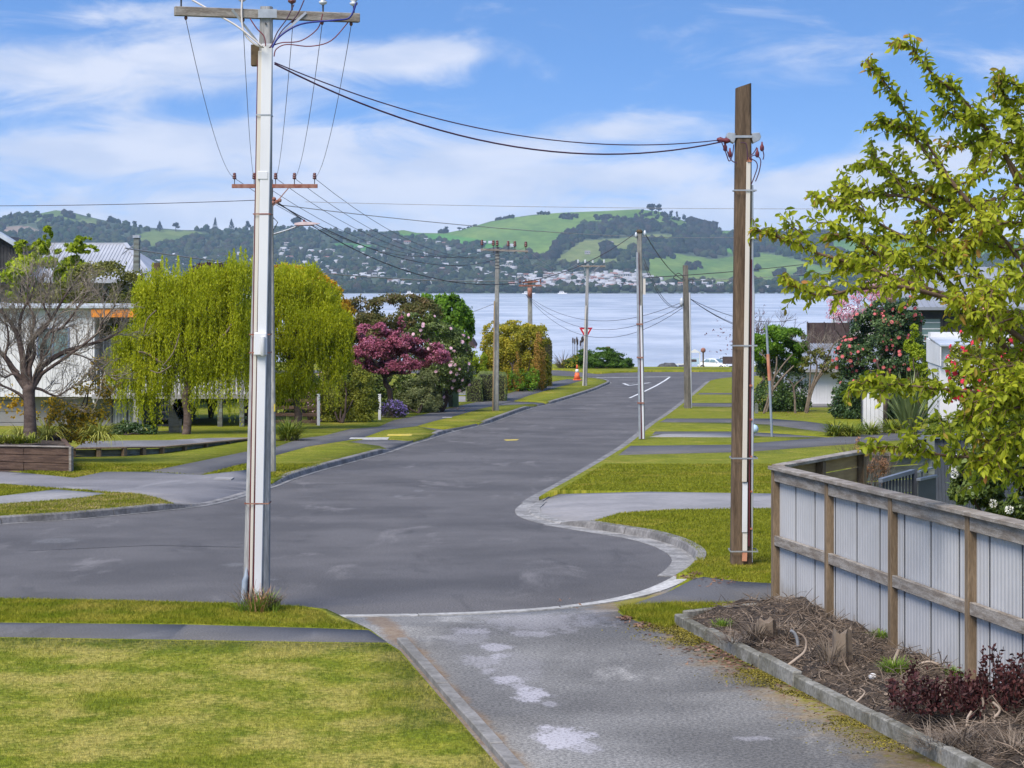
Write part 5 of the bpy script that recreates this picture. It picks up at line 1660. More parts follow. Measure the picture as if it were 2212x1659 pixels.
d = 77.5
bw1 = Vector((P(400, 0, d).x, d, gz(0, d, V_OFF)))
wl = willow('willow_tree', 'big yellow green willow with hanging strands in front of the white house', bw1,
       px_ells([(345, 640, 50, 45), (395, 640, 45, 50), (450, 625, 50, 48), (515, 620, 40, 60), (400, 690, 85, 70), (350, 700, 55, 65), (450, 660, 65, 65), (510, 660, 45, 75), (330, 650, 38, 30), (500, 760, 55, 60), (420, 770, 70, 50), (300, 770, 38, 55), (265, 745, 22, 40), (275, 800, 32, 40), (330, 825, 40, 40), (240, 790, 14, 30)], d, 0.75),
       [(300, 620, 30), (330, 600, 35), (360, 585, 30), (385, 590, 40), (350, 575, 26), (412, 600, 45), (440, 600, 28), (470, 600, 40), (495, 590, 50), (505, 575, 40), (520, 580, 50), (530, 570, 35), (545, 590, 40), (310, 640, 40), (375, 610, 40), (460, 620, 40)], 1700, 76000, d, (0.6, 2.0), gz(0, d, V_OFF) + 0.7)
mb = MB(); limb(mb, bw1 - Vector((0, 0, .2)), P(405, 800, d), 0.17, 0.13, 0.03); mb.build('trunk', m_bark, wl)
for (u, v) in ((340, 700), (380, 660), (450, 660), (500, 700), (300, 760)):
    mb = MB(); limb(mb, P(405, 802, d), P(u, v, d - 0.6), 0.09, 0.03); mb.build('branch', m_palebark, wl)
for ctrl in (((338, 670), (318, 690), (310, 720)), ((388, 720), (375, 760), (352, 790)), ((325, 800), (345, 805), (370, 790))):
    mb = MB(); mb.tube(curve([P(u, v, d - 1.9) for u, v in ctrl], 4), 0.022, 5); mb.build('pale_branch', m_palebark, wl)
d = 81.5
bw2 = Vector((P(640, 0, d).x, d, gz(0, d, V_OFF)))
wl = willow('willow_tree', 'second yellow green willow, dense and upright, just right of the near pole', bw2,
       px_ells([(610, 630, 45, 52), (655, 622, 50, 45), (695, 655, 40, 40), (730, 715, 32, 40), (640, 690, 90, 75), (600, 660, 50, 60), (690, 710, 62, 65), (720, 760, 40, 50), (620, 790, 50, 60), (680, 800, 55, 45), (655, 640, 55, 40), (610, 850, 30, 30), (560, 780, 30, 80)], d, 0.7),
       [(590, 600, 22), (610, 590, 20), (630, 595, 24), (660, 600, 22), (690, 625, 22), (710, 650, 20), (735, 700, 25), (750, 730, 25), (575, 600, 26)], 700, 80000, d, (0.4, 1.1), gz(0, d, V_OFF) + 0.55)
mb = MB(); limb(mb, bw2 - Vector((0, 0, .2)), P(640, 800, d), 0.16, 0.12, 0.03); mb.build('trunk', m_bark, wl)
for (u, v) in ((600, 700), (640, 650), (690, 700), (720, 760)):
    mb = MB(); limb(mb, P(640, 802, d), P(u, v, d), 0.08, 0.03); mb.build('branch', m_bark, wl)

# ---------------- bare tree over the timber wall
d = 60.0
bb = Vector((P(64, 950, d).x, d, P(64, 952, d).z))
bt = thing('bare_tree', bb, 'leafless spreading tree with thick grey trunk over the brown timber wall', 'bare tree')
mb = MB()
tp = curve([bb - Vector((0, 0, .3)), P(65, 925, d), P(64, 880, d), P(62, 845, d), P(66, 832, d)], 3)
mb.tube(tp, [0.22, 0.20, 0.185, 0.175, 0.165, 0.16, 0.155, 0.155, 0.16, 0.17, 0.17, 0.16, 0.15][:len(tp)], 10); mb.build('trunk', m_bark, bt)
limbs = [([(60, 840), (52, 800), (50, 775), (40, 730), (25, 700), (0, 670), (-30, 650)], .12), ([(70, 835), (85, 810), (92, 790), (140, 760), (190, 745), (235, 730), (260, 715)], .11), ([(64, 835), (62, 790), (64, 750), (85, 715), (110, 690), (140, 640), (155, 620)], .10),
         ([(58, 840), (30, 800), (10, 770), (-20, 745), (-60, 720)], .11), ([(74, 830), (88, 800), (92, 750), (105, 720), (130, 710), (150, 690), (170, 660), (190, 630)], .07), ([(66, 830), (64, 795), (75, 760), (68, 720), (75, 690), (60, 650), (62, 600)], .07),
         ([(74, 838), (90, 842), (105, 850), (125, 855), (150, 840), (180, 825), (210, 818)], .045), ([(74, 832), (90, 808), (130, 780), (170, 752), (210, 720), (225, 690), (250, 660)], .06), ([(52, 790), (44, 740), (44, 690), (55, 660), (68, 640), (75, 610)], .06),
         ([(40, 805), (12, 775), (18, 740), (15, 705), (2, 690), (-15, 660)], .05), ([(82, 725), (108, 692), (95, 660), (105, 630), (110, 600)], .045), ([(62, 870), (40, 850), (10, 835), (-20, 825)], .06), ([(72, 850), (70, 835), (78, 800), (110, 745), (120, 690), (160, 655)], .05),
         ([(100, 790), (135, 764), (180, 770), (210, 790), (240, 815)], .035), ([(56, 830), (30, 808), (10, 815), (-10, 800), (-30, 790)], .04)]
twig = MB()
random.seed(21)
def spray(mb, p, dvec, L, r, depth):
    if depth == 0 or L < 0.06:
        return
    q_ = p + dvec * L * 0.5 + Vector(unit(1)[0]) * L * 0.07
    e = p + dvec * L + Vector(unit(1)[0]) * L * 0.12 + Vector((0, 0, 0.03))
    mb.tube([p, q_, e], [r, r * 0.8, r * 0.55], 4 if depth > 1 else 3, cap=False)
    for k in range(random.choice((2, 3, 3))):
        nd = (dvec + Vector(unit(1)[0]) * 0.8 + Vector((0, 0, 0.12))).normalized()
        spray(mb, p.lerp(e, random.uniform(0.35, 1.0)), nd, L * random.uniform(0.5, 0.8), r * 0.6, depth - 1)
for ctrl, r in limbs:
    off = random.uniform(-.5, .5)
    c3 = curve([P(u, v, d + off * i / len(ctrl)) for i, (u, v) in enumerate(ctrl)], 4)
    mb = MB(); mb.tube(c3, [r * (1 - 0.8 * i / (len(c3) - 1)) for i in range(len(c3))], 7); mb.build('limb', m_bark, bt)
    for i in range(5, len(c3)):
        for _ in range(1 if random.random() < 0.75 else 2):
            t = (c3[i] - c3[i - 1]).normalized()
            spray(twig, c3[i], (t + Vector(unit(1)[0]) * 0.9 + Vector((0, 0, 0.25))).normalized(), random.uniform(0.3, 0.65), 0.014, 4)
tw = twig.build('twigs', m_twig, bt); tw['kind'] = 'stuff'
# kowhai and strap leaved plants behind the wall
d = 61.5
kb = Vector((P(150, 0, d).x, d, P(0, 955, d).z))
rt, pos, dirs = plant('kowhai_shrub', 'drooping shrub hung with yellow orange flowers under the bare tree', 'shrub', kb, px_ells([(185, 850, 55, 40), (200, 890, 50, 45), (150, 880, 40, 45), (110, 905, 40, 35), (215, 815, 45, 35), (180, 930, 50, 20)], d, 0.6), 5200, 0.06, L_olive, stems=5, r=0.04, nsub=10, aspect=0.3)
blossom_cloud(rt, pos, dirs, 2800, 0.075, L_kowhai)
blossom_cloud(rt, np.array([P(random.gauss(38, 18), random.gauss(870, 14), d) for _ in range(60)]), unit(60), 260, 0.075, L_kowhai)
for i, (u, v, n_, L_) in enumerate(((100, 950, 130, 0.95), (215, 948, 150, 1.0), (45, 948, 80, 0.7))):
    c = P(u, v, 60.8)
    clump('strap_leaf_plant', ['arching yellow green strap leaf plant right beside the bare trunk', 'arching yellow green strap leaf plant at the right end of the raised bed', 'smaller arching strap leaf plant left of the bare trunk'][i], 'plant', c, n_, L_, 0.035, L_yellowblade, spread=0.12, lean=(0.2, 1.0), droop=1.1, group='strap leaf plants in the raised bed')
c = P(15, 955, 59.3)
rt = thing('ground_cover_plant', c, 'low bright green strappy ground cover along the timber wall top', 'plant')
for i in range(9):
    blades(rt, P(-40 + i * 14, 958 + random.uniform(-3, 3), 58.6), 55, 0.38, 0.03, L_strap, spread=0.2, lean=(0.1, 0.9), droop=0.7, name='blades')
c = gbase(270, 940)
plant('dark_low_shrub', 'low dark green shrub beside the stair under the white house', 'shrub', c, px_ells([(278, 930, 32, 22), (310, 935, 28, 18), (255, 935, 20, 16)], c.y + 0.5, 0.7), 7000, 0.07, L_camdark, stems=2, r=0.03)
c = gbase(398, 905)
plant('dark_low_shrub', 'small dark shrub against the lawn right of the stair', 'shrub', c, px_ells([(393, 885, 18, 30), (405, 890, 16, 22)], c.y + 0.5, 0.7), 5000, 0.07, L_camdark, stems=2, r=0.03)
c = gbase(490, 872)
plant('garden_edge_shrub', 'dark hedge like shrubs along the far edge of the left lawn', 'shrub', c, px_ells([(420, 850, 40, 30), (470, 852, 45, 28), (520, 850, 40, 30)], c.y + 1.5, 0.5), 9000, 0.1, L_bright, stems=3, r=0.05)

# ---------------- right side
c = gbase(1690, 893)
dd = c.y + 1.5
rt, pos, dirs = plant('ivy_clad_tree', 'round topped tree with pale forked stems and dark ivy beside the leaning post', 'tree', c, px_ells([(1670, 735, 42, 30), (1705, 740, 38, 30), (1725, 765, 24, 26), (1650, 755, 30, 28)], dd, 0.8), 14000, 0.10, L_bright, stems=0, trim=False, nsub=18)
foliage(rt, px_ells([(1668, 830, 40, 60), (1715, 840, 32, 50), (1680, 790, 45, 30), (1690, 875, 42, 20)], dd + 0.6, 0.5), 15000, 0.09, L_ivy, name='ivy', zmin=c.z)
for ctrl in (((1650, 893), (1660, 860), (1668, 825), (1690, 790), (1712, 765)), ((1655, 890), (1668, 845), (1664, 800), (1655, 775), (1640, 760)), ((1668, 845), (1690, 815), (1715, 790)), ((1662, 860), (1676, 800), (1678, 770))):
    mb = MB(); c3 = curve([P(u, v, dd - 1.6) for u, v in ctrl], 4); mb.tube(c3, [0.06 * (1 - 0.6 * i / len(c3)) for i in range(len(c3))], 7); mb.build('stem', m_palebark, rt)
# thin purple twigged tree behind
dd = 112
c = Vector((P(1640, 0, dd).x, dd, gz(0, dd, V_OFF)))
rt = thing('budding_tree', c, 'small leafless tree with reddish buds against the lake behind the wooden pole', 'bare tree')
tw = MB()
for i in range(14):
    spray(tw, P(1650 + random.uniform(-25, 25), 745, dd), Vector((random.uniform(-1, .8), random.uniform(-.4, .4), random.uniform(.3, 1))).normalized(), 1.0, 0.025, 4)
mb = MB(); limb(mb, c, P(1650, 745, dd), 0.09, 0.06); mb.build('trunk', m_bark, rt)
o = tw.build('twigs', m_bark, rt); o['kind'] = 'stuff'
blossom_cloud(rt, np.array([P(random.gauss(1605, 28), random.gauss(720, 28), dd) for _ in range(200)]), unit(200), 330, 0.08, L_plum)
# multi stemmed shrub in front of the white house
c = gbase(1742, 893)
dd = c.y + 0.3
rt, pos, dirs = plant('multi_stem_shrub', 'open shrub with several bare brown stems before the white house wall', 'shrub', c, px_ells([(1750, 775, 16, 14), (1790, 790, 20, 16), (1735, 790, 12, 14), (1775, 765, 20, 12), (1810, 800, 18, 18)], dd, 0.8), 1400, 0.10, L_olive, stems=0, trim=False)
for ctrl in (((1742, 893), (1750, 850), (1765, 815), (1790, 790)), ((1744, 890), (1756, 840), (1782, 800), (1810, 785)), ((1740, 890), (1748, 845), (1750, 810), (1752, 770)), ((1718, 895), (1717, 860), (1716, 835), (1738, 815)), ((1717, 860), (1712, 830), (1700, 818)), ((1748, 850), (1775, 800), (1800, 745), (1820, 730)), ((1750, 845), (1765, 790), (1740, 740))):
    mb = MB(); c3 = curve([P(u, v, dd) for u, v in ctrl], 4); mb.tube(c3, [0.06 * (1 - 0.8 * i / len(c3)) for i in range(len(c3))], 6); mb.build('stem', m_palebark, rt)
tw = MB()
for i in range(16):
    spray(tw, P(1760 + random.uniform(-20, 40), 770 + random.uniform(-15, 15), dd), Vector((random.uniform(-.9, .9), random.uniform(-.3, .3), random.uniform(.3, 1))).normalized(), 0.7, 0.014, 4)
o = tw.build('twigs', m_twig, rt); o['kind'] = 'stuff'
# camellia covered in salmon flowers
c = gbase(1895, 908)
dd = c.y + 2.0
rt, pos, dirs = plant('salmon_camellia', 'tall dark camellia covered in salmon pink flowers before the dark house', 'camellia', c,
     px_ells([(1900, 720, 62, 50), (1945, 710, 50, 50), (1860, 770, 55, 45), (1920, 780, 75, 60), (1975, 780, 45, 50), (1880, 850, 70, 55), (1950, 850, 55, 40), (1840, 850, 40, 50), (1905, 675, 30, 28), (1955, 668, 28, 26), (1870, 890, 60, 22)], dd, 0.8), 52000, 0.10, L_camdark, stems=5, r=0.08)
flowers(rt, pos, dirs, 210, 0.078, L_pinkrose, where=lambda p: p[:, 2] > P(0, 830, dd).z)
# pink blossom behind
dd = 110.0
c = Vector((P(1850, 0, dd).x, dd, gz(0, dd, V_OFF)))
rt, pos, dirs = plant('pink_cherry', 'airy pink blossom tree rising behind the salmon camellia', 'blossom tree', c, px_ells([(1885, 645, 34, 34), (1840, 665, 38, 22), (1805, 660, 20, 16), (1815, 680, 26, 14), (1900, 615, 26, 18), (1920, 590, 18, 14)], dd, 0.8), 900, 0.07, L_plum, stems=5, r=0.06, trim=False, nsub=12, stem_name='branch')
blossom_cloud(rt, pos, dirs, 3600, 0.075, L_palepink, spread=0.12)
plant('lime_maple', 'lime green young shrub at the right edge of the salmon camellia', 'shrub', Vector((P(1990, 0, 86).x, 86, gz(0, 86, V_OFF))), px_ells([(1965, 745, 12, 18), (1985, 775, 18, 30), (1975, 715, 10, 14), (2000, 810, 16, 30), (1995, 850, 20, 30)], 87, 0.8), 6000, 0.10, L_lime, stems=3, r=0.04)
# flax and agapanthus in front of the white garage
c = gbase(1965, 935)
clump('flax_plant', 'tall grey green flax fan beside the white garage corner', 'flax', c, 75, 2.3, 0.10, L_flax, spread=0.3, lean=(0.0, 0.75), droop=0.22, seg=5)
for i, (u, v) in enumerate(((1805, 942), (1840, 942), (1880, 938), (1925, 935))):
    c = gbase(u, v)
    clump('agapanthus_clump', ['dark green arching clump at the driveway edge, leftmost of the row', 'dark green arching clump, second in the row below the salmon camellia', 'dark green arching clump, third in the row below the salmon camellia', 'dark green arching clump at the foot of the flax fan'][i], 'plant', c, 190, 0.75, 0.035, L_strap, spread=0.3, lean=(0.1, 1.0), droop=0.9, group='arching clumps along the driveway')
# rhododendron over the garage wall
dd = 72.0
c = Vector((P(2130, 0, dd).x, dd, gz(0, dd, V_OFF)))
rt, pos, dirs = plant('red_rhododendron', 'open shrub with bright red flower clusters in front of the white garage', 'rhododendron', c, px_ells([(2110, 760, 50, 45), (2160, 790, 60, 60), (2090, 830, 45, 40), (2200, 850, 60, 50), (2070, 790, 25, 40), (2130, 700, 40, 30), (2200, 730, 50, 40), (2140, 860, 70, 30)], dd, 0.7), 11000, 0.10, L_bush, stems=6, r=0.05, trim=False, inner=0.5)
flowers(rt, pos, dirs, 190, 0.10, L_red)
blossom_cloud(rt, pos, dirs, 1500, 0.06, L_white)
# spreading conifer
dd = 60.0
c = Vector((P(2120, 0, dd).x, dd, gz(0, dd, V_OFF)))
rt, pos, dirs = plant('spreading_conifer', 'low spreading yellow green conifer above the dark slate fence', 'conifer', c, px_ells([(2060, 915, 50, 26), (2110, 900, 55, 32), (2170, 915, 70, 34), (2050, 935, 55, 20), (2120, 940, 90, 26), (2210, 930, 60, 30)], dd, 0.8), 16000, 0.12, L_conifer, stems=4, r=0.05, trim=False, aspect=0.18, droop=0.35, nsub=24)
# white flowering viburnum near the fence
dd = 35.0
c = Vector((P(2150, 0, dd).x, dd, gz(0, dd, V_OFF)))
rt, pos, dirs = plant('white_viburnum', 'leafy shrub with white flower heads between slate fence and timber fence', 'viburnum', c, px_ells([(2130, 1010, 60, 45), (2180, 980, 60, 60), (2110, 1060, 55, 40), (2190, 1060, 60, 60), (2220, 1000, 50, 60), (2090, 1040, 30, 35)], dd, 0.9), 13000, 0.075, L_camellia, stems=4, r=0.04, trim=False)
k_ = rng.choice(len(pos), 46)
blossom_cloud(rt, np.repeat(pos[k_] + dirs[k_] * 0.08, 26, 0), np.repeat(dirs[k_], 26, 0), 2200, 0.034, L_white, spread=0.06)
# russet twiggy shrub behind the fence return
dd = 31.0
c = Vector((P(1880, 0, dd).x, dd, gz(0, dd, V_OFF)))
rt = thing('russet_shrub', c, 'wispy russet brown shrub behind the corner of the timber fence', 'shrub')
tw = MB()
for i in range(30):
    spray(tw, P(random.uniform(1850, 1910), 1050, dd + random.uniform(-.3, .3)), Vector((random.uniform(-.6, .6), random.uniform(-.4, .4), 1)).normalized(), random.uniform(0.2, 0.34), 0.006, 4)
limb(tw, P(1860, 1060, dd), P(1854, 945, dd), 0.008, 0.003)
o = tw.build('twigs', m_deadtwig, rt); o['kind'] = 'stuff'
mb = MB(); limb(mb, c, P(1880, 1045, dd), 0.03, 0.02); mb.build('stem', m_bark, rt)
foliage(rt, px_ells([(1875, 1010, 42, 24), (1855, 975, 9, 30), (1895, 1000, 22, 14)], dd, 0.8), 1500, 0.022, L_russet)

# ---------------- tufts round the first pole
b_ = G(553, 1320, V_OFF)
rt = thing('grass_tuft', b_, 'rank tuft of long green and dry grass round the foot of the near pole', 'grass tuft')
for (u, v, n_, L_, m_) in ((548, 1322, 130, 0.20, L_tuft), (574, 1320, 80, 0.30, L_tuft), (522, 1322, 60, 0.16, L_tuft), (582, 1318, 150, 0.32, L_straw), (538, 1318, 70, 0.36, L_straw), (558, 1322, 50, 0.34, L_russet), (592, 1322, 40, 0.16, L_tuft)):
    blades(rt, G(u, v, V_OFF), n_, L_, 0.008, m_, spread=0.13, lean=(0.0, 0.6), droop=0.6, name='dry_blades' if m_ is L_straw else 'blades', seg=3)

# ------------------------------------------------------------------ buildings and fences
def wall_boards(mb, a, b, z0, z1, step, gap=0.012, depth=0.022, horizontal=False, face=-1):
    """separate boards covering the wall from a to b (xy), z0..z1"""
    a, b = Vector((a[0], a[1], 0)), Vector((b[0], b[1], 0))
    d = (b - a)
    L = d.length
    d.normalize()
    n = Vector((d.y, -d.x, 0))
    if horizontal:
        k = max(1, round((z1 - z0) / step))
        h = (z1 - z0) / k
        for i in range(k):
            zz = z0 + h * (i + 0.5)
            p, q = a + n * depth / 2, b + n * depth / 2
            mb.bar((p.x, p.y, zz), (q.x, q.y, zz), depth, h - gap)
    else:
        k = max(1, round(L / step))
        w = L / k
        for i in range(k):
            p = a + d * (w * (i + 0.5)) + n * depth / 2
            mb.bar((p.x, p.y, z0), (p.x, p.y, z1), w - gap, depth, n)


# ---- white flat roofed house on the left
d = 84.0
k = d / F
X = lambda u: (u - U0) * k
Z = lambda v: CZ + (HV - v) * k
ha = thing('white_house', (X(100), d, gz(0, d)), 'flat roofed white house with orange fascia panel and grey lower storey, behind the bare tree', 'house')
xl, xr, xe = X(-420), X(200), X(330)
mb = MB(); mb.box((xl, d, Z(857)), (xr, d + 9, Z(667))); mb.build('upper_wall', m_white, ha)
mb = MB(); wall_boards(mb, (xl, d - 0.002), (xr, d - 0.002), Z(857), Z(668), 0.145, 0.012, 0.02); o = mb.build('cladding_board', m_white, ha); o['kind'] = 'stuff'
mb = MB(); mb.box((xl - 0.3, d - 0.35, Z(667)), (xe + 3.5, d + 9.3, Z(656))); rf = mb.build('roof', m_silver, ha, bevel=0.02)
mb = MB(); mb.box((xl - 0.3, d - 0.40, Z(666)), (xe + 3.5, d - 0.352, Z(659))); mb.build('gutter', m_silver, rf, bevel=0.012)
mb = MB(); mb.box((xr + 0.01, d - 0.345, Z(685)), (xe, d - 0.25, Z(667.3))); mb.build('orange_fascia', m_orange, ha)
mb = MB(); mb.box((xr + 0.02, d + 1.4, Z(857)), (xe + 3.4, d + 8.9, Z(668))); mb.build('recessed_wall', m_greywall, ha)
def window(parent, x0, x1, z0, z1, y, frame, glass, mull=1, t=0.05, proud=0.03, rev=0.04, sash=None):
    mb = MB()
    mb.box((x0, y - proud, z0), (x0 + t, y + rev, z1)); mb.box((x1 - t, y - proud, z0), (x1, y + rev, z1))
    mb.box((x0 + t, y - proud, z0), (x1 - t, y + rev, z0 + t)); mb.box((x0 + t, y - proud, z1 - t), (x1 - t, y + rev, z1))
    for i in range(1, mull):
        xm = x0 + (x1 - x0) * i / mull
        mb.box((xm - t / 2, y - proud + 0.004, z0 + t), (xm + t / 2, y + rev, z1 - t))
    fr = mb.build('window_frame', frame, parent)
    xs_ = [x0 + (x1 - x0) * i / mull for i in range(mull + 1)]
    for a, b in zip(xs_, xs_[1:]):
        mb = MB(); mb.box((a + t * 0.6, y - 0.008, z0 + t * 0.8), (b - t * 0.6, y + 0.002, z1 - t * 0.8)); mb.build('pane', glass, fr)
    return fr
m_blueframe = M('blue_grey_frame', (0.18, 0.22, 0.32), None, 2, 0.5)
window(ha, X(80), X(150), Z(772), Z(708), d - 0.03, m_blueframe, m_glass, 2)
window(ha, X(208), X(228), Z(850), Z(700), d + 1.38, m_white, m_curtain, 1)
window(ha, X(240), X(300), Z(850), Z(700), d + 1.38, m_white, m_curtain, 2)
mb = MB(); mb.tube([(X(204), d - 0.08, Z(668)), (X(204), d - 0.08, Z(872))], 0.045, 8); mb.build('downpipe', m_white, ha)
# lower storey
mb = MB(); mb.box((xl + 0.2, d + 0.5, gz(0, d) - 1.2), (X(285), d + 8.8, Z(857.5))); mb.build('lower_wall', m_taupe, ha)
gdx0, gdx1, gdz = X(-60), X(52), Z(872)
gd = MB(); gd.box((gdx0, d + 0.42, gz(0, d) - 0.9), (gdx1, d + 0.49, gdz)); gdo = gd.build('garage_door', m_greywall, ha)
for i in range(6):
    z0_ = gz(0, d) - 0.6 + i * 0.42
    mb = MB(); mb.box((gdx0 + 0.03, d + 0.395, z0_), (gdx1 - 0.03, d + 0.418, z0_ + 0.40)); mb.build('door_panel', m_greywall, gdo, bevel=0.008)
window(ha, X(305) - 1.2, X(305) + 0.0, gz(0, d) - 0.2, Z(866), d + 0.46, m_darkmetal, m_curtain, 2)
# balcony with rail, posts under it
zb = Z(857)
mb = MB(); mb.box((xr + 0.02, d - 0.3, zb - 0.06), (X(545), d + 1.38, zb + 0.1)); bal = mb.build('balcony_floor', m_greywall, ha)
mb = MB(); mb.box((xr + 0.02, d - 0.28, Z(798)), (X(545), d - 0.22, Z(794))); mb.build('rail', m_white, bal)
for i in range(38):
    x_ = xr + 0.2 + i * (X(545) - xr - 0.3) / 37
    mb = MB(); mb.box((x_ - 0.02, d - 0.27, zb + 0.1), (x_ + 0.02, d - 0.23, Z(798))); mb.build('baluster', m_white, bal)
for u, vb in ((296, 955), (477, 948), (524, 946)):
    mb = MB(); mb.box((X(u) - 0.09, d - 0.28, gz(0, d) - 0.3), (X(u) + 0.09, d - 0.10, zb - 0.061)); mb.build('post', m_mossywood if u > 300 else m_greywall, ha, bevel=0.01)
# flue on the roof
mb = MB(); mb.tube([(X(318), d + 2.5, Z(655)), (X(318), d + 2.5, Z(595))], 0.16, 12); fl = mb.build('flue', m_galv, ha)
mb = MB(); mb.tube([(X(318), d + 2.5, Z(594)), (X(318), d + 2.5, Z(566))], 0.19, 12); mb.build('flue_cap', m_boxwood, fl)
# ---- outdoor stair
d2 = 79.0
k2 = d2 / F
X2 = lambda u: (u - U0) * k2
Z2 = lambda v: CZ + (HV - v) * k2
stp = thing('timber_stair', (X2(360), d2, gz(0, d2)), 'grey timber garden stair with open treads and a slatted side screen', 'stair')
for i in range(6):
    v = 950 - i * 13.5
    mb = MB(); mb.box((X2(336), d2 + i * 0.28 - 0.14, Z2(v)), (X2(370) - i * 0.06, d2 + i * 0.28 + 0.14, Z2(v) + 0.05)); mb.build('tread', m_dark, stp)
for i in range(9):
    u = 366 + i * 2.7
    top = 866 + (i * 6 if i > 4 else 0)
    mb = MB(); mb.box((X2(u), d2 - 0.2, gz(0, d2)), (X2(u + 2.2), d2 - 0.16, Z2(866 + i * 5))); mb.build('screen_slat', m_oldwood, stp)
mb = MB(); mb.box((X2(390), d2 - 0.24, gz(0, d2)), (X2(393.5), d2 - 0.1, Z2(905))); mb.build('newel_post', m_oldwood, stp)
mb = MB(); mb.bar((X2(350), d2 + 1.6, gz(0, d2) + 1.35), (X2(372), d2 - 0.1, gz(0, d2) + 0.05), 0.05, 0.25); mb.build('stringer', m_dark, stp)

# ---- grey roofed house farther back
d3 = 104.0
k3 = d3 / F
X3 = lambda u: (u - U0) * k3
Z3 = lambda v: CZ + (HV - v) * k3
hb = thing('grey_roof_house', (X3(150), d3, gz(0, d3)), 'house with wide pale grey hipped roof and dark gable, beyond the lime tree', 'house')
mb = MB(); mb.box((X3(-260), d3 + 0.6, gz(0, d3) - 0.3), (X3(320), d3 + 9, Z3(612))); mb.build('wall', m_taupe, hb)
mb = MB()
e0, e1, r0, r1 = (X3(-60), d3, Z3(604)), (X3(332), d3, Z3(604)), (X3(60), d3 + 5, Z3(522)), (X3(230), d3 + 5, Z3(522))
f0, f1 = (X3(-60), d3 + 10, Z3(604)), (X3(332), d3 + 10, Z3(604))
vs = [e0, e1, r1, r0, f0, f1]
lowv = [(x, y, z - 0.16) for x, y, z in vs]
mb.add(vs + lowv, [(0, 1, 2, 3), (1, 5, 2), (5, 4, 3, 2), (4, 0, 3), (6, 9, 8, 7), (7, 8, 11), (11, 8, 9, 10), (10, 9, 6), (0, 6, 7, 1), (1, 7, 11, 5), (5, 11, 10, 4), (4, 10, 6, 0)])
rf = mb.build('roof', m_roofgrey, hb)
rib = MB()
for i in range(1, 52):
    x = e0[0] + (e1[0] - e0[0]) * i / 52
    if x < r0[0]:
        t = (x - e0[0]) / (r0[0] - e0[0])
    elif x > r1[0]:
        t = (e1[0] - x) / (e1[0] - r1[0])
    else:
        t = 1
    rib.bar((x, e0[1], e0[2] + 0.012), (x, e0[1] + 5 * t, e0[2] + (r0[2] - e0[2]) * t + 0.012), 0.05, 0.035)
o = rib.build('roof_rib', m_roofgrey, rf); o['kind'] = 'stuff'
mb = MB(); mb.bar(r0, r1, 0.22, 0.1); mb.build('ridge_cap', m_roofgrey, rf)
mb = MB(); mb.bar((r1[0], r1[1], r1[2] + 0.02), (e1[0], e1[1], e1[2] + 0.02), 0.2, 0.08); mb.build('hip_cap', m_roofgrey, rf)
# gable porch on the left
mb = MB(); mb.prism([(X3(-70), d3 - 2, Z3(615)), (X3(58), d3 - 2, Z3(615)), (X3(58), d3 - 2, Z3(533)), (X3(20), d3 - 2, Z3(511)), (X3(-70), d3 - 2, Z3(565))], (0, 4, 0)); gb = mb.build('gable', m_dark, hb)
for i in range(9):
    u = -5 + i * 7
    mb = MB(); mb.box((X3(u), d3 - 2.025, Z3(612)), (X3(u + 6), d3 - 2.003, Z3(526 + max(0, (u - 20) * 0.55) + max(0, (20 - u) * 0.6)))); mb.build('board', m_dark, gb)
mb = MB(); mb.bar((X3(20), d3 - 2.15, Z3(507)), (X3(66), d3 - 2.15, Z3(535)), 0.5, 0.2); mb.bar((X3(20), d3 - 2.15, Z3(507)), (X3(-75), d3 - 2.15, Z3(563)), 0.5, 0.2)
bb_ = mb.build('barge_board', m_silver, hb); bb_['kind'] = 'stuff'
# low annex roof to the right, flue
mb = MB()
vs = [(X3(285), d3 - 3, Z3(604)), (X3(415), d3 - 3, Z3(618)), (X3(415), d3 + 3, Z3(610)), (X3(285), d3 + 3, Z3(592))]
mb.prism(vs, (0, 0, -0.14)); an = mb.build('annex_roof', m_roofgrey, hb)
mb = MB(); mb.box((X3(300), d3 - 2.6, gz(0, d3)), (X3(405), d3 + 2.6, Z3(618))); mb.build('annex_wall', m_taupe, hb)
mb = MB(); mb.box((X3(290), d3 - 0.2, Z3(590)), (X3(302), d3 + 0.15, Z3(514))); fl = mb.build('flue_stack', m_mossywood, hb, bevel=0.02)
mb = MB(); mb.box((X3(288.5), d3 - 0.25, Z3(514)), (X3(303), d3 + 0.2, Z3(508))); mb.build('flue_cap', m_galv, fl)
for (u, v) in ((252, 548), (276, 590)):
    mb = MB(); mb.tube([(X3(291), d3, Z3(528)), (X3(u), d3 + 1.5, Z3(v))], 0.035, 6); mb.build('stay', m_galv, fl)

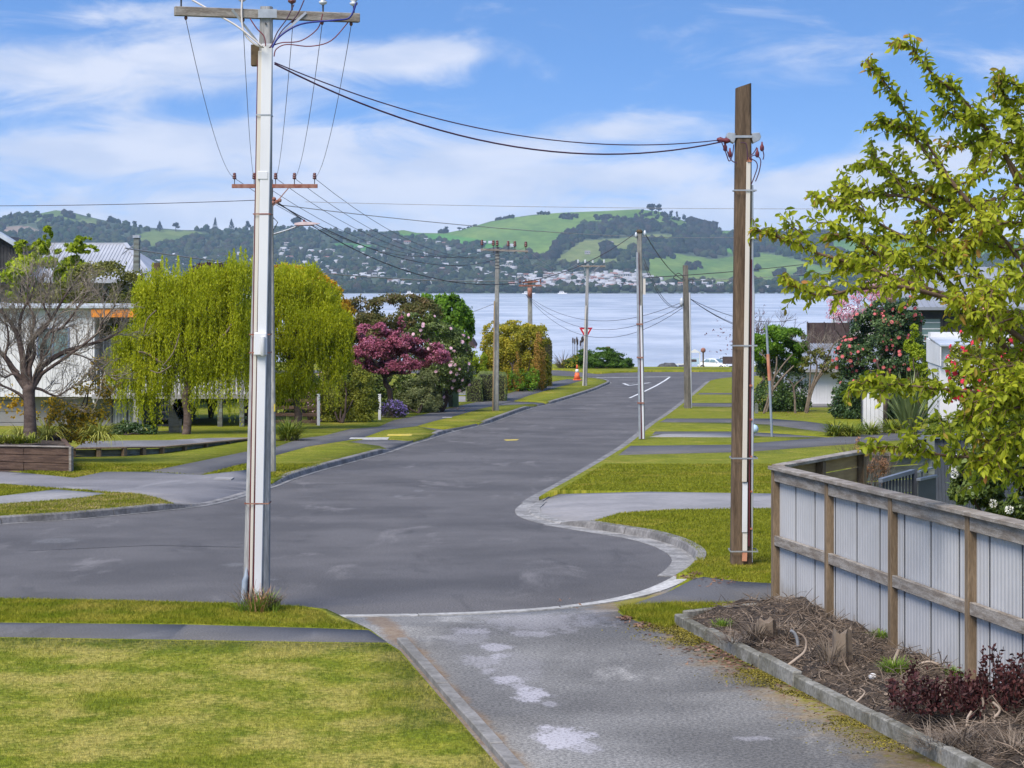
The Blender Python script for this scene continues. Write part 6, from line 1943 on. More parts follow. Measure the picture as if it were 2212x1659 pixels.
# ---- raised timber wall and garden bed on the left
def sleeper_wall(name, label, a, b, z0a, z0b, z1a, z1b, n, thick, mat, seg=2.4):
    root = thing(name, ((a[0] + b[0]) / 2, (a[1] + b[1]) / 2, min(z0a, z0b)), label, 'timber wall')
    a, b = Vector((*a, 0)), Vector((*b, 0))
    L = (b - a).length
    for r in range(n):
        cuts = [0.0] + [x for x in np.arange(seg * (0.5 + 0.5 * (r % 2)), L - 0.4, seg)] + [L]
        for s0, s1 in zip(cuts, cuts[1:]):
            f0, f1 = (s0 + 0.004) / L, (s1 - 0.004) / L
            p, q = a.lerp(b, f0), a.lerp(b, f1)
            def zz(f, t):
                lo = z0a + (z0b - z0a) * f
                hi = z1a + (z1b - z1a) * f
                return lo + (hi - lo) * t
            t0, t1 = r / n, (r + 1) / n
            mb = MB()
            dirv = (b - a).normalized()
            nn = Vector((dirv.y, -dirv.x, 0)) * thick / 2
            g_ = 0.012
            off = nn * random.uniform(-0.06, 0.06)
            vs = []
            for c_, f in ((p + off, f0), (q + off, f1)):
                for s in (1, -1):
                    vs += [(c_.x + nn.x * s, c_.y + nn.y * s, zz(f, t0)), (c_.x + nn.x * s, c_.y + nn.y * s, zz(f, t1) - g_)]
            mb.add(vs, [(0, 4, 5, 1), (2, 3, 7, 6), (1, 5, 7, 3), (0, 2, 6, 4), (0, 1, 3, 2), (4, 6, 7, 5)])
            mb.build('sleeper', mat, root, bevel=0.008)
    return root
wa, wb_ = P(-330, 0, 57.5), P(152, 0, 56.6)
za = [gz(wb_.x, 57) + 0.02, P(0, 966, 56.6).z]
tw_ = sleeper_wall('timber_retaining_wall', 'dark brown timber sleeper wall at the corner of the left driveway', (wa.x, 57.5), (wb_.x, 56.6), za[0] + 0.06, za[0] - 0.1, za[1] + 0.03, za[1], 4, 0.12, m_sleeper)
mb = MB(); mb.box((wb_.x - 0.01, 56.45, za[0] - 0.15), (wb_.x + 0.05, 56.75, za[1] + 0.01)); mb.build('end_post', m_oldwood, tw_)
mb = MB(); mb.bar((wa.x, 57.5, za[1] + 0.045), (wb_.x, 56.6, za[1] + 0.012), 0.2, 0.022); mb.build('capping', m_oldwood, tw_)
# return of the wall and the soil bed behind it
tw2 = sleeper_wall('timber_retaining_wall', 'short return of the dark timber sleeper wall running back beside the low deck', (wb_.x - 0.02, 56.8), (wb_.x - 1.75, 63.5), za[0] - 0.1, za[0] - 0.2, za[1] - 0.02, za[1] - 0.05, 4, 0.12, m_sleeper)
mb = MB()
vs = []
xs_ = np.linspace(wa.x, wb_.x - 0.05, 20)
ys_ = np.linspace(57.55, 64, 10)
for y in ys_:
    for x in xs_ - np.clip(y - 57, 0, 9) * .26 - .05:
        vs.append((x, y + (0 if y > 57.6 else (wb_.x - x) / (wb_.x - wa.x) * 0.9 - 0.85), za[1] - 0.08 + 0.05 * math.sin(x * 2.1 + y * 3) - max(0, y - 62.5) * 0.5))
mb.add(vs, [(j * 20 + i, j * 20 + i + 1, (j + 1) * 20 + i + 1, (j + 1) * 20 + i) for j in range(9) for i in range(19)], True)
mb.build('raised_bed', m_soil)['kind'] = 'structure'
# low retaining wall of mossy boards with posts, deck behind
lw = [(G(158, 994), P(158, 969, 0)), (G(350, 988), None), (G(540, 957), None), (G(640, 935), None)]
line = [G(158, 996), G(268, 994), G(350, 988), G(445, 974), G(540, 958)]
root = thing('low_retaining_wall', line[2], 'low retaining wall of mossy boards between brown posts round the paved deck', 'retaining wall')
tops = [p.z + h_ for p, h_ in zip(line, (0.36, 0.36, 0.30, 0.24, 0.16))]
for i in range(4):
    a, b = line[i], line[i + 1]
    m2 = [(a, tops[i]), (a.lerp(b, 0.5), (tops[i] + tops[i + 1]) / 2), (b, tops[i + 1])]
    for (p, zp), (q, zq) in zip(m2, m2[1:]):
        d_ = (q - p).normalized()
        nn = Vector((d_.y, -d_.x, 0))
        mb = MB(); mb.bar((p.x, p.y, p.z + 0.05), (p.x, p.y, zp - 0.02), 0.14, 0.12, nn); mb.build('post', m_postwood, root, bevel=0.008)
        for r in range(2):
            h0 = (zp - p.z - 0.04) / 2
            h1 = (zq - q.z - 0.04) / 2
            off = -nn * 0.07
            mb = MB()
            vs = []
            for c_, h_ in ((p, h0), (q, h1)):
                for s in (0, -0.05):
                    vs += [(c_.x + off.x + nn.x * s, c_.y + off.y + nn.y * s, c_.z + r * h_), (c_.x + off.x + nn.x * s, c_.y + off.y + nn.y * s, c_.z + (r + 1) * h_ - 0.01)]
            mb.add(vs, [(0, 4, 5, 1), (2, 3, 7, 6), (1, 5, 7, 3), (0, 2, 6, 4), (0, 1, 3, 2), (4, 6, 7, 5)])
            mb.build('board', m_mossywood, root)
        mb = MB(); mb.bar((p.x, p.y, zp), (q.x, q.y, zq), 0.17, 0.045); mb.build('capping', m_postwood, root, bevel=0.006)
mb = MB()
back = [Vector((p.x - 0.3, p.y + 3.3, tops[i] - 0.02)) for i, p in enumerate(line[:3])]
fr_ = [Vector((p.x, p.y + 0.06, tops[i] - 0.02)) for i, p in enumerate(line)]
mb.add(fr_[:3] + back[::-1], [(0, 1, 2, 3, 4, 5)])
mb.add([fr_[2], fr_[3], fr_[4], Vector((fr_[4].x, fr_[4].y + 0.8, fr_[4].z)), Vector((fr_[3].x - .3, fr_[3].y + 2.6, fr_[3].z)), back[2]], [(0, 1, 2, 3, 4, 5)])
mb.build('paved_deck', m_oldseal)['kind'] = 'structure'

# ---- rail fence and marker posts on the left frontage
a, b = G(592, 917, V_OFF), G(686, 918, V_OFF)
fn = thing('rail_fence', a.lerp(b, 0.5), 'low brown post and rail fence behind the flax clump', 'fence')
for i in range(4):
    z = 0.12 + i * 0.27
    mb = MB(); mb.bar((a.x - 1.2, a.y, a.z + z), (b.x, b.y, b.z + z), 0.04, 0.13); mb.build('rail', m_sleeper, fn, bevel=0.006)
for t in (-0.6, 0.0, 0.5, 0.985):
    p = a.lerp(b, t)
    mb = MB(); mb.box((p.x - 0.05, p.y + 0.022, p.z - 0.2), (p.x + 0.05, p.y + 0.12, p.z + 1.05)); mb.build('post', m_sleeper, fn)
for u, vb, vt, lab in ((688, 919, 853, 'white square marker post at the end of the rail fence'), (820, 907, 853, 'white square marker post between the round bush and the lavender')):
    p = G(u, vb, V_OFF)
    h_ = (vb - vt) * p.y / F
    mb = MB(); mb.box((p.x - 0.055, p.y - 0.05, p.z - 0.15), (p.x + 0.055, p.y + 0.05, p.z + h_)); mb.box((p.x - 0.062, p.y - 0.057, p.z + h_), (p.x + 0.062, p.y + 0.057, p.z + h_ + 0.03))
    tag(mb.build('marker_post', m_white, loc=p, bevel=0.006), lab, 'post', 'white marker posts')
# green sheet fence end and letterbox
p = G(984, 879, V_OFF)
gf = thing('green_fence', p, 'short green corrugated steel fence end beside the letterbox', 'fence')
k_ = p.y / F
for i in range(5):
    mb = MB(); x0_ = p.x + (i * 2.6 - 6.0) * k_; mb.box((x0_, p.y - 0.05 - 0.03 * (i % 2), p.z), (x0_ + 2.5 * k_, p.y + 0.02, p.z + 73 * k_)); mb.build('sheet_rib', m_greenfence, gf)
mb = MB(); mb.box((p.x - 22 * k_, p.y + 0.03, p.z), (p.x - 6 * k_, p.y + 0.3, p.z + 75 * k_)); mb.build('dark_panel', m_greenpost, gf)
for u_ in (-32, -27, -22.5):
    mb = MB(); mb.box((p.x + u_ * k_, p.y + 0.3, p.z), (p.x + (u_ + 3) * k_, p.y + 0.34, p.z + 62 * k_)); mb.build('paling', m_greenfence, gf)
mb = MB(); mb.box((p.x - 50 * k_, p.y + 0.28, p.z + 0.12), (p.x - 8 * k_, p.y + 0.3, p.z + 0.2)); mb.build('rail', m_greenfence, gf)
q_ = G(967, 880, V_OFF)
lb = thing('letterbox', q_, 'black domed letterbox on a slim leaning post before the green fence', 'letterbox')
mb = MB(); mb.tube([q_ - Vector((0, 0, .1)), q_ + Vector((-0.03, 0, 0.75))], 0.04, 8); mb.build('post', m_galv, lb)
mb = MB(); c = q_ + Vector((-0.03, 0, 0.78))
arc = [(0.24 * math.cos(t), 0.19 * math.sin(t)) for t in np.linspace(0, math.pi, 9)]
mb.prism([(c.x - 0.2, c.y + x, c.z + z) for x, z in arc], (0.46, 0, 0)); mb.build('box', m_letter, lb, bevel=0.01)
mb = MB(); mb.box((c.x + 0.262, c.y - 0.12, c.z + 0.05), (c.x + 0.272, c.y + 0.12, c.z + 0.09)); mb.build('slot', m_galv, lb)
# lattice gate, pipe gate and steps of the house behind
p = G(1000, 858, V_OFF)
dg = p.y + 7
kg = dg / F
XG = lambda u: (u - U0) * kg
ZG = lambda v: CZ + (HV - v) * kg
lg = thing('lattice_gate', (XG(1000), dg, gz(0, dg)), 'dark blue lattice gate with square openings behind the pipe gate', 'gate')
for i in range(6):
    mb = MB(); x_ = XG(985) + i * 0.145; mb.box((x_, dg, ZG(848)), (x_ + 0.07, dg + 0.02, ZG(803))); mb.build('upright', m_slate, lg)
for i in range(6):
    mb = MB(); z_ = ZG(848) + i * (ZG(805) - ZG(848)) / 5.4; mb.box((XG(984), dg - 0.022, z_), (XG(1012), dg - 0.002, z_ + 0.09)); mb.build('crossbar', m_slate, lg)
wp = thing('white_picket_rail', (XG(1000), dg + 1, gz(0, dg + 1)), 'little white picket railing above the lattice gate', 'railing')
for i in range(9):
    mb = MB(); x_ = XG(984) + i * 0.10; mb.box((x_, dg + 1, ZG(806)), (x_ + 0.055, dg + 1.03, ZG(790 + (i % 2) * 2))); mb.build('picket', m_white, wp)
mb = MB(); mb.box((XG(984), dg + 1.032, ZG(803)), (XG(1012), dg + 1.06, ZG(801))); mb.build('rail', m_white, wp)
pg = thing('pipe_gate', p, 'grey steel tube gate post and frame at the garden path by the low hedge', 'gate')
kk = p.y / F
mb = MB(); mb.tube([(p.x + 13 * kk, p.y, p.z - .1), (p.x + 13 * kk, p.y, p.z + 50 * kk)], 0.065, 8); mb.lathe((p.x + 12 * kk, p.y, p.z + 52 * kk), [(0.02, -0.07), (0.1, -0.03), (0.1, 0.04), (0.03, 0.1)], 10); mb.build('gate_post', m_bluegrey, pg)
for z_ in (47, 6):
    mb = MB(); mb.tube([(p.x - 17 * kk, p.y, p.z + z_ * kk), (p.x + 13 * kk, p.y, p.z + z_ * kk)], 0.03, 6); mb.build('gate_rail', m_bluegrey, pg)
nm = MB()
for i in range(8):
    nm.tube([(p.x + (-1 + i * 1.8) * kk, p.y, p.z + 6 * kk), (p.x + (-1 + i * 1.8) * kk, p.y, p.z + 46 * kk)], 0.01, 4)
o = nm.build('wire_mesh', m_galv, pg); o['kind'] = 'stuff'
# path to the gate
mb = MB(); pl = [G(980, 868, V_OFF), G(1030, 868, V_OFF), G(1020, 856, V_OFF), G(990, 856, V_OFF)]
mb.add([q + Vector((0, 0, .006)) for q in pl], [(0, 1, 2, 3)]); mb.build('garden_path', m_palepath)['kind'] = 'structure'
# black slatted balustrade and the dark roof tip behind the camellia
dh = 122.0
kh = dh / F
bh = thing('lakeside_house', ((1000 - U0) * kh, dh, gz(0, dh)), 'mostly hidden house with brown roof edge and black balustrade behind the pink camellia', 'house')
XH = lambda u: (u - U0) * kh
ZH = lambda v: CZ + (HV - v) * kh
mb = MB(); mb.box((XH(930), dh, gz(0, dh) - .2), (XH(1010), dh + 5, ZH(748))); mb.build('wall', m_taupe, bh)
mb = MB(); mb.prism([(XH(925), dh - 0.4, ZH(735)), (XH(1020), dh - 0.4, ZH(735)), (XH(1028), dh - 0.4, ZH(748)), (XH(1028), dh - 0.4, ZH(751)), (XH(925), dh - 0.4, ZH(746))], (0, 6, 0)); mb.build('roof', m_brownfence, bh)
mb = MB(); mb.tube([(XH(1011), dh - .5, ZH(749)), (XH(1011), dh - .5, gz(0, dh))], 0.05, 8); mb.build('downpipe', m_galv, bh)
mb = MB(); mb.tube([(XH(1000), dh + 1, ZH(735)), (XH(1000), dh + 1, ZH(700))], 0.04, 8); mb.build('vent_pipe', m_darkmetal, bh)
bl = MB(); bl.box((XH(1006), dh - 2.1, ZH(790)), (XH(1050), dh - 2.0, ZH(786.5))); blo = bl.build('balustrade_rail', m_dark, bh)
for i in range(12):
    mb = MB(); x_ = XH(1007) + i * 0.095; mb.box((x_, dh - 2.08, ZH(815)), (x_ + 0.045, dh - 2.03, ZH(790.5))); mb.build('baluster', m_dark, blo)

# ---- white low house on the right
d4 = 106.0
k4 = d4 / F
X4 = lambda u: (u - U0) * k4
Z4 = lambda v: CZ + (HV - v) * k4
hw = thing('white_garage_house', (X4(1780), d4, gz(0, d4)), 'low white boarded house with sloping blue grey metal roof behind the bare stems', 'house')
mb = MB(); mb.box((X4(1700), d4, gz(0, d4) - 0.4), (X4(1990), d4 + 6, Z4(800))); mb.build('wall', m_white, hw)
mb = MB(); wall_boards(mb, (X4(1700), d4 - 0.002), (X4(1880), d4 - 0.002), Z4(872), Z4(800), 0.13, 0.012, 0.02); o = mb.build('wall_board', m_white, hw); o['kind'] = 'stuff'
mb = MB(); mb.box((X4(1695), d4 - 0.06, Z4(878)), (X4(1885), d4 - 0.003, Z4(872))); mb.build('grey_base_rail', m_greywall, hw)
mb = MB(); rv = [(X4(1690), d4 - 0.5, Z4(799)), (X4(2000), d4 - 0.5, Z4(799)), (X4(2000), d4 + 5, Z4(748)), (X4(1690), d4 + 5, Z4(748))]
mb.prism(rv, (0, 0, -0.12)); rf = mb.build('roof', m_roofblue, hw)
rb = MB()
for i in range(46):
    x = rv[0][0] + (rv[1][0] - rv[0][0]) * (i + 0.5) / 46
    rb.bar((x, rv[0][1], rv[0][2] + 0.012), (x, rv[2][1], rv[2][2] + 0.012), 0.05, 0.03)
o = rb.build('roof_rib', m_roofblue, rf); o['kind'] = 'stuff'
mb = MB(); mb.box((X4(1690), d4 - 0.62, Z4(803)), (X4(2000), d4 - 0.505, Z4(797))); mb.build('gutter', m_greywall, hw)
# brown screen fence
d5 = 116.0
k5 = d5 / F
bf = thing('brown_screen', ((1785 - U0) * k5, d5, gz(0, d5)), 'dark brown flat topped screen fence above the blue grey roof', 'screen')
for i in range(10):
    u = 1743 + i * 9.3
    mb = MB(); mb.box(((u - U0) * k5, d5 + 0.02 * (i % 2), CZ + (HV - 800) * k5), ((u + 9.1 - U0) * k5, d5 + 0.06, CZ + (HV - 697) * k5)); mb.build('panel', m_brownfence, bf)
for u in (1744, 1780, 1832):
    mb = MB(); mb.box(((u - 1 - U0) * k5, d5 - 0.1, CZ + (HV - 800) * k5), ((u + 1 - U0) * k5, d5 - 0.01, CZ + (HV - 695) * k5)); mb.build('post', m_brownfence, bf)
# ---- dark house with pale roof
d6h = 118.0
k6 = d6h / F
X6 = lambda u: (u - U0) * k6
Z6 = lambda v: CZ + (HV - v) * k6
hd = thing('dark_house', (X6(1980), d6h, gz(0, d6h)), 'black weatherboard house with pale grey roof and tall window behind the camellia', 'house')
mb = MB(); mb.box((X6(1912), d6h, gz(0, d6h) - .3), (X6(2330), d6h + 3.5, Z6(664))); mb.build('wall', m_dark, hd)
for i in range(14):
    z0_ = Z6(664) - (i + 1) * 0.36
    for (ua, ub) in ((1915, 1984), (2040, 2130)):
        mb = MB(); mb.box((X6(ua), d6h - 0.035, z0_), (X6(ub), d6h - 0.002, z0_ + 0.345)); mb.build('weatherboard', m_dark, hd)
fr = window(hd, X6(1986), X6(2036), Z6(752), Z6(684), d6h - 0.02, m_dark, m_glass, 1, t=0.12, proud=0.06)
for i in range(4):
    mb = MB(); z_ = Z6(752) + (i + 1) * (Z6(684) - Z6(752)) / 5; mb.box((X6(1986) + .12, d6h - 0.035, z_), (X6(2036) - .12, d6h - 0.03, z_ + 0.05)); mb.build('blind_edge', m_white, fr)
mb = MB(); mb.prism([(X6(1930), d6h - 0.7, Z6(663)), (X6(2340), d6h - 0.7, Z6(663)), (X6(2340), d6h + 4.5, Z6(575)), (X6(1918), d6h + 4.5, Z6(575))], (0, 0, -0.16)); rf = mb.build('roof', m_roofblue, hd)
rb = MB()
for i in range(30):
    t = (i + 0.5) / 30
    rb.bar((X6(1930 + 410 * t), d6h - 0.7, Z6(662.6)), (X6(1918 + 422 * t), d6h + 4.5, Z6(574.6)), 0.05, 0.03)
o = rb.build('roof_rib', m_roofblue, rf); o['kind'] = 'stuff'
mb = MB(); mb.prism([(X6(1903), d6h - 0.75, Z6(655)), (X6(1926), d6h - 0.75, Z6(590)), (X6(1934), d6h - 0.75, Z6(592)), (X6(1930), d6h - 0.75, Z6(664))], (0, 0.4, 0)); mb.build('gable_screen', m_boxwood, hd)
hv = thing('white_gable_house', ((1865 - U0) * 124 / F, 124, gz(0, 124)), 'white gable end with pale roof just showing above the camellia', 'house')
k7 = 124 / F
mb = MB(); mb.prism([((1830 - U0) * k7, 124, CZ + (HV - 770) * k7), ((1920 - U0) * k7, 124, CZ + (HV - 770) * k7), ((1920 - U0) * k7, 124, CZ + (HV - 685) * k7), ((1868 - U0) * k7, 124, CZ + (HV - 662) * k7), ((1830 - U0) * k7, 124, CZ + (HV - 681) * k7)], (0, 6, 0)); mb.build('wall', m_white, hv)
for s, (u0_, v0_, u1_, v1_) in enumerate(((1868, 658, 1822, 682), (1868, 658, 1925, 684))):
    mb = MB(); mb.bar(((u0_ - U0) * k7, 123.6, CZ + (HV - v0_) * k7), ((u1_ - U0) * k7, 123.6, CZ + (HV - v1_) * k7), 0.5, 0.14); mb.build('barge', m_silver, hv)
# ---- white garage with stepped parapet
d8 = 81.0
k8 = d8 / F
X8 = lambda u: (u - U0) * k8
Z8 = lambda v: CZ + (HV - v) * k8
gw = thing('white_garage', (X8(2060), d8, gz(0, d8)), 'white plastered garage wall with fascia and sloping top, behind the red flowered shrub', 'garage')
mb = MB(); mb.box((X8(2030), d8, gz(0, d8) - .3), (X8(2330), d8 + 2.3, Z8(742))); mb.build('wall', m_white, gw)
mb = MB(); mb.prism([(X8(2027.5), d8 - 0.3, Z8(748)), (X8(2027.5), d8 - 0.3, Z8(790)), (X8(2027.5), d8 + 2.4, Z8(785)), (X8(2027.5), d8 + 2.4, Z8(733))], (0.04, 0, 0)); mb.build('fascia_end', m_white, gw)
mb = MB(); mb.box((X8(2030.2), d8 + 1.8, Z8(741.5)), (X8(2330), d8 + 2.28, Z8(720))); mb.build('parapet', m_white, gw)
mb = MB(); mb.prism([(X8(2027), d8 - 0.32, Z8(747.5)), (X8(2330), d8 - 0.32, Z8(747.5)), (X8(2330), d8 + 1.79, Z8(734)), (X8(2027), d8 + 1.79, Z8(734))], (0, 0, 0.05)); mb.build('flashing', m_silver, gw)
for i in range(14):
    mb = MB(); z_ = Z8(800) - i * 0.17; mb.box((X8(2028.6), d8 + 0.25, z_), (X8(2029.9), d8 + 0.32, z_ + 0.08)); mb.build('hinge_strip', m_darkmetal, gw)
mb = MB(); mb.lathe((X8(2052), d8 - 0.12, Z8(790)), [(0.02, -0.02), (0.09, 0.0), (0.07, 0.09), (0.02, 0.11)], 10); mb.build('wall_light', m_galv, gw)
# white panel fence between camellia and flax
c = gbase(1890, 935)
pf = thing('white_panel_fence', c, 'white vertical board fence panel half hidden below the salmon camellia', 'fence')
for i in range(5):
    x_ = c.x - 0.35 + i * 0.15
    mb = MB(); mb.box((x_, c.y + 0.6, c.z), (x_ + 0.138, c.y + 0.63 + 0.01 * (i % 2), c.z + 1.35)); mb.build('board', m_white, pf)
mb = MB(); mb.box((c.x - 0.40, c.y + 0.55, c.z), (c.x - 0.36, c.y + 0.6, c.z + 1.6)); mb.build('dark_post', m_darkmetal, pf)
c = gbase(1912, 932)
mb = MB(); limb(mb, c, c + Vector((0, 0, 1.9)), 0.12, 0.09, 0.02)
tag(mb.build('tree_stump_post', m_palebark, loc=c), 'pale bare trunk standing beside the white fence panel', 'trunk')
# rounded blue plastic box peeping out behind the wooden pole
c = gbase(1627, 945)
bx = thing('blue_bin', c, 'pale blue rounded plastic letterbox peeping out right of the wooden pole', 'letterbox')
mb = MB(); mb.lathe((c.x, c.y, c.z + 0.16), [(0.10, 0.0), (0.17, 0.05), (0.18, 0.16), (0.13, 0.25), (0.05, 0.28)], 14); mb.build('box', m_bluebox, bx)
mb = MB(); mb.tube([c - Vector((0, 0, .1)), c + Vector((0, 0, .16))], 0.04, 8); mb.build('post', m_bluegrey, bx)
c = gbase(1634, 893)
mb = MB(); mb.box((c.x - 0.07, c.y - 0.07, c.z - .1), (c.x + 0.07, c.y + 0.07, c.z + 0.4)); mb.prism([(c.x - .07, c.y - .07, c.z + .4), (c.x + .07, c.y - .07, c.z + .4), (c.x, c.y - .07, c.z + .47)], (0, .14, 0))
tag(mb.build('survey_peg', m_mossywood, loc=c), 'short weathered peg in the grass at the foot of the ivy clad tree', 'post')

# ------------------------------------------------------------------ timber and steel fence at the right
fa, fb = G(1674, 1326, V_OFF), None
fa = Vector((P(1676, 0, 27.9).x, 27.9))
fdir = Vector((P(2098, 0, 21.2).x, 21.2)) - fa
L3 = fdir.length
fdir.normalize()
bay = L3 / 3
fn = Vector((fdir.y, -fdir.x))          # towards the driveway
if fn.x > 0:
    fn = -fn
topz = P(0, 1006, 27.9).z
bot = 0.08
fence = thing('timber_fence', (fa.x, fa.y, V_OFF), 'pale grey steel sheet fence in a weathered timber frame along the garden bed', 'fence')
def fpt(s, n_, z):
    p = fa + fdir * s + fn * n_
    return Vector((p.x, p.y, z))
nb = 6
zt = lambda s: topz + 0.11 * s / L3
for i in range(nb + 1):
    s = i * bay
    mb = MB(); mb.bar(fpt(s, 0.0, bot - 0.25), fpt(s, 0.0, zt(s) - 0.052), 0.10, 0.10, (fn.x, fn.y, 0)); mb.build('post', m_postwood, fence, bevel=0.006)
for i in range(nb):
    s0, s1 = i * bay + 0.052, (i + 1) * bay - 0.052
    for zr, h_ in ((-0.125, 0.14), (-0.93, 0.125), (-1.69, 0.125)):
        jit = random.uniform(-0.008, 0.008)
        mb = MB(); mb.bar(fpt(s0, 0.012, zt(s0) + zr + jit), fpt(s1, 0.012, zt(s1) + zr - jit), 0.05, h_); mb.build('rail', m_oldwood, fence, bevel=0.005)
# corrugated sheets
SW = 0.80
def sheet(s0, s1):
    n_ = int((s1 - s0) / 0.0225)
    vs, fs = [], []
    for j in range(n_ + 1):
        s = s0 + (s1 - s0) * j / n_
        s += .013 if j == 1 else (-.013 if j == n_ - 1 else 0)
        ph = (j % 4)
        off = -0.035 + (0.007 if ph in (1, 2) else 0.0)
        if j in (0, n_):
            off = -0.10
        vs += [fpt(s, off, bot - 0.1), fpt(s, off, zt(s) - 0.056)]
    fs = [(2 * j, 2 * j + 2, 2 * j + 3, 2 * j + 1) for j in range(n_)]
    mb = MB(); mb.add(vs, fs)
    return mb.build('steel_sheet', m_sheet, fence)
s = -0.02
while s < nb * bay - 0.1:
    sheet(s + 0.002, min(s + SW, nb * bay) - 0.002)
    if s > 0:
        mb = MB(); mb.bar(fpt(s, -.031, bot), fpt(s, -.031, zt(s) - .056), 0.013, 0.006, (fn.x, fn.y, 0)); mb.build('lap_shadow_strip', m_slate, fence)  # dark strip stands in for the shadow line at each sheet lap
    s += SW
for i, (s0, s1) in enumerate(((-0.08, 1.95), (1.95, 3.35), (3.35, 5.25), (5.25, 7.0), (7.0, 9.4), (9.4, nb * bay + 0.1))):
    mb = MB(); mb.bar(fpt(s0 + 0.003, -0.01, zt(s0) - 0.026), fpt(s1 - 0.003, -0.01, zt(s1) - 0.026), 0.19, 0.045); mb.build('capping', m_oldwood, fence, bevel=0.006)
# return of the fence towards the house
ra = Vector((fa.x + 0.02, fa.y + 0.12))
rb_ = Vector((P(1862, 0, 30.6).x, 30.6))
rdir = (rb_ - ra)
RL = rdir.length
rdir.normalize()
rn = Vector((-rdir.y, rdir.x))
fr2 = thing('timber_fence', (ra.x, ra.y, V_OFF), 'short return of the timber fence with tan boards inside, running back from the corner post', 'fence')
def rpt(s, n_, z):
    p = ra + rdir * s + rn * n_
    return Vector((p.x, p.y, z))
for i in range(3):
    s = RL * i / 2 + (0.1 if i == 0 else 0)
    mb = MB(); mb.bar(rpt(s, 0, 0), rpt(s, 0, topz - 0.06), 0.1, 0.1, (rn.x, rn.y, 0)); mb.build('post', m_postwood, fr2)
for r in range(8):
    z_ = topz - 0.13 - r * 0.21
    mb = MB(); mb.bar(rpt(0.06, 0.07, z_), rpt(RL, 0.07, z_), 0.025, 0.195); mb.build('board', m_tan, fr2, bevel=0.004)
mb = MB(); mb.bar(rpt(0.11, 0.02, topz - 0.026), rpt(RL, 0.02, topz - 0.026), 0.18, 0.045); mb.build('capping', m_oldwood, fr2, bevel=0.006)
# grey weathered board fence beyond it
p, q = P(1852, 983, 31.5), P(2010, 986, 32.5)
fg = thing('board_fence', (p.x, p.y, V_OFF), 'silvery horizontal board fence behind the russet shrub', 'fence')
for r in range(9):
    z_ = p.z - 0.09 - r * 0.2
    mb = MB(); mb.bar((p.x, p.y, z_), (q.x, q.y, z_ - 0.01), 0.03, 0.185); mb.build('board', m_mossywood, fg, bevel=0.004)
mb = MB(); mb.bar((p.x, p.y, p.z + 0.02), (q.x, q.y, q.z + 0.02), 0.12, 0.04); mb.build('capping', m_oldwood, fg)
mb = MB(); mb.bar((q.x, q.y, 0), (q.x, q.y, q.z + 0.25), 0.1, 0.1); mb.build('post', m_mossywood, fg)
# dark picket gate panel
p, q = P(1902, 1038, 28.2), P(1972, 1018, 28.8)
pk = thing('picket_fence', (p.x, p.y, V_OFF), 'low dark slate picket panel just inside the timber fence', 'fence')
for i in range(11):
    t = i / 10
    c = p.lerp(q, t)
    mb = MB(); mb.box((c.x - 0.012, c.y, 0.2), (c.x + 0.012, c.y + 0.03, c.z - 0.03)); mb.build('picket', m_slate, pk)
mb = MB(); mb.bar(p, q, 0.06, 0.05); mb.build('top_rail', m_slatecap, pk)
mb = MB(); mb.bar((q.x + .03, q.y, 0.1), (q.x + .03, q.y, q.z + 0.02), 0.05, 0.05); mb.build('post', m_slate, pk)
p, q = P(1984, 1036, 28.6), P(2022, 1008, 29.0)
pk2 = thing('picket_gate', (p.x, p.y, V_OFF), 'dark slate gate panel with slanting top beside the picket panel', 'gate')
mb = MB(); mb.prism([(p.x, p.y, 0.1), (q.x, q.y, 0.1), (q.x, q.y, q.z - 0.14), (p.x, p.y, p.z - 0.02)], (0, 0.03, 0)); mb.build('panel', m_slate, pk2)
mb = MB(); mb.bar(p, q + Vector((0, 0, -.12)), 0.06, 0.03); mb.build('top_rail', m_slatecap, pk2)
for t in (0.2, 0.5, 0.8):
    c = p.lerp(q, t); mb = MB(); mb.bar(c, c + Vector((0, 0, 0.1)), 0.015, 0.015); mb.build('spindle', m_slate, pk2)
mb = MB(); mb.bar(p + Vector((0, 0, .1)), q, 0.04, 0.02); mb.build('upper_rail', m_slatecap, pk2)
# slate steel fence
p, q = P(1992, 948, 40), P(2330, 926, 37)
sf = thing('slate_fence', (p.x, p.y, V_OFF), 'tall dark slate ribbed steel fence below the spreading conifer', 'fence')
n_ = 44
for i in range(n_):
    a, b = p.lerp(q, i / n_), p.lerp(q, (i + 0.93) / n_)
    mb = MB(); mb.bar((a.x, a.y + 0.015 * (i % 2), a.z / 2 + 0.02), (b.x, b.y + 0.015 * (i % 2), b.z / 2 + 0.02), 0.03, a.z - 0.05); mb.build('rib', m_slate, sf)
mb = MB(); mb.bar(p + Vector((-.05, 0, 0.02)), q + Vector((0, 0, 0.02)), 0.12, 0.07); mb.build('capping', m_slatecap, sf)
mb = MB(); mb.bar((p.x - .04, p.y - .02, 0), (p.x - .04, p.y - .02, p.z), 0.08, 0.08); mb.build('post', m_mossywood, sf)

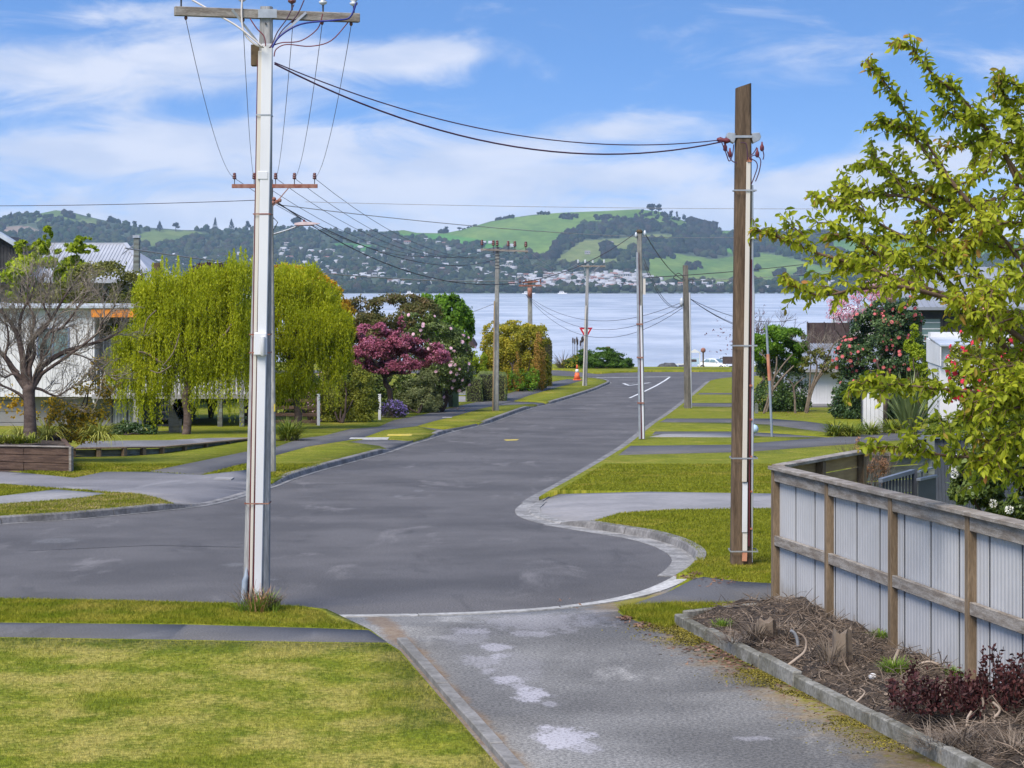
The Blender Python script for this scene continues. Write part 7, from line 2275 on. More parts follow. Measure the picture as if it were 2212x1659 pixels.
# ------------------------------------------------------------------ lake, far shore, hills
LAKE = CZ - 10.55
m, g = new_mat('lake_water')
pos = g.new('ShaderNodeNewGeometry').outputs['Position']
n1 = g.noise(g.map(pos, (0.03, 0.010, 0)), 1.0, 5, 0.65)
n2 = g.noise(g.map(pos, (0.25, 0.05, 0)), 1.0, 4, 0.6)
n3 = g.noise(g.map(pos, (0.006, 0.0016, 0)), 1.0, 3, 0.6)
h = g.math('ADD', g.math('MULTIPLY', n1, 6.0), g.math('MULTIPLY', n2, 1.6))
bs = g.new('ShaderNodeBsdfPrincipled')
g.set(bs.inputs['Base Color'], g.mix(g.mapr(g.math('ADD', g.math('MULTIPLY', n3, .4), g.math('MULTIPLY', n1, .6)), 0.4, 0.6), (0.40, 0.405, 0.42), (0.63, 0.62, 0.625)))  # pale base colour and its streaks stand in for sky reflected on ripples
bs.inputs['Roughness'].default_value = 0.22
bs.inputs['IOR'].default_value = 1.33
g.set(bs.inputs['Normal'], g.bump(h, 0.16, 1.0))
out = g.new('ShaderNodeOutputMaterial')
g.l.new(bs.outputs[0], out.inputs[0])
m_water = m
mb = MB(); mb.add([(-3500, 205, LAKE), (3500, 205, LAKE), (3500, 4200, LAKE), (-3500, 4200, LAKE)], [(0, 1, 2, 3)])
tag(mb.build('lake', m_water), kind='structure')

SKY = [(-900, 475), (-300, 470), (0, 470), (30, 466), (62, 464), (92, 460), (120, 454), (150, 457), (200, 470), (260, 484), (300, 490), (400, 497), (560, 497), (640, 492), (700, 500), (800, 501), (850, 499), (872, 497), (900, 503), (960, 504),
       (1000, 496), (1030, 487), (1060, 478), (1100, 471), (1150, 464), (1220, 459), (1300, 456), (1380, 452), (1430, 458), (1470, 474), (1500, 487), (1560, 498), (1650, 499), (1750, 502), (1850, 508), (2000, 514), (2212, 518), (2600, 520), (3200, 515)]
su, sv = np.array([a for a, _ in SKY], float), np.array([b for _, b in SKY], float)
ts = np.linspace(0, 1, 76)
us = np.concatenate([np.linspace(-2600, -420, 60), np.linspace(-400, 2600, 640), np.linspace(2640, 4800, 60)])
uu, tt = np.meshgrid(us, ts)
skyv = np.interp(uu, su, sv)
D0, D1 = 3905.0, 5900.0
dd = D0 + (D1 - D0) * tt ** 0.9
wob = (np.sin(uu / 37.0 + 3 * tt) * 2.0 + np.sin(uu / 91.0 + 5 * tt + 1) * 4.0) * np.sin(np.pi * np.clip(tt, 0, 1))
shore = 633.6 - 1.3 * np.clip((uu - 1000) / 600, -1, 1)
rows = shore + (skyv - shore) * tt + wob
xx = (uu - U0) * dd / F
zz = CZ + (HV - rows) * dd / F
def hill_at(u, t):
    sv_ = np.interp(u, su, sv)
    d_ = D0 + (D1 - D0) * t ** 0.9
    w_ = (np.sin(u / 37.0 + 3 * t) * 2.0 + np.sin(u / 91.0 + 5 * t + 1) * 4.0) * np.sin(np.pi * np.clip(t, 0, 1))
    sh = 633.6 - 1.3 * np.clip((u - 1000) / 600, -1, 1)
    r = sh + (sv_ - sh) * t + w_
    return np.stack([(u - U0) * d_ / F, d_, CZ + (HV - r) * d_ / F], -1), r
def t_of_row(u, v):
    t = np.linspace(0, 1, 60)
    _, r = hill_at(np.full(60, float(u)), t)
    return float(np.interp(-v, -r, t))
# pastures: outlines as seen, carried on to the slope
PAST = [([(830, 503), (872, 496), (960, 503), (1030, 486), (1110, 469), (1220, 458), (1300, 455), (1390, 451), (1440, 460), (1500, 488), (1480, 494), (1330, 484), (1270, 488), (1220, 515), (1190, 550), (1170, 560), (1120, 545), (1060, 525), (960, 512), (860, 508)], (0.115, 0.19, 0.035)),
        ([(840, 505), (960, 506), (1060, 520), (1120, 545), (1060, 540), (960, 518), (860, 510)], (0.07, 0.20, 0.03)),
        ([(700, 530), (740, 524), (800, 530), (850, 536), (800, 541), (700, 540)], (0.06, 0.19, 0.03)), ([(640, 545), (730, 545), (720, 552), (640, 552)], (0.12, 0.17, 0.05)),
        ([(1200, 560), (1260, 520), (1340, 515), (1420, 505), (1480, 510), (1460, 520), (1340, 545), (1330, 572), (1230, 575)], (0.15, 0.18, 0.055)),
        ([(1395, 560), (1460, 548), (1540, 560), (1640, 545), (1700, 555), (1760, 572), (1830, 590), (1800, 605), (1600, 612), (1440, 612), (1400, 598)], (0.12, 0.19, 0.04)),
        ([(1390, 592), (1440, 596), (1640, 600), (1700, 606), (1640, 612), (1420, 610)], (0.14, 0.19, 0.05)),
        ([(1550, 535), (1590, 530), (1640, 545), (1600, 555)], (0.08, 0.22, 0.03)), ([(1510, 505), (1600, 496), (1700, 500), (1850, 508), (1850, 514), (1700, 508), (1600, 506)], (0.10, 0.19, 0.035)), ([(1800, 520), (2212, 530), (2212, 560), (1850, 560), (1790, 540)], (0.10, 0.19, 0.04)),
        ([(60, 475), (95, 458), (120, 453), (150, 458), (185, 470), (150, 478), (110, 470), (80, 478)], (0.10, 0.15, 0.045)), ([(150, 478), (200, 470), (230, 486), (170, 488)], (0.12, 0.16, 0.05)),
        ([(250, 520), (340, 495), (420, 500), (460, 508), (400, 520), (330, 532)], (0.11, 0.155, 0.04)), ([(0, 490), (60, 488), (90, 500), (20, 510)], (0.20, 0.16, 0.12)), ([(1430, 620), (1700, 621), (1800, 624), (1440, 626)], (0.13, 0.125, 0.075))]
pu, pr = uu.ravel(), rows.ravel()
colr = np.tile(np.array([0.06, 0.08, 0.045]), (len(pu), 1))
colr[:] *= (0.8 + 0.4 * np.random.default_rng(3).random((len(pu), 1)))
openm = np.zeros(len(pu), bool)
for poly, c in PAST:
    k_ = inside(poly, pu, pr)
    colr[k_] = np.array(c)
    openm |= k_
nz = (np.sin(pu / 21 + pr / 6) * 0.12 + np.sin(pu / 9 - pr / 3.3) * 0.07 + np.sin(pu / 55 + pr / 11) * 0.12)
colr[openm] *= (1.0 + nz[openm, None] * np.array([1.0, 0.6, 0.8]))
sh_ = ts.size
idx = np.arange(uu.size).reshape(uu.shape)
quads = np.stack([idx[:-1, :-1], idx[:-1, 1:], idx[1:, 1:], idx[1:, :-1]], -1)
# back slope behind the skyline
V_ = np.stack([xx, dd, zz], -1).reshape(-1, 3)
back = V_[idx[-1]].copy()
back[:, 1] += 900
back[:, 2] -= 60
V_ = np.concatenate([V_, back])
bi = np.arange(len(us)) + uu.size
q2 = np.stack([idx[-1][:-1], idx[-1][1:], bi[1:], bi[:-1]], -1)
me = raw_mesh('hills', V_, np.concatenate([quads.reshape(-1, 4), q2]), 4, True)
ca = me.color_attributes.new('ground_cover', 'FLOAT_COLOR', 'POINT')
cc_ = np.ones((len(V_), 4), np.float32)
cc_[:len(colr), :3] = colr
cc_[len(colr):, :3] = (0.1, 0.16, 0.04)
ca.data.foreach_set('color', cc_.reshape(-1))
m, g = new_mat('hill_pasture')
at = g.new('ShaderNodeVertexColor')
at.layer_name = 'ground_cover'
pos = g.new('ShaderNodeNewGeometry').outputs['Position']
nn1 = g.noise(g.map(pos, (0.012, 0.006, 0.02)), 1.0, 5, 0.65)
nn2 = g.noise(g.map(pos, (0.06, 0.03, 0.1)), 1.0, 4, 0.6)
c_ = g.mix(0.6, at.outputs[0], g.mix(g.mapr(nn1, 0.35, 0.65), (0.75, 0.8, 0.8), (1.25, 1.15, 1.2)), 'MULTIPLY')
c_ = g.mix(0.4, c_, g.mix(g.mapr(nn2, 0.35, 0.65), (0.7, 0.7, 0.7), (1.3, 1.3, 1.3)), 'MULTIPLY')
finish(g, c_, 0.95, None, 0, 0.05)
tag(link('hills', me, m), kind='structure')

# woods: lumpy crowns
def lump_mesh(seed, sub=1, rough=0.28, tall=1.0):
    bm = bmesh.new()
    bmesh.ops.create_icosphere(bm, subdivisions=sub, radius=1.0)
    r_ = np.random.default_rng(seed)
    for v in bm.verts:
        v.co *= 1 + r_.uniform(-rough, rough)
        v.co.z *= tall
    V = np.array([tuple(v.co) for v in bm.verts])
    Fc = np.array([[v.index for v in f.verts] for f in bm.faces])
    bm.free()
    return V, Fc


def tree_mat(name, cols):
    m, g = new_mat(name)
    geo = g.new('ShaderNodeNewGeometry')
    rp = g.new('ShaderNodeValToRGB')
    els = rp.color_ramp.elements
    while len(els) < len(cols):
        els.new(0.5)
    for i, c in enumerate(cols):
        els[i].position = i / (len(cols) - 1)
        els[i].color = (*c, 1)
    g.set(rp.inputs[0], geo.outputs['Random Per Island'])
    n = g.noise(g.map(geo.outputs['Position'], (0.5, 0.25, 0.5)), 1.0, 4, 0.7)
    col = g.mix(0.7, rp.outputs[0], g.mix(g.mapr(n, 0.35, 0.65), (0.45, 0.45, 0.45), (1.5, 1.5, 1.4)), 'MULTIPLY')
    finish(g, col, 0.95, g.bump(n, 1.0, 2.5), 0, 0.05)
    return m


m_wood = tree_mat('far_wood', [(0.012, 0.024, 0.012), (0.022, 0.042, 0.018), (0.035, 0.05, 0.02), (0.05, 0.062, 0.028), (0.045, 0.034, 0.025), (0.03, 0.055, 0.02)])
m_wooddark = tree_mat('far_dark_wood', [(0.010, 0.018, 0.013), (0.018, 0.026, 0.018), (0.028, 0.026, 0.022), (0.034, 0.03, 0.026)])
protos = [lump_mesh(i, 1, 0.3, random.uniform(0.8, 1.2)) for i in range(8)]
protos2 = [lump_mesh(40 + i, 2, 0.22, random.uniform(0.8, 1.1)) for i in range(6)]


def wood(name, items, mat, prs=protos):
    """items: (point, rx, rz)"""
    vs, fs, n = [], [], 0
    for i, (p, rx, rz) in enumerate(items):
        V, Fc = prs[i % len(prs)]
        a = rng.uniform(0, 6.28)
        rot = np.array([[math.cos(a), -math.sin(a), 0], [math.sin(a), math.cos(a), 0], [0, 0, 1]])
        vs.append((V @ rot.T) * np.array([rx, rx, rz]) + np.array(p) + np.array([0, 0, rz * 0.55]))
        fs.append(Fc + n)
        n += len(V)
    me = raw_mesh(name, np.concatenate(vs), np.concatenate(fs), 3, True)
    o = link(name, me, mat)
    o['kind'] = 'stuff'
    return o


def free_of(polys, u, r):
    k = np.zeros(len(u), bool)
    for poly, _ in polys:
        k |= inside(poly, u, r)
    return ~k


N = 12000
u_ = np.where(rng.random(N) < .16, rng.uniform(-2400, 4600, N), rng.uniform(-350, 2550, N))
t_ = rng.random(N) ** 1.0
p_, r_ = hill_at(u_, t_)
ok = free_of(PAST, u_, r_ + 1.5)
town = ((u_ > 1120) & (u_ < 1420) & (r_ > 588) & (r_ < 624))
suburb = ((u_ > 560) & (u_ < 1120) & (r_ > 525) & (r_ < 622))
ok &= ~(town & (rng.random(N) < 0.75)) & ~(suburb & (rng.random(N) < 0.35))
items = []
for p, t in zip(p_[ok], t_[ok]):
    s = rng.uniform(5, 10) * (1 + 0.3 * t) * (0.75 if t > 0.85 else 1)
    items.append((p, s, s * rng.uniform(0.75, 1.15)))
wood('far_woods', items, m_wood)
# belts and groves standing on the pastures
items = []
belt = [(1180, 565), (1195, 548), (1205, 535), (1215, 522), (1230, 512), (1250, 502), (1275, 496), (1300, 492), (1330, 489), (1360, 487), (1390, 486), (1420, 486), (1450, 488)]
bu, bv = np.array([b[0] for b in belt], float), np.array([b[1] for b in belt], float)
for s in np.linspace(0, 1, 150):
    i = s * (len(bu) - 1)
    u = np.interp(i, range(len(bu)), bu) + rng.normal(0, 5)
    v = np.interp(i, range(len(bu)), bv) + rng.normal(0, 4) + 6
    t = t_of_row(u, v)
    p = hill_at(np.array([u]), np.array([t]))[0][0]
    sz = rng.uniform(9, 15)
    items.append((p, sz * 0.85, sz))
for (u0_, u1_, v0_, v1_, n_, sz) in ((1070, 1112, 468, 472, 26, 5), (1000, 1030, 484, 490, 12, 3), (1160, 1185, 459, 464, 14, 5), (1210, 1250, 466, 474, 26, 6), (1280, 1330, 468, 476, 30, 6), (1330, 1380, 474, 484, 26, 7), (1485, 1545, 478, 500, 34, 13), (1460, 1540, 505, 545, 70, 13),
                                     (1300, 1330, 520, 560, 20, 10), (1380, 1470, 520, 560, 60, 10), (1540, 1640, 515, 545, 60, 11), (1600, 1640, 540, 600, 20, 8), (1640, 1800, 505, 545, 110, 11), (1480, 1525, 570, 583, 16, 7), (1675, 1700, 590, 600, 10, 8), (1720, 1740, 585, 600, 8, 9),
                                     (130, 160, 462, 474, 14, 9), (60, 140, 468, 482, 20, 6), (1370, 1470, 462, 478, 40, 6), (950, 965, 490, 500, 10, 7)):
    for _ in range(n_):
        u, v = rng.uniform(u0_, u1_), rng.uniform(v0_, v1_)
        t = t_of_row(u, v)
        p = hill_at(np.array([u]), np.array([t]))[0][0]
        s = sz * rng.uniform(0.7, 1.2)
        items.append((p, s, s))
for _ in range(500):            # shoreline scrub
    u = rng.uniform(-300, 2500)
    p = hill_at(np.array([u]), np.array([rng.uniform(0.005, 0.05)]))[0][0]
    s = rng.uniform(4, 8)
    items.append((p, s * 1.3, s * 0.8))
wood('far_groves', items, m_wooddark)

# single trees standing out on the skyline
def far_tree(u, v, h_px, w_px, kind, label, n=260):
    t = min(0.995, t_of_row(u, v))
    p = hill_at(np.array([float(u)]), np.array([t]))[0][0]
    s = p[1] / F
    h, w = h_px * s, w_px * s
    root = thing('hill_tree', Vector(p), label, 'tree', 'single trees on the far skyline')
    mb = MB(); mb.tube([Vector(p) - Vector((0, 0, 1)), Vector(p) + Vector((0, 0, h * 0.6))], [w * 0.05, w * 0.03], 5); mb.build('trunk', m_darkbark, root)
    P_ = []
    hubs = [np.array([rng.uniform(-.3, .3), rng.uniform(-.3, .3), rng.uniform(-.35, .6)]) for _ in range(6)]
    for i in range(n):
        if kind == 'conifer':
            f = rng.random() ** 0.8
            r = (1 - f) * w * 0.5 * math.sqrt(rng.random()) + 0.2
            a = rng.uniform(0, 6.28)
            P_.append([r * math.cos(a), r * math.sin(a), h * (0.08 + 0.92 * f)])
        else:
            q = unit(1)[0] * (rng.random() ** 0.4) * .42 + hubs[i % 6]
            P_.append([q[0] * w * 0.5, q[1] * w * 0.5, h * (0.62 + 0.38 * q[2])])
    P_ = np.array(P_)
    me = leaves_mesh('crown', P_, unit(n), unit(n), max(1.4, w * 0.13), max(1.2, w * 0.11))
    o = link('crown', me, m_wooddark, root); o['kind'] = 'stuff'
far = [(465, 500, 30, 16, 'conifer', 'pointed dark fir on the left skyline, tallest of the pair by the near pole'), (500, 500, 27, 18, 'conifer', 'broad dark fir on the left skyline just left of the near pole'), (448, 500, 16, 10, 'conifer', 'small pointed russet fir left of the fir pair'),
       (536, 500, 24, 18, 'round', 'round dark tree on the left skyline touching the near pole'), (640, 498, 30, 36, 'round', 'wide open crowned tree on the skyline right of the near pole'), (236, 486, 22, 20, 'round', 'rounded tree alone on the ridge above the grey roof'), (290, 492, 16, 16, 'round', 'small rounded tree on the ridge right of the grey roof ridge'),
       (380, 500, 20, 26, 'round', 'clump of dark trees on the ridge in the left half'), (1408, 466, 26, 30, 'round', 'largest umbrella topped tree on the green hill summit'), (1388, 466, 16, 14, 'round', 'small leaning tree at the left edge of the summit clump'), (1450, 474, 22, 12, 'round', 'tall slim tree just right of the summit clump'),
       (1462, 478, 22, 10, 'round', 'second slim tree right of the summit clump'), (1478, 484, 22, 15, 'round', 'lone open tree on the slope right of the summit'), (1712, 502, 14, 8, 'conifer', 'small pointed tree on the ridge right of the wooden pole'), (962, 500, 16, 20, 'round', 'bare looking tree group on the saddle left of the green hill'),
       (992, 498, 8, 18, 'round', 'low brown tree beside the bare tree group on the saddle'), (300, 505, 14, 14, 'conifer', 'dark conifer below the ridge beside the flue'), (200, 500, 18, 22, 'round', 'dark tree clump over the grey roof'), (345, 500, 22, 20, 'conifer', 'tall dark conifer clump in the left ridge'), (24, 478, 20, 18, 'conifer', 'dark tree clump at the far left ridge'),
       (618, 600, 40, 20, 'round', 'tall dark oval tree among the hillside houses right of the near pole'), (1422, 464, 24, 22, 'round', 'right hand tree of the summit clump')]
for f in far:
    far_tree(*f, n=420 if f[2] > 20 else 240)

# houses across the water
m_fw = M('far_wall', (0.44, 0.42, 0.41), (0.32, 0.30, 0.29), 0.02, 0.8)
m_fr = M('far_roof', (0.20, 0.17, 0.17), (0.30, 0.28, 0.28), 0.02, 0.8)
m_fr2 = M('far_red_roof', (0.30, 0.12, 0.09), (0.25, 0.14, 0.11), 0.02, 0.8)
m_fr3 = M('far_pale_roof', (0.40, 0.40, 0.42), (0.28, 0.28, 0.30), 0.02, 0.6)
def far_house_mesh(w, d_, h, rh, mats):
    mb = MB()
    mb.box((-w / 2, -d_ / 2, -2), (w / 2, d_ / 2, h))
    mb.cur = 1
    mb.prism([(-w / 2 - .5, -d_ / 2 - .6, h), (-w / 2 - .5, d_ / 2 + .6, h), (-w / 2 - .5, 0, h + rh)], (w + 1, 0, 0))
    mb.cur = 2
    for i in range(3):
        x = -w / 2 + w * (i + 0.5) / 3
        mb.box((x - w * 0.09, -d_ / 2 - 0.06, h * 0.35), (x + w * 0.09, -d_ / 2 + 0.02, h * 0.8))
    me = bpy.data.meshes.new('far_house')
    me.from_pydata(mb.v, [], mb.f)
    me.polygons.foreach_set('material_index', mb.m)
    for m_ in mats:
        me.materials.append(m_)
    bm = bmesh.new(); bm.from_mesh(me); bmesh.ops.recalc_face_normals(bm, faces=bm.faces); bm.to_mesh(me); bm.free()
    return me
fh = [far_house_mesh(11, 8, 3.6, 2.2, (m_fw, m_fr, m_darkglass)), far_house_mesh(9, 8, 5.0, 1.6, (m_fw, m_fr3, m_darkglass)), far_house_mesh(14, 8, 3.2, 1.8, (m_fw, m_fr2, m_darkglass)), far_house_mesh(8, 7, 3.0, 2.0, (m_fw, m_fr3, m_darkglass)), far_house_mesh(13, 9, 3.4, 0.8, (m_fw, m_fr, m_darkglass))]
areas = [(1130, 1400, 592, 627, 150), (1060, 1140, 592, 618, 14), (700, 1110, 556, 622, 84), (590, 860, 520, 560, 26), (1400, 1600, 612, 626, 14), (330, 560, 545, 600, 16), (860, 1000, 520, 535, 6), (1250, 1500, 528, 560, 4)]
cnt = 0
for (u0_, u1_, v0_, v1_, n_) in areas:
    for _ in range(n_):
        u, v = rng.uniform(u0_, u1_), rng.uniform(v0_, v1_)
        p = hill_at(np.array([u]), np.array([t_of_row(u, v)]))[0][0]
        o = link('far_house', fh[rng.integers(len(fh))], None, None, Vector(p) + Vector((0, -6, 1.5)))
        o.rotation_euler = (0, 0, rng.uniform(-0.6, 0.6))
        s = rng.uniform(0.75, 1.25)
        o.scale = (s, s, s)
        intown = (u0_, v0_) in ((1130, 592), (1060, 592), (1400, 612))
        tag(o, 'small pale house of the town by the far shore' if intown else 'small pale house scattered among trees on the far hillside', 'house', 'houses of the town across the lake' if intown else 'houses scattered over the far hillside')
        cnt += 1
items_v, items_f, nn = [], [], 0
for (u0_, u1_, v0_, v1_, n_) in ((1130, 1400, 592, 627, 120), (600, 1110, 540, 622, 130), (330, 560, 548, 600, 30), (1400, 1800, 612, 628, 25)):
    for _ in range(n_):
        p = hill_at(np.array([rng.uniform(u0_, u1_)]), np.array([t_of_row(rng.uniform(u0_, u1_), rng.uniform(v0_, v1_))]))[0][0]
        w, h, a = rng.uniform(4, 8), rng.uniform(3, 5.5), rng.uniform(-.5, .5)
        b = np.array([[x, y, z] for z in (-1, h) for x, y in ((-w, -4), (w, -4), (w, 4), (-w, 4))] + [[-w, 0, h + 2], [w, 0, h + 2]])
        rot = np.array([[math.cos(a), -math.sin(a), 0], [math.sin(a), math.cos(a), 0], [0, 0, 1]])
        items_v.append(b @ rot.T + p + np.array([0, -6, 1.5]))
        items_f += [[nn + i for i in f] for f in ((0, 1, 5, 4), (1, 2, 6, 5), (2, 3, 7, 6), (3, 0, 4, 7), (4, 5, 9, 8), (6, 7, 8, 9))]
        nn += 10
tag(link('far_houses', raw_mesh('far_houses', np.concatenate(items_v), np.array(items_f), 4), m_fr3), 'countless tiny pale houses among the trees across the lake', 'houses', kind='stuff')
# boats along the far shore
def boat(u, d, L, label):
    c = Vector(((u - U0) * d / F, d, LAKE))
    root = thing('boat', c, label, 'boat', 'white boats near the far shore')
    mb = MB(); mb.prism([(c.x - L / 2, c.y - 2, c.z - .2), (c.x + L * .42, c.y - 2, c.z - .2), (c.x + L / 2, c.y - 2, c.z + 1.6), (c.x - L / 2, c.y - 2, c.z + 1.3)], (0, 4, 0)); mb.build('hull', m_white, root)
    mb = MB(); mb.prism([(c.x - L * .35, c.y - 1.6, c.z + 1.45), (c.x + L * .2, c.y - 1.6, c.z + 1.45), (c.x + L * .1, c.y - 1.6, c.z + 4.5), (c.x - L * .3, c.y - 1.6, c.z + 4.5)], (0, 3.2, 0)); mb.build('cabin', m_white, root)
    mb = MB(); mb.box((c.x - L * .28, c.y - 1.66, c.z + 2.6), (c.x + L * .08, c.y - 1.605, c.z + 3.7)); mb.build('window', m_darkglass, root)
boat(1142, 3650, 22, 'white launch on the lake left of the distant rusty armed pole')
boat(885, 3700, 12, 'tiny white boat at the far shore above the magenta tree')
boat(1215, 3720, 16, 'tiny white boat at the far shore right of the distant pole')

# air between here and the far shore
mb = MB(); mb.box((-4200, -75, -40), (4200, 7300, 262))
m, g = new_mat('haze_air')
vp = g.new('ShaderNodeVolumePrincipled')
vp.inputs['Color'].default_value = (0.58, 0.79, 1.0, 1)
vp.inputs['Density'].default_value = 0.000056
out = g.new('ShaderNodeOutputMaterial')
g.l.new(vp.outputs[0], out.inputs['Volume'])
tag(mb.build('haze', m), kind='stuff')

# ------------------------------------------------------------------ lakeside: car, rocks, signs
cy = 275.0
def lk(u, d=cy):
    x = (u - U0) * d / F
    return Vector((x, d, gz(x, d)))
cp = lk(1546)
car = thing('parked_car', cp, 'white sedan parked by the water beyond the road end', 'car')
ca_, sa_ = math.cos(R(-38)), math.sin(R(-38))
def cw(x, y, z):
    return Vector((cp.x + x * ca_ - y * sa_, cp.y + x * sa_ + y * ca_, cp.z + z))
st = [(-2.25, .42, .78, .70), (-2.15, .28, .95, .80), (-1.5, .22, 1.0, .86), (-0.6, .2, .98, .88), (0.6, .2, .95, .88), (1.2, .22, .90, .87), (1.9, .25, .80, .82), (2.2, .32, .68, .70)]
def loft(sections, mat, name, parent):
    mb = MB()
    w = len(sections[0])
    vs = [v for s in sections for v in s]
    fs = [(r * w + c, r * w + (c + 1) % w, (r + 1) * w + (c + 1) % w, (r + 1) * w + c) for r in range(len(sections) - 1) for c in range(w)]
    fs += [tuple(range(w)), tuple((len(sections) - 1) * w + c for c in range(w))[::-1]]
    mb.add(vs, fs, True)
    return mb.build(name, mat, parent)
body = loft([[cw(x, -w * .96, zb), cw(x, -w, (zb + zt) / 2), cw(x, -w * .95, zt - .04), cw(x, -w * .8, zt), cw(x, w * .8, zt), cw(x, w * .95, zt - .04), cw(x, w, (zb + zt) / 2), cw(x, w * .96, zb)] for x, zb, zt, w in st], m_carpaint, 'body', car)
gh = [(-1.75, .98, .80, .98), (-1.15, 1.36, .60, .98), (-0.4, 1.45, .60, .98), (0.25, 1.40, .60, .96), (1.05, .93, .78, .92)]
loft([[cw(x, -.82, zb), cw(x, -wt, zt), cw(x, wt, zt), cw(x, .82, zb)] for x, zt, wt, zb in gh], m_carpaint, 'cabin', car)
def glass(pts_, name='window'):
    mb = MB(); mb.add(pts_, [tuple(range(len(pts_)))]); return mb.build(name, m_glass, car)
glass([cw(1.0, -.70, .99), cw(1.0, .70, .99), cw(.34, .54, 1.385), cw(.34, -.54, 1.385)], 'windscreen')
glass([cw(-1.66, -.70, 1.06), cw(-1.66, .70, 1.06), cw(-1.22, .52, 1.34), cw(-1.22, -.52, 1.34)], 'rear_window')
for s in (-1, 1):
    for x0, x1, x2, x3 in ((-1.35, -.42, -.42, -1.0), (-.34, .78, .22, -.34)):
        glass([cw(x0, s * .825, 1.02), cw(x1, s * .825, 1.02), cw(x2, s * .655, 1.34), cw(x3, s * .655, 1.36)], 'side_window')
    for x in (-1.38, 1.35):
        c = cw(x, s * .80, .33)
        axv = (cw(0, s, 0) - cw(0, 0, 0))
        mb = MB(); mb.lathe(c, [(0.20, -0.1), (0.33, -0.09), (0.33, 0.09), (0.22, 0.1)], 16, axis=axv); wh = mb.build('wheel', m_rubber, car)
        mb = MB(); mb.lathe(c + axv * 0.09, [(0.21, 0), (0.2, 0.02), (0.05, 0.03)], 12, axis=axv); mb.build('rim', m_galv, wh)
    mb = MB(); mb.prism([cw(2.02, s * .5, .58), cw(2.02, s * .74, .58), cw(2.0, s * .74, .74), cw(2.0, s * .5, .74)], cw(.14, 0, 0) - cw(0, 0, 0)); mb.build('headlight', m_glass, car)
    mb = MB(); mb.prism([cw(.62, s * .86, 1.0), cw(.62, s * 1.02, 1.0), cw(.62, s * 1.02, 1.12), cw(.62, s * .86, 1.12)], cw(.1, 0, 0) - cw(0, 0, 0)); mb.build('mirror', m_carpaint, car)
mb = MB(); mb.prism([cw(2.12, -.45, .42), cw(2.12, .45, .42), cw(2.12, .45, .56), cw(2.12, -.45, .56)], cw(.1, 0, 0) - cw(0, 0, 0)); mb.build('grille', m_darkmetal, car)

for i, (u, s, lab) in enumerate(((1430, 0.75, 'upright dark boulder at the water edge, leftmost of three'), (1445, 0.95, 'wide dark boulder at the water edge, middle of three'), (1474, 0.8, 'dark boulder at the water edge against the grey pole'))):
    c = lk(u, 262)
    V, Fc = lump_mesh(70 + i, 2, 0.18, 0.95 if i else 1.25)
    me = raw_mesh('boulder', V * np.array([s * 1.1, s * .8, s]) + np.array([0, 0, s * .5]), Fc, 3)
    tag(link('boulder', me, m_rock, loc=c), lab, 'boulder', 'boulders at the water edge')
# notice board, lifebuoy post, dark sign, low rail
c = lk(1501, 270)
nb_ = thing('notice_board', c, 'white framed lakeside notice board with coloured panel right of the grey pole', 'notice board')
for x in (-0.6, 0.6):
    mb = MB(); mb.box((c.x + x - .06, c.y - .06, c.z), (c.x + x + .06, c.y + .06, c.z + 2.3)); mb.build('post', m_white, nb_)
mb = MB(); mb.box((c.x - .54, c.y - .04, c.z + .9), (c.x + .54, c.y + .04, c.z + 1.65)); mb.build('panel', m_bluebox, nb_)
mb = MB(); mb.box((c.x - .45, c.y - .06, c.z + 1.2), (c.x + .2, c.y - .042, c.z + 1.5)); mb.build('dark_print', m_brownfence, nb_)
mb = MB(); mb.prism([(c.x - .75, c.y - .1, c.z + 2.3), (c.x + .75, c.y - .1, c.z + 2.3), (c.x, c.y - .1, c.z + 2.75)], (0, .2, 0)); mb.build('gable_top', m_white, nb_)
c = lk(1519, 270)
lp_ = thing('lakeside_post', c, 'tall brown lakeside post with a round head left of the white sedan', 'post')
mb = MB(); mb.tube([c, c + Vector((0, 0, 2.3))], 0.09, 8); mb.build('shaft', m_boxwood, lp_)
mb = MB(); mb.lathe(c + Vector((0, 0, 2.3)), [(.1, 0), (.3, .15), (.3, .45), (.1, .6)], 12); mb.build('head', m_rust, lp_)
c = lk(1577, 268)
sg2 = thing('dark_sign', c, 'small dark rectangular sign by the water left of the wooden pole', 'sign')
mb = MB(); mb.box((c.x - .9, c.y, c.z + 1.0), (c.x + .9, c.y + .06, c.z + 1.9)); mb.build('panel', m_brownfence, sg2)
for x in (-.6, .6):
    mb = MB(); mb.box((c.x + x - .05, c.y + .062, c.z), (c.x + x + .05, c.y + .15, c.z + 1.8)); mb.build('post', m_boxwood, sg2)
a, b = lk(1448, 276), lk(1485, 276)
wr = thing('white_rail', a, 'low white rail along the water edge behind the boulders', 'railing')
for i in range(5):
    p = a.lerp(b, i / 4); mb = MB(); mb.box((p.x - .06, p.y - .06, p.z), (p.x + .06, p.y + .06, p.z + .8)); mb.build('post', m_white, wr)
mb = MB(); mb.bar(a + Vector((0, -.1, .7)), b + Vector((0, -.1, .7)), 0.06, 0.12); mb.build('rail', m_white, wr)
a, b = lk(1555, 282), lk(1660, 282)
jt = thing('jetty', a, 'pale jetty with railing at the water behind the white sedan', 'jetty')
mb = MB(); mb.box((a.x, a.y, LAKE + .1), (b.x, a.y + 2.5, LAKE + .75)); mb.build('deck', m_white, jt)
for i in range(14):
    p = a.lerp(b, i / 13); mb = MB(); mb.box((p.x - .05, a.y - .03, LAKE + .75), (p.x + .05, a.y + .03, LAKE + 1.75)); mb.build('post', m_white, jt)
mb = MB(); mb.box((a.x, a.y - .1, LAKE + 1.5), (b.x, a.y - .032, LAKE + 1.62)); mb.build('rail', m_darkmetal, jt)
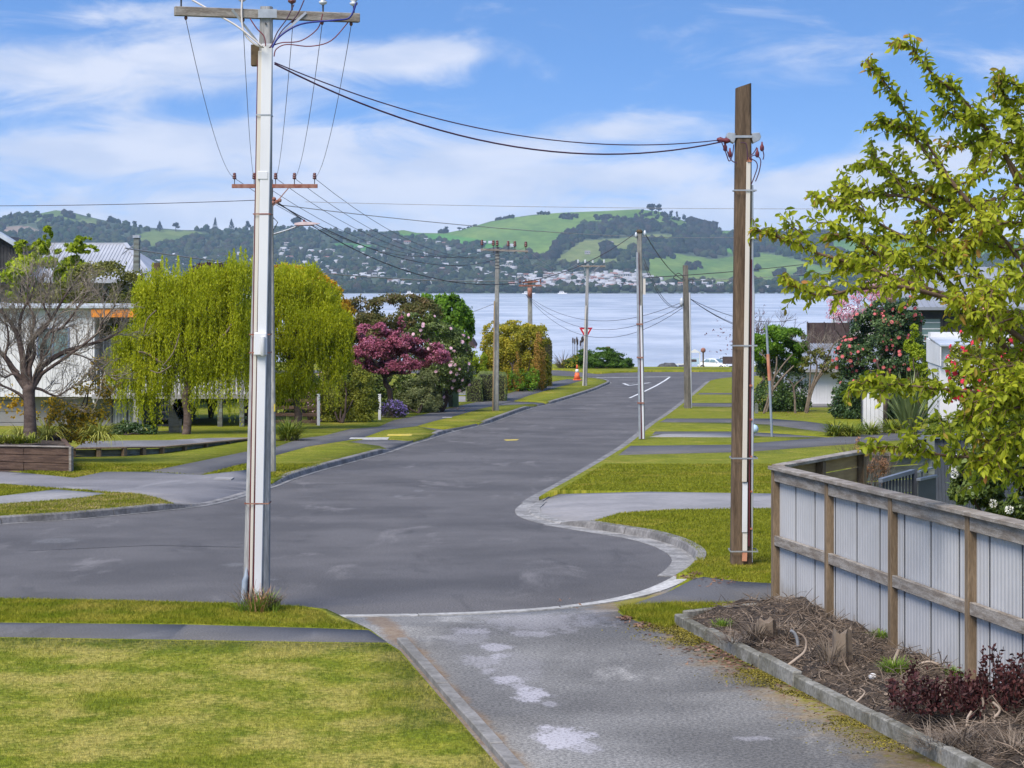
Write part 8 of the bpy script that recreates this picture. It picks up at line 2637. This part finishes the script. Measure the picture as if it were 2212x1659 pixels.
c = G(1212, 785, V_OFF)
mb = MB(); mb.lathe(c, [(.17, -.1), (.17, .75), (.22, .8), (.22, .95), (.1, 1.0)], 10)
tag(mb.build('bollard', m_dark, loc=c), 'black bollard on the lakeside grass left of the dome bush', 'bollard')
c = Vector((P(1313, 0, 190).x, 190, gz(P(1313, 0, 190).x, 190)))
mb = MB(); mb.tube([c, P(1313, 757, 190)], 0.1, 8); mb.lathe(P(1313, 757, 190), [(.12, 0), (.22, .05), (.22, .3), (.1, .34)], 10)
tag(mb.build('mooring_post', m_boxwood, loc=c), 'brown topped post peeping over the dome bush', 'post')

# ------------------------------------------------------------------ garden bed beside the fence
e0, e1 = G(1465, 1350, V_OFF), G(2060, 1659, V_OFF)
ed = (e1 - e0)
EL = ed.length
ed.normalize()
root = thing('garden_edging', e0, 'mossy low concrete edging round the weedy garden bed', 'edging')
s, i = 0.0, 0
lens = [1.25, 1.9, 1.1, 2.1, 1.6, 2.4, 1.8, 2.0]
for L_ in lens:
    a, b = e0 + ed * (s + 0.006), e0 + ed * (s + L_ - 0.006)
    h0 = 0.10 + 0.02 * ((i * 7) % 3 - 1)
    mb = MB(); mb.bar((a.x, a.y, V_OFF + h0 - 0.08), (b.x, b.y, V_OFF + h0 - 0.08 + random.uniform(-.01, .01)), 0.10, 0.26); mb.build('edging_block', m_edging, root, bevel=0.012)
    s += L_
    i += 1
back_ = G(1662, 1328, V_OFF)
a = e0 + Vector((0.03, 0.05, 0))
bdir = (back_ - e0).normalized()
for k_ in range(1):
    mb = MB(); mb.bar((a.x + bdir.x * 0.06, a.y + bdir.y * 0.06, V_OFF + 0.03), (back_.x, back_.y, V_OFF + 0.03), 0.09, 0.24); mb.build('edging_block', m_edging, root, bevel=0.012)
nU, nV = 90, 26
vs = []
nrs = np.random.default_rng(5)
def bed_pt(t, w):
    """t along the bed (0 = road end), w from edging (0) to fence (1)"""
    p = e0 + ed * (t * (EL + 4.5))
    q = fpt(t * 13.2 + 0.02, -0.02 if w > 0.99 else 0.0, 0)
    q = Vector((q.x, q.y, 0))
    x = p.x + (q.x - p.x) * w + 0.05 * (1 - w)
    y = p.y + (q.y - p.y) * w
    h = V_OFF + 0.07 + 0.17 * math.sin(min(1, w * 1.15) * math.pi * 0.62) * min(1, t * 9 + 0.2)
    h += 0.05 * math.sin(x * 5.1 + y * 2.3) * math.sin(y * 4.3 - x) * (w > 0.06)
    return x, y, h
for j in range(nV + 1):
    for i in range(nU + 1):
        x, y, h = bed_pt(i / nU, j / nV)
        vs.append((x, y, h + (nrs.normal(0, 0.014) if 0 < j < nV else 0)))
q = [(j * (nU + 1) + i, j * (nU + 1) + i + 1, (j + 1) * (nU + 1) + i + 1, (j + 1) * (nU + 1) + i) for j in range(nV) for i in range(nU)]
me = raw_mesh('garden_soil', np.array(vs), np.array(q), 4, True)
tag(link('garden_soil', me, m_soil), kind='structure')
# mats of dead twigs and clippings
tw = MB()
random.seed(5)
for i in range(3800):
    t, w = random.random() ** 0.85, random.uniform(0.04, 0.97)
    x, y, h = bed_pt(t, w)
    L_ = random.choice((.05, .08, .10, .14, .2, .3)) * random.uniform(.6, 1.2)
    a = random.uniform(0, 6.28)
    el = abs(random.gauss(0, 0.35))
    dv = Vector((math.cos(a) * math.cos(el), math.sin(a) * math.cos(el), math.sin(el)))
    p = Vector((x, y, h + random.uniform(0.0, 0.04)))
    m_ = p + dv * L_ * .5 + Vector(unit(1)[0]) * L_ * .1
    r_ = random.choice((.0025, .003, .004, .006))
    tw.tube([p, m_, p + dv * L_], [r_, r_, r_ * .6], 3, cap=False)
o = tw.build('dead_twigs', m_deadtwig); tag(o, 'tangle of grey brown dead twigs and clippings covering the garden bed', 'twigs', kind='stuff')
n_ = 5000
PP = []
for i in range(n_):
    x, y, h = bed_pt(random.random() ** .9, random.uniform(0.03, 0.98))
    PP.append((x, y, h + 0.015 + 0.02 * random.random()))
me = leaves_mesh('leaf_litter', np.array(PP), unit(n_) * np.array([1, 1, .35]), unit(n_) * 0.5 + np.array([0, 0, 1]), 0.035, 0.015)
tag(link('leaf_litter', me, m_deadtwig), 'dry brown leaf fragments strewn over the garden bed', 'leaf litter', kind='stuff')
def on_bed(u, v):
    """point of the bed seen at (u, v)"""
    best = None
    for off in np.linspace(0.05, 0.5, 40):
        p = G(u, v, off)
        w_ = None
        best = p if best is None else best
        # compare with bed height at the nearest sampled vertex
        d_ = ((bedV[:, 0] - p.x) ** 2 + (bedV[:, 1] - p.y) ** 2)
        k_ = d_.argmin()
        if bedV[k_, 2] >= p.z - 0.01:
            best = p
    return best
bedV = np.array(vs)
# stumps
def stump(u, v, h, r, label):
    c = on_bed(u, v)
    root = thing('tree_stump', c, label, 'stump', 'old stumps in the garden bed')
    mb = MB()
    n = 14
    prof = [(r * 1.35, -0.06), (r * 1.08, h * .2), (r, h * .6), (r * .96, h)]
    vs, fs = [], []
    rr_ = [random.uniform(.85, 1.15) for _ in range(n)]
    top = [random.uniform(.72, 1.05) for _ in range(n)]
    for i, (pr_, z) in enumerate(prof):
        for k in range(n):
            a = 2 * math.pi * k / n
            vs.append(c + Vector((pr_ * rr_[k] * math.cos(a), pr_ * rr_[k] * math.sin(a), z * (top[k] if i > 1 else 1))))
    for i in range(3):
        for k in range(n):
            fs.append((i * n + k, i * n + (k + 1) % n, (i + 1) * n + (k + 1) % n, (i + 1) * n + k))
    vs.append(c + Vector((0, 0, h * .74)))
    for k in range(n):
        fs.append((3 * n + k, 3 * n + (k + 1) % n, 4 * n))
    mb.add(vs, fs, False)
    mb.build('stump', m_palebark, root)
    mb = MB()
    for k in range(5):
        a = random.uniform(0, 6.28)
        mb = MB(); limb(mb, c + Vector((math.cos(a), math.sin(a), 0.05)) * r * .9, c + Vector((math.cos(a) * r * 2.4, math.sin(a) * r * 2.4, -.02)), .025, .01, .15, 4, 5); mb.build('root', m_bark, root)
    return c, root
c, st1 = stump(1818, 1432, 0.36, 0.10, 'rough grey brown stump with a hollow top in the middle of the garden bed')
blades(st1, c - Vector((0.12, 0.05, 0)), 110, 0.28, 0.005, L_straw, spread=0.12, lean=(0.1, .7), droop=0.4, name='dead_stalks', seg=3)
c, st2 = stump(1655, 1378, 0.22, 0.10, 'smaller dark stump wrapped in dry grass near the road end of the garden bed')
blades(st2, c - Vector((0.12, 0.03, 0)), 170, 0.26, 0.006, L_straw, spread=0.16, lean=(0.2, 1.1), droop=0.6, name='dead_stalks', seg=3)
# single sticks and pipe pieces lying about
def stick(name, label, ctrl, r0, r1, mat, cat='stick', group=None, forks=()):
    base = on_bed(*ctrl[0][:2])
    def w(c):
        p = on_bed(c[0], c[1]) if c[2] == 0 else P(c[0], c[1], base.y) 
        return p + Vector((0, 0, 0.02))
    mb = MB(); c3 = curve([w(c) for c in ctrl], 5); mb.tube(c3, [r0 + (r1 - r0) * i / (len(c3) - 1) for i in range(len(c3))], 8)
    o = tag(mb.build(name, mat, loc=c3[0]), label, cat, group)
    return o
stick('bent_pipe', 'bent grey plastic pipe piece sticking up in the garden bed', [(1724, 1400, 1), (1722, 1385, 1), (1716, 1372, 1), (1708, 1366, 1)], .018, .018, m_galv, 'pipe')
stick('pale_branch', 'long pale curved branch lying left of the hollow stump', [(1698, 1445, 0), (1720, 1428, 1), (1738, 1412, 1), (1742, 1392, 1), (1735, 1378, 1), (1722, 1370, 1)], .018, .008, m_stick)
stick('pale_stub', 'straight pale sawn stick pointing right of the curved branch', [(1752, 1408, 1), (1775, 1411, 1), (1785, 1414, 1)], .02, .02, m_stick)
stick('pale_peg', 'pale upright broken stick near the green grass tuft', [(1928, 1442, 1), (1935, 1425, 1), (1942, 1408, 1)], .018, .02, m_stick)
stick('arched_root', 'pale arched root in front of the fence post', [(1985, 1440, 1), (2005, 1434, 1), (2025, 1440, 1), (2038, 1455, 1), (2045, 1465, 1)], .012, .014, m_stick)
stick('forked_twig', 'crooked pale twig near the white stone', [(1845, 1525, 0), (1860, 1512, 1), (1868, 1500, 1), (1858, 1492, 1)], .012, .008, m_stick)
stick('long_twig', 'long thin pale twig sloping across the lower bed', [(1910, 1505, 0), (1950, 1502, 1), (1985, 1488, 1), (2010, 1478, 1)], .009, .006, m_stick)
stick('bent_twig', 'thin bent dark stem leaning against the fence', [(2035, 1440, 1), (2050, 1415, 1), (2068, 1402, 1), (2085, 1410, 1)], .005, .004, m_darkbark, 'stick')
for k, (u, v) in enumerate(((2020, 1530), (2060, 1560), (2090, 1570), (2120, 1540), (2150, 1550))):
    p = on_bed(u, v)
    mb = MB(); mb.tube(curve([p, p + Vector((.02 * k - .04, 0, .07)), p + Vector((.1 - .03 * k, .02, .13))], 4), [.02, .018, .014] + [.012] * 6, 7)
    tag(mb.build('cut_stub', m_stick, loc=p), ORD[k] + ' grey sawn stub below the maroon shrub', 'stub', 'sawn stubs below the maroon shrub')
V, Fc = lump_mesh(91, 2, 0.12, .7)
c = on_bed(1885, 1468)
tag(link('white_stone', raw_mesh('white_stone', V * 0.045, Fc, 3, True), m_white, loc=c + Vector((0, 0, .03))), 'smooth white stone in the middle of the garden bed', 'stone')
# grass tufts and weeds in the bed
for k, (u, v, n_, L_, lab) in enumerate(((1935, 1452, 260, .16, 'bright green grass tuft right of the hollow stump'), (1905, 1376, 120, .10, 'small green weed tuft under the bottom rail'), (2060, 1458, 90, .10, 'green weeds at the foot of the last fence post'), (1560, 1352, 110, .09, 'green weeds at the road end corner of the bed'))):
    c = on_bed(u, v)
    clump('weed_tuft', lab, 'weed', c, n_, L_, .006, L_tuft, spread=.14, lean=(0, .9), droop=.6, seg=3, group='green tufts in the garden bed')
# straw heaps
for k, (u, v, lab) in enumerate(((2010, 1540, 'fan of bleached dead stalks in front of the maroon shrub'), (2160, 1610, 'wide mat of bleached dead stalks at the bottom right corner'), (1640, 1380, 'dry grass heap by the small stump'), (2090, 1620, 'mat of dead stalks beside the edging at the bottom'))):
    c = on_bed(u, v)
    rt = thing('dead_stalks', c, lab, 'dead plant', 'heaps of dead stalks in the bed')
    for j in range(4):
        blades(rt, c + Vector((random.uniform(-.35, .35), random.uniform(-.3, .3), 0)), 90, .27, .005, L_straw, spread=.2, lean=(.6, 1.4), droop=.35, seg=3)
# maroon shrub
c = on_bed(2110, 1530)
rt = thing('maroon_shrub', c, 'dark maroon leaved shrub against the steel fence at the right edge', 'shrub')
tw = MB()
cl_pts = []
for i in range(150):
    p = c + Vector((random.uniform(-.75, .95), random.uniform(-.5, .4), 0.0))
    h_ = random.uniform(.14, .40) * (1.25 if p.x > c.x else .9)
    t_ = p + Vector((random.uniform(-.1, .1), random.uniform(-.08, .08), h_))
    tw.tube([p, p.lerp(t_, .5) + Vector(unit(1)[0]) * .02, t_], [.006, .005, .003], 4, cap=False)
    for j in range(34):
        f = random.uniform(.2, 1.05)
        cl_pts.append(tuple(p.lerp(t_, f) + Vector(unit(1)[0]) * random.uniform(.01, .06)))
o = tw.build('stems', m_darkbark, rt); o['kind'] = 'stuff'
cl_pts = np.array(cl_pts)
me = leaves_mesh('foliage', cl_pts - np.array(WL[rt.name]), unit(len(cl_pts)) + np.array([0, 0, -.6]), unit(len(cl_pts)), .05, .026)
o = link('foliage', me, L_maroon, rt); o['kind'] = 'stuff'

# moss cushions and grit along the edging, leaves on the driveway
MP, LP_ = [], []
for i in range(26000):
    s = random.random() * 13.0
    d_ = abs(random.gauss(0, .24)) + .055
    p = e0 + ed * s - Vector((-ed.y, ed.x, 0)) * (d_ if True else 0)
    msk = math.sin(s * 2.1) + math.sin(s * 5.3 + 1) * .7 + math.sin(p.x * 9 + p.y * 7) * .5
    if msk > .35 - .3 * (d_ < .3):
        MP.append((p.x, p.y, V_OFF + .006 + random.random() * .012))
    elif random.random() < .09:
        LP_.append((p.x, p.y, V_OFF + .008))
L_moss = leaf_mat('golden_moss', [(0.07, 0.06, 0.012), (0.17, 0.14, 0.015), (0.33, 0.26, 0.035)], 3, .1)
MP = np.array(MP)
tag(link('moss', leaves_mesh('moss', MP, unit(len(MP)) * np.array([1, 1, .5]), unit(len(MP)) * .6 + np.array([0, 0, 1]), .022, .016), L_moss), 'golden green moss cushions along the foot of the garden edging', 'moss', kind='stuff')
for u, v, n_, s_ in ((985, 882, 260, 16), (1120, 850, 200, 30), (1180, 838, 120, 14), (1505, 1238, 70, 6), (1485, 1246, 60, 10), (1560, 1252, 60, 30), (1710, 893, 260, 28), (1240, 1300, 10, 50), (610, 905, 120, 20), (1350, 1335, 70, 12), (1400, 1350, 90, 16)):
    for _ in range(n_):
        p = G(u + random.gauss(0, s_), min(v + random.gauss(0, s_ * .22), 1650), V_OFF + .012)
        LP_.append(tuple(p))
LP_ = np.array(LP_)
tag(link('fallen_leaves', leaves_mesh('fallen_leaves', LP_, unit(len(LP_)) * np.array([1, 1, .2]), unit(len(LP_)) * .4 + np.array([0, 0, 1]), .06, .035), m_leaflitter), 'scattered brown and pink fallen leaves on paths and kerbs', 'fallen leaves', kind='stuff')

# ------------------------------------------------------------------ grass blades
CL = {}
for (nm, mt, poly, off), c_ in zip(plan, clips):
    CL.setdefault(nm, []).append((np.array(c_), mt))
ALL = [np.array(c_) for c_ in clips]


def grass(name, mat, poly, n, h, w, label, holes=(), off=V_OFF, clip_y=None):
    poly = np.asarray(poly)
    lo, hi = poly.min(0), poly.max(0)
    hi = np.minimum(hi, (25, 60)); lo = np.maximum(lo, (-25, 15))
    got, tot = [], 0
    while tot < n:
        # evenly spread in the picture: more blades per square metre close by
        y = 1.0 / rng.uniform(1 / hi[1], 1 / lo[1], n * 2)
        x = rng.uniform(lo[0], hi[0], n * 2)
        k = inside(poly, x, y) & (np.abs(x) < y * 0.245)
        for hpoly in holes:
            k &= ~inside(hpoly, x, y)
        got.append(np.column_stack([x[k], y[k]])); tot += k.sum()
        if k.sum() < n * .01:
            break
    xy = np.concatenate(got)[:n]
    m_ = len(xy)
    hh = h * rng.uniform(.5, 1.25, m_) * (1 + .7 * np.clip(np.sin(xy[:, 0] * 2.3 + 1) * np.sin(xy[:, 1] * 1.1) - .3, 0, 1))
    a = rng.uniform(0, 6.28, m_)
    ln = rng.normal(0, .55, (m_, 2))
    z0 = ground(xy[:, 0], xy[:, 1]) + off - .004
    sc = np.clip(xy[:, 1] / 22, .8, 3)
    wx_, wy_ = np.cos(a) * w * sc / 2, np.sin(a) * w * sc / 2
    v0 = np.column_stack([xy[:, 0] - wx_, xy[:, 1] - wy_, z0])
    v1 = np.column_stack([xy[:, 0] + wx_, xy[:, 1] + wy_, z0])
    v2 = np.column_stack([xy[:, 0] + ln[:, 0] * hh, xy[:, 1] + ln[:, 1] * hh, z0 + hh])
    me = raw_mesh(name, np.stack([v0, v1, v2], 1).reshape(-1, 3), np.arange(3 * m_), 3)
    tag(link(name, me, mat), label, 'grass', kind='stuff')


roadp = np.array(clips[0])
fl_poly = CL['front_lawn'][0][0]
grass('lawn_grass', m_drylawn, fl_poly, 190000, .026, .0045, 'patchy half dry mown grass of the front lawn')
grass('verge_grass', m_lush, CL['near_verge'][0][0], 60000, .036, .005, 'lush green grass of the near verge round the concrete pole', holes=[roadp])
grass('corner_grass', m_lush, CL['garden_verge'][0][0], 26000, .055, .006, 'lush green grass at the corner before the garden bed')
others = [c_ for c_, (nm, *_r) in zip(ALL, plan)]
rightp = np.array(pts([(1225, 1049), (1180, 1074), (1200, 1130), (1320, 1149), (1455, 1177), (1507, 1210), (1470, 1252), (1500, 1250), (1668, 1262), (1760, 1270), (1760, 985), (1335, 985)], V_OFF))
grass('lawn_grass', m_lawn, rightp, 110000, .04, .007, 'mown grass round the wooden pole and concrete driveway', holes=others)
leftp = np.array(pts([(-60, 1135), (405, 1092), (540, 1040), (640, 1025), (838, 968), (820, 955), (600, 955), (140, 1000), (-60, 1040)], V_OFF))
grass('lawn_grass', m_lawn, leftp, 60000, .045, .009, 'mown grass of the left kerbside verge', holes=[c_ for c_, (nm, *_r) in zip(ALL, plan) if nm != 'worn_verge'])
wv = CL['worn_verge'][0][0]
grass('verge_grass', m_dryverge, wv, 20000, .04, .009, 'worn half dry grass of the left corner verge', holes=[roadp])

# ------------------------------------------------------------------ cherry tree over the right edge
random.seed(9)
ctb = Vector((6.55, 24.2, V_OFF))
ct_ = thing('cherry_tree', ctb, 'big young leaved cherry tree leaning in from the right edge, bronze at its tips', 'tree')
fork = Vector((6.45, 24.2, 1.6))
mb = MB(); mb.tube(curve([ctb - Vector((0, 0, .2)), Vector((6.5, 24.2, .8)), fork], 4), [.15, .14, .135, .13, .125, .12, .12, .12, .12], 10); mb.build('trunk', m_cherrybark, ct_)
BR = [  # traced limbs: (u, v, d)
    [(2173, 753, 23.4), (2122, 694, 23.2), (2082, 643, 23.0), (2026, 590, 22.8), (1960, 560, 22.7), (1900, 555, 22.6), (1840, 560, 22.5)],
    [(2250, 470, 24.0), (2171, 337, 23.8), (2123, 269, 23.7), (2072, 207, 23.6), (2020, 166, 23.5), (1969, 104, 23.4), (1945, 93, 23.4)],
    [(2200, 560, 23.2), (2089, 434, 23.0), (2020, 337, 23.0), (1952, 234, 22.9), (1905, 170, 22.8), (1876, 140, 22.8)],
    [(2240, 760, 22.6), (2080, 655, 22.4), (1960, 610, 22.2), (1860, 575, 22.2), (1760, 545, 22.1), (1690, 515, 22.0), (1632, 496, 22.0)],
    [(2080, 655, 22.4), (1950, 620, 21.9), (1850, 625, 21.8), (1770, 638, 21.7), (1690, 606, 21.7)],
    [(2230, 870, 22.2), (2120, 850, 22.0), (2030, 840, 21.8), (1940, 832, 21.6), (1880, 828, 21.6), (1834, 842, 21.5)],
    [(2260, 960, 22.2), (2150, 985, 22.0), (2050, 985, 21.8), (1980, 972, 21.7), (1920, 965, 21.6), (1878, 968, 21.6)],
    [(2120, 600, 23.0), (2020, 540, 22.8), (1930, 500, 22.7), (1860, 460, 22.6), (1810, 440, 22.6), (1765, 428, 22.5)],
    [(2060, 480, 23.2), (1980, 430, 23.0), (1900, 420, 23.0), (1840, 412, 22.9), (1815, 402, 22.9)],
    [(2100, 450, 23.4), (2010, 420, 23.3), (1940, 385, 23.2), (1890, 355, 23.2)],
    [(2090, 434, 23.0), (2000, 330, 22.9), (1960, 280, 22.9), (1910, 268, 22.8)],
    [(2240, 330, 24.2), (2190, 260, 24.1), (2165, 195, 24.0), (2160, 172, 24.0)], [(2280, 300, 24), (2230, 220, 24), (2195, 185, 23.9), (2158, 176, 23.9)],
    [(2171, 337, 23.8), (2120, 380, 23.5), (2060, 400, 23.3), (1990, 400, 23.2)], [(2212, 420, 23.8), (2140, 460, 23.4), (2060, 520, 23.2), (1990, 540, 23.0)], [(2260, 560, 23.6), (2180, 540, 23.3), (2110, 520, 23.0), (2040, 560, 22.8)],
    [(2280, 650, 23.0), (2200, 640, 22.7), (2130, 640, 22.5), (2080, 660, 22.2)], [(2260, 700, 22.6), (2180, 690, 22.3), (2110, 730, 22.1)], [(2260, 800, 22.4), (2190, 790, 22.1), (2140, 800, 22.0), (2090, 810, 21.9)],
    [(2260, 900, 22.2), (2200, 880, 22.0), (2140, 900, 21.9), (2080, 895, 21.8)], [(2270, 470, 24.2), (2220, 380, 24.1), (2205, 300, 24.0), (2190, 270, 24.0)], [(2260, 380, 24.2), (2150, 300, 24.0), (2100, 310, 23.8), (2040, 320, 23.6)],
    [(2280, 1020, 22.4), (2210, 1030, 22.1), (2160, 1010, 22.0), (2110, 1000, 21.9)], [(2123, 269, 23.7), (2080, 260, 23.6), (2030, 230, 23.5)], [(2150, 430, 23.5), (2120, 440, 23.4), (2060, 450, 23.2), (2010, 480, 23.0)],
    [(2260, 620, 22.4), (2190, 600, 22.2), (2120, 640, 22.0), (2070, 645, 21.9)], [(2270, 840, 22.2), (2200, 830, 22.0), (2150, 850, 21.9), (2095, 872, 21.8)], [(2250, 520, 23.2), (2190, 480, 23.0), (2130, 500, 22.9), (2080, 530, 22.8)], [(2280, 930, 22.2), (2210, 930, 22.0), (2160, 950, 21.9), (2100, 948, 21.8)], [(2280, 780, 22.8), (2215, 760, 22.6), (2175, 790, 22.5), (2150, 760, 22.4)],
    [(1900, 555, 22.6), (1850, 520, 22.5), (1800, 505, 22.5)], [(2260, 750, 23.2), (2200, 720, 23.0), (2160, 660, 22.9), (2120, 620, 22.8)]]
LV = []      # (pos, axis, normal, size, tipness)
twb = MB()
def add_leaf(p, dirv, tip):
    n = (Vector((0, 0, 1)) * .7 + Vector(unit(1)[0]) * .8)
    a = (dirv * .7 + Vector(unit(1)[0]) * .55 + Vector((0, 0, -.55))).normalized()
    s = random.uniform(.065, .118) * (.72 if tip > .8 else 1)
    LV.append((p + a * s * .45, a, n, s, tip))
def leafy(path, tip0, tip1, step=.032):
    acc = 0
    for i in range(1, len(path)):
        d_ = path[i] - path[i - 1]
        L_ = d_.length
        k = 0
        while acc < L_:
            p = path[i - 1] + d_ * (acc / L_)
            f = (i - 1 + acc / L_) / (len(path) - 1)
            s_ = Vector(unit(1)[0])
            add_leaf(p, (d_.normalized() * .5 + s_ * .9).normalized(), tip0 + (tip1 - tip0) * f)
            acc += step * random.uniform(.6, 1.4)
        acc -= L_
for bi, br in enumerate(BR):
    ctrl = [P(*b) for b in br]
    # join the first point to the fork so no limb floats
    if br[0][0] >= 2170 or bi in (7,):
        join = [fork, fork.lerp(ctrl[0], .55) + Vector((.05, 0, .12))]
        ctrl = join + ctrl
    c3 = curve(ctrl, 5)
    n_ = len(c3)
    rad0 = .038 if bi in (0, 1, 3) else .025
    mb = MB(); mb.tube(c3, [rad0 * (1 - .88 * i / (n_ - 1)) + .002 for i in range(n_)], 7); mb.build('branch', m_cherrybark, ct_)
    start = int(n_ * (.3 if len(ctrl) > len(br) else .12))
    leafy(c3[int(n_ * .55):], .3, 1.0, .028)
    for i in range(start, n_ - 1):
        f = i / (n_ - 1)
        t = (c3[i + 1] - c3[i]).normalized()
        for _ in range(2 if random.random() < .75 else 1):
            s_ = Vector(unit(1)[0])
            s_ = (s_ - t * s_.dot(t)).normalized()
            dv = (t * .8 + s_ * .75 + Vector((0, 0, .12))).normalized()
            L_ = random.uniform(.16, .42) * (1.0 - .6 * f)
            p = c3[i].lerp(c3[i + 1], random.random())
            e = p + dv * L_
            path = [p, p.lerp(e, .5) + Vector((0, 0, .03)), e - Vector((0, 0, .02))]
            twb.tube(path, [.006, .0045, .0025], 4, cap=False)
            leafy(path, .1, .25 + .6 * f, .022)
        if i % 6 == 0 and not (bi in (1, 2, 10, 11, 12) and f > .5) and f < .85:
            s_ = Vector(unit(1)[0])
            s_ = (s_ - t * s_.dot(t)).normalized()
            dv = (t * .9 + s_ * .6 + Vector((0, 0, .15))).normalized()
            L_ = random.uniform(.45, .8) * (1 - .5 * f)
            p = c3[i]
            e = p + dv * L_
            path = curve([p, p.lerp(e, .5) + Vector((0, 0, .05)), e - Vector((0, 0, .03))], 4)
            twb.tube(path, [.009 * (1 - .08 * j) for j in range(len(path))], 5, cap=False)
            leafy(path[3:], .2, .45 + .4 * f, .024)
            for j in range(2, len(path) - 1):
                dv2 = (dv + Vector(unit(1)[0]) * .8).normalized()
                p2_ = [path[j], path[j] + dv2 * .12 + Vector((0, 0, .01)), path[j] + dv2 * .24 - Vector((0, 0, .01))]
                twb.tube(p2_, [.005, .004, .002], 4, cap=False)
                leafy(p2_, .15, .35 + .4 * f, .024)
o = twb.build('twigs', m_cherrybark, ct_); o['kind'] = 'stuff'
pos = np.array([tuple(l[0]) for l in LV]); axs = np.array([tuple(l[1]) for l in LV]); nrm = np.array([tuple(l[2]) for l in LV]); siz = np.array([l[3] for l in LV]); tip = np.array([l[4] for l in LV])
side = np.cross(axs, nrm); side /= np.linalg.norm(side, axis=1, keepdims=True)
up_ = np.cross(side, axs)
def leaf_verts(p, a, s_, u, z):
    z = z[:, None]
    w = z * .20
    return np.stack([p - a * z * .5, p - a * z * .2 + s_ * w * .85 + u * w * .35, p + a * z * .15 + s_ * w + u * w * .35, p + a * z * .5 - u * z * .06, p + a * z * .15 - s_ * w + u * w * .35, p - a * z * .2 - s_ * w * .85 + u * w * .35], 1)
uu_ = U0 + pos[:, 0] / pos[:, 1] * F
vv_ = HV - (pos[:, 2] - CZ) / pos[:, 1] * F
inview = np.where((uu_ > 1500) & (uu_ < 2210) & (vv_ > 0) & (vv_ < 1500) & (tip < .75))[0]
pick = inview[np.argsort(-siz[inview] / pos[inview, 1])][:300]
rest = np.ones(len(pos), bool); rest[pick] = False
base = np.array(WL[ct_.name])
for nm, msk, mt in (('foliage', rest & (tip + rng.normal(0, .06, len(tip)) < .74), L_cherry), ('young_foliage', None, L_cherrytip)):
    if msk is None:
        msk = rest & ~prev
    prev = msk
    v6 = leaf_verts(pos[msk] - base, axs[msk], side[msk], up_[msk], siz[msk])
    n6 = np.arange(len(v6))[:, None] * 6
    q = np.concatenate([n6 + np.array([[0, 1, 2, 3]]), n6 + np.array([[0, 3, 4, 5]])])
    o = link(nm, raw_mesh(nm, v6.reshape(-1, 3), q, 4), mt, ct_); o['kind'] = 'stuff'
e_ = np.eye(3)
v6 = leaf_verts(np.zeros((1, 3)), e_[1:2], e_[0:1], e_[2:3], np.ones(1))
lme = raw_mesh('leaf', v6.reshape(-1, 3), np.array([[0, 1, 2, 3], [0, 3, 4, 5]]), 4)
m, g = new_mat('large_cherry_leaf')
oi = g.new('ShaderNodeObjectInfo')
rp = g.new('ShaderNodeValToRGB')
els = rp.color_ramp.elements
els.new(.5)
for i, c in enumerate([(0.19, 0.235, 0.016), (0.38, 0.43, 0.026), (0.60, 0.60, 0.05)]):
    els[i].position = i / 2
    els[i].color = (*c, 1)
g.set(rp.inputs[0], oi.outputs['Random'])
finish(g, rp.outputs[0], .5, None, 0, .25, .55)
lme.materials.append(m)
for k in pick:
    o = link('leaf', lme, None, ct_, Vector(pos[k] - base))
    mt = Matrix((side[k], axs[k], up_[k])).transposed()
    o.rotation_euler = mt.to_euler()
    s = float(siz[k])
    o.scale = (s, s, s)
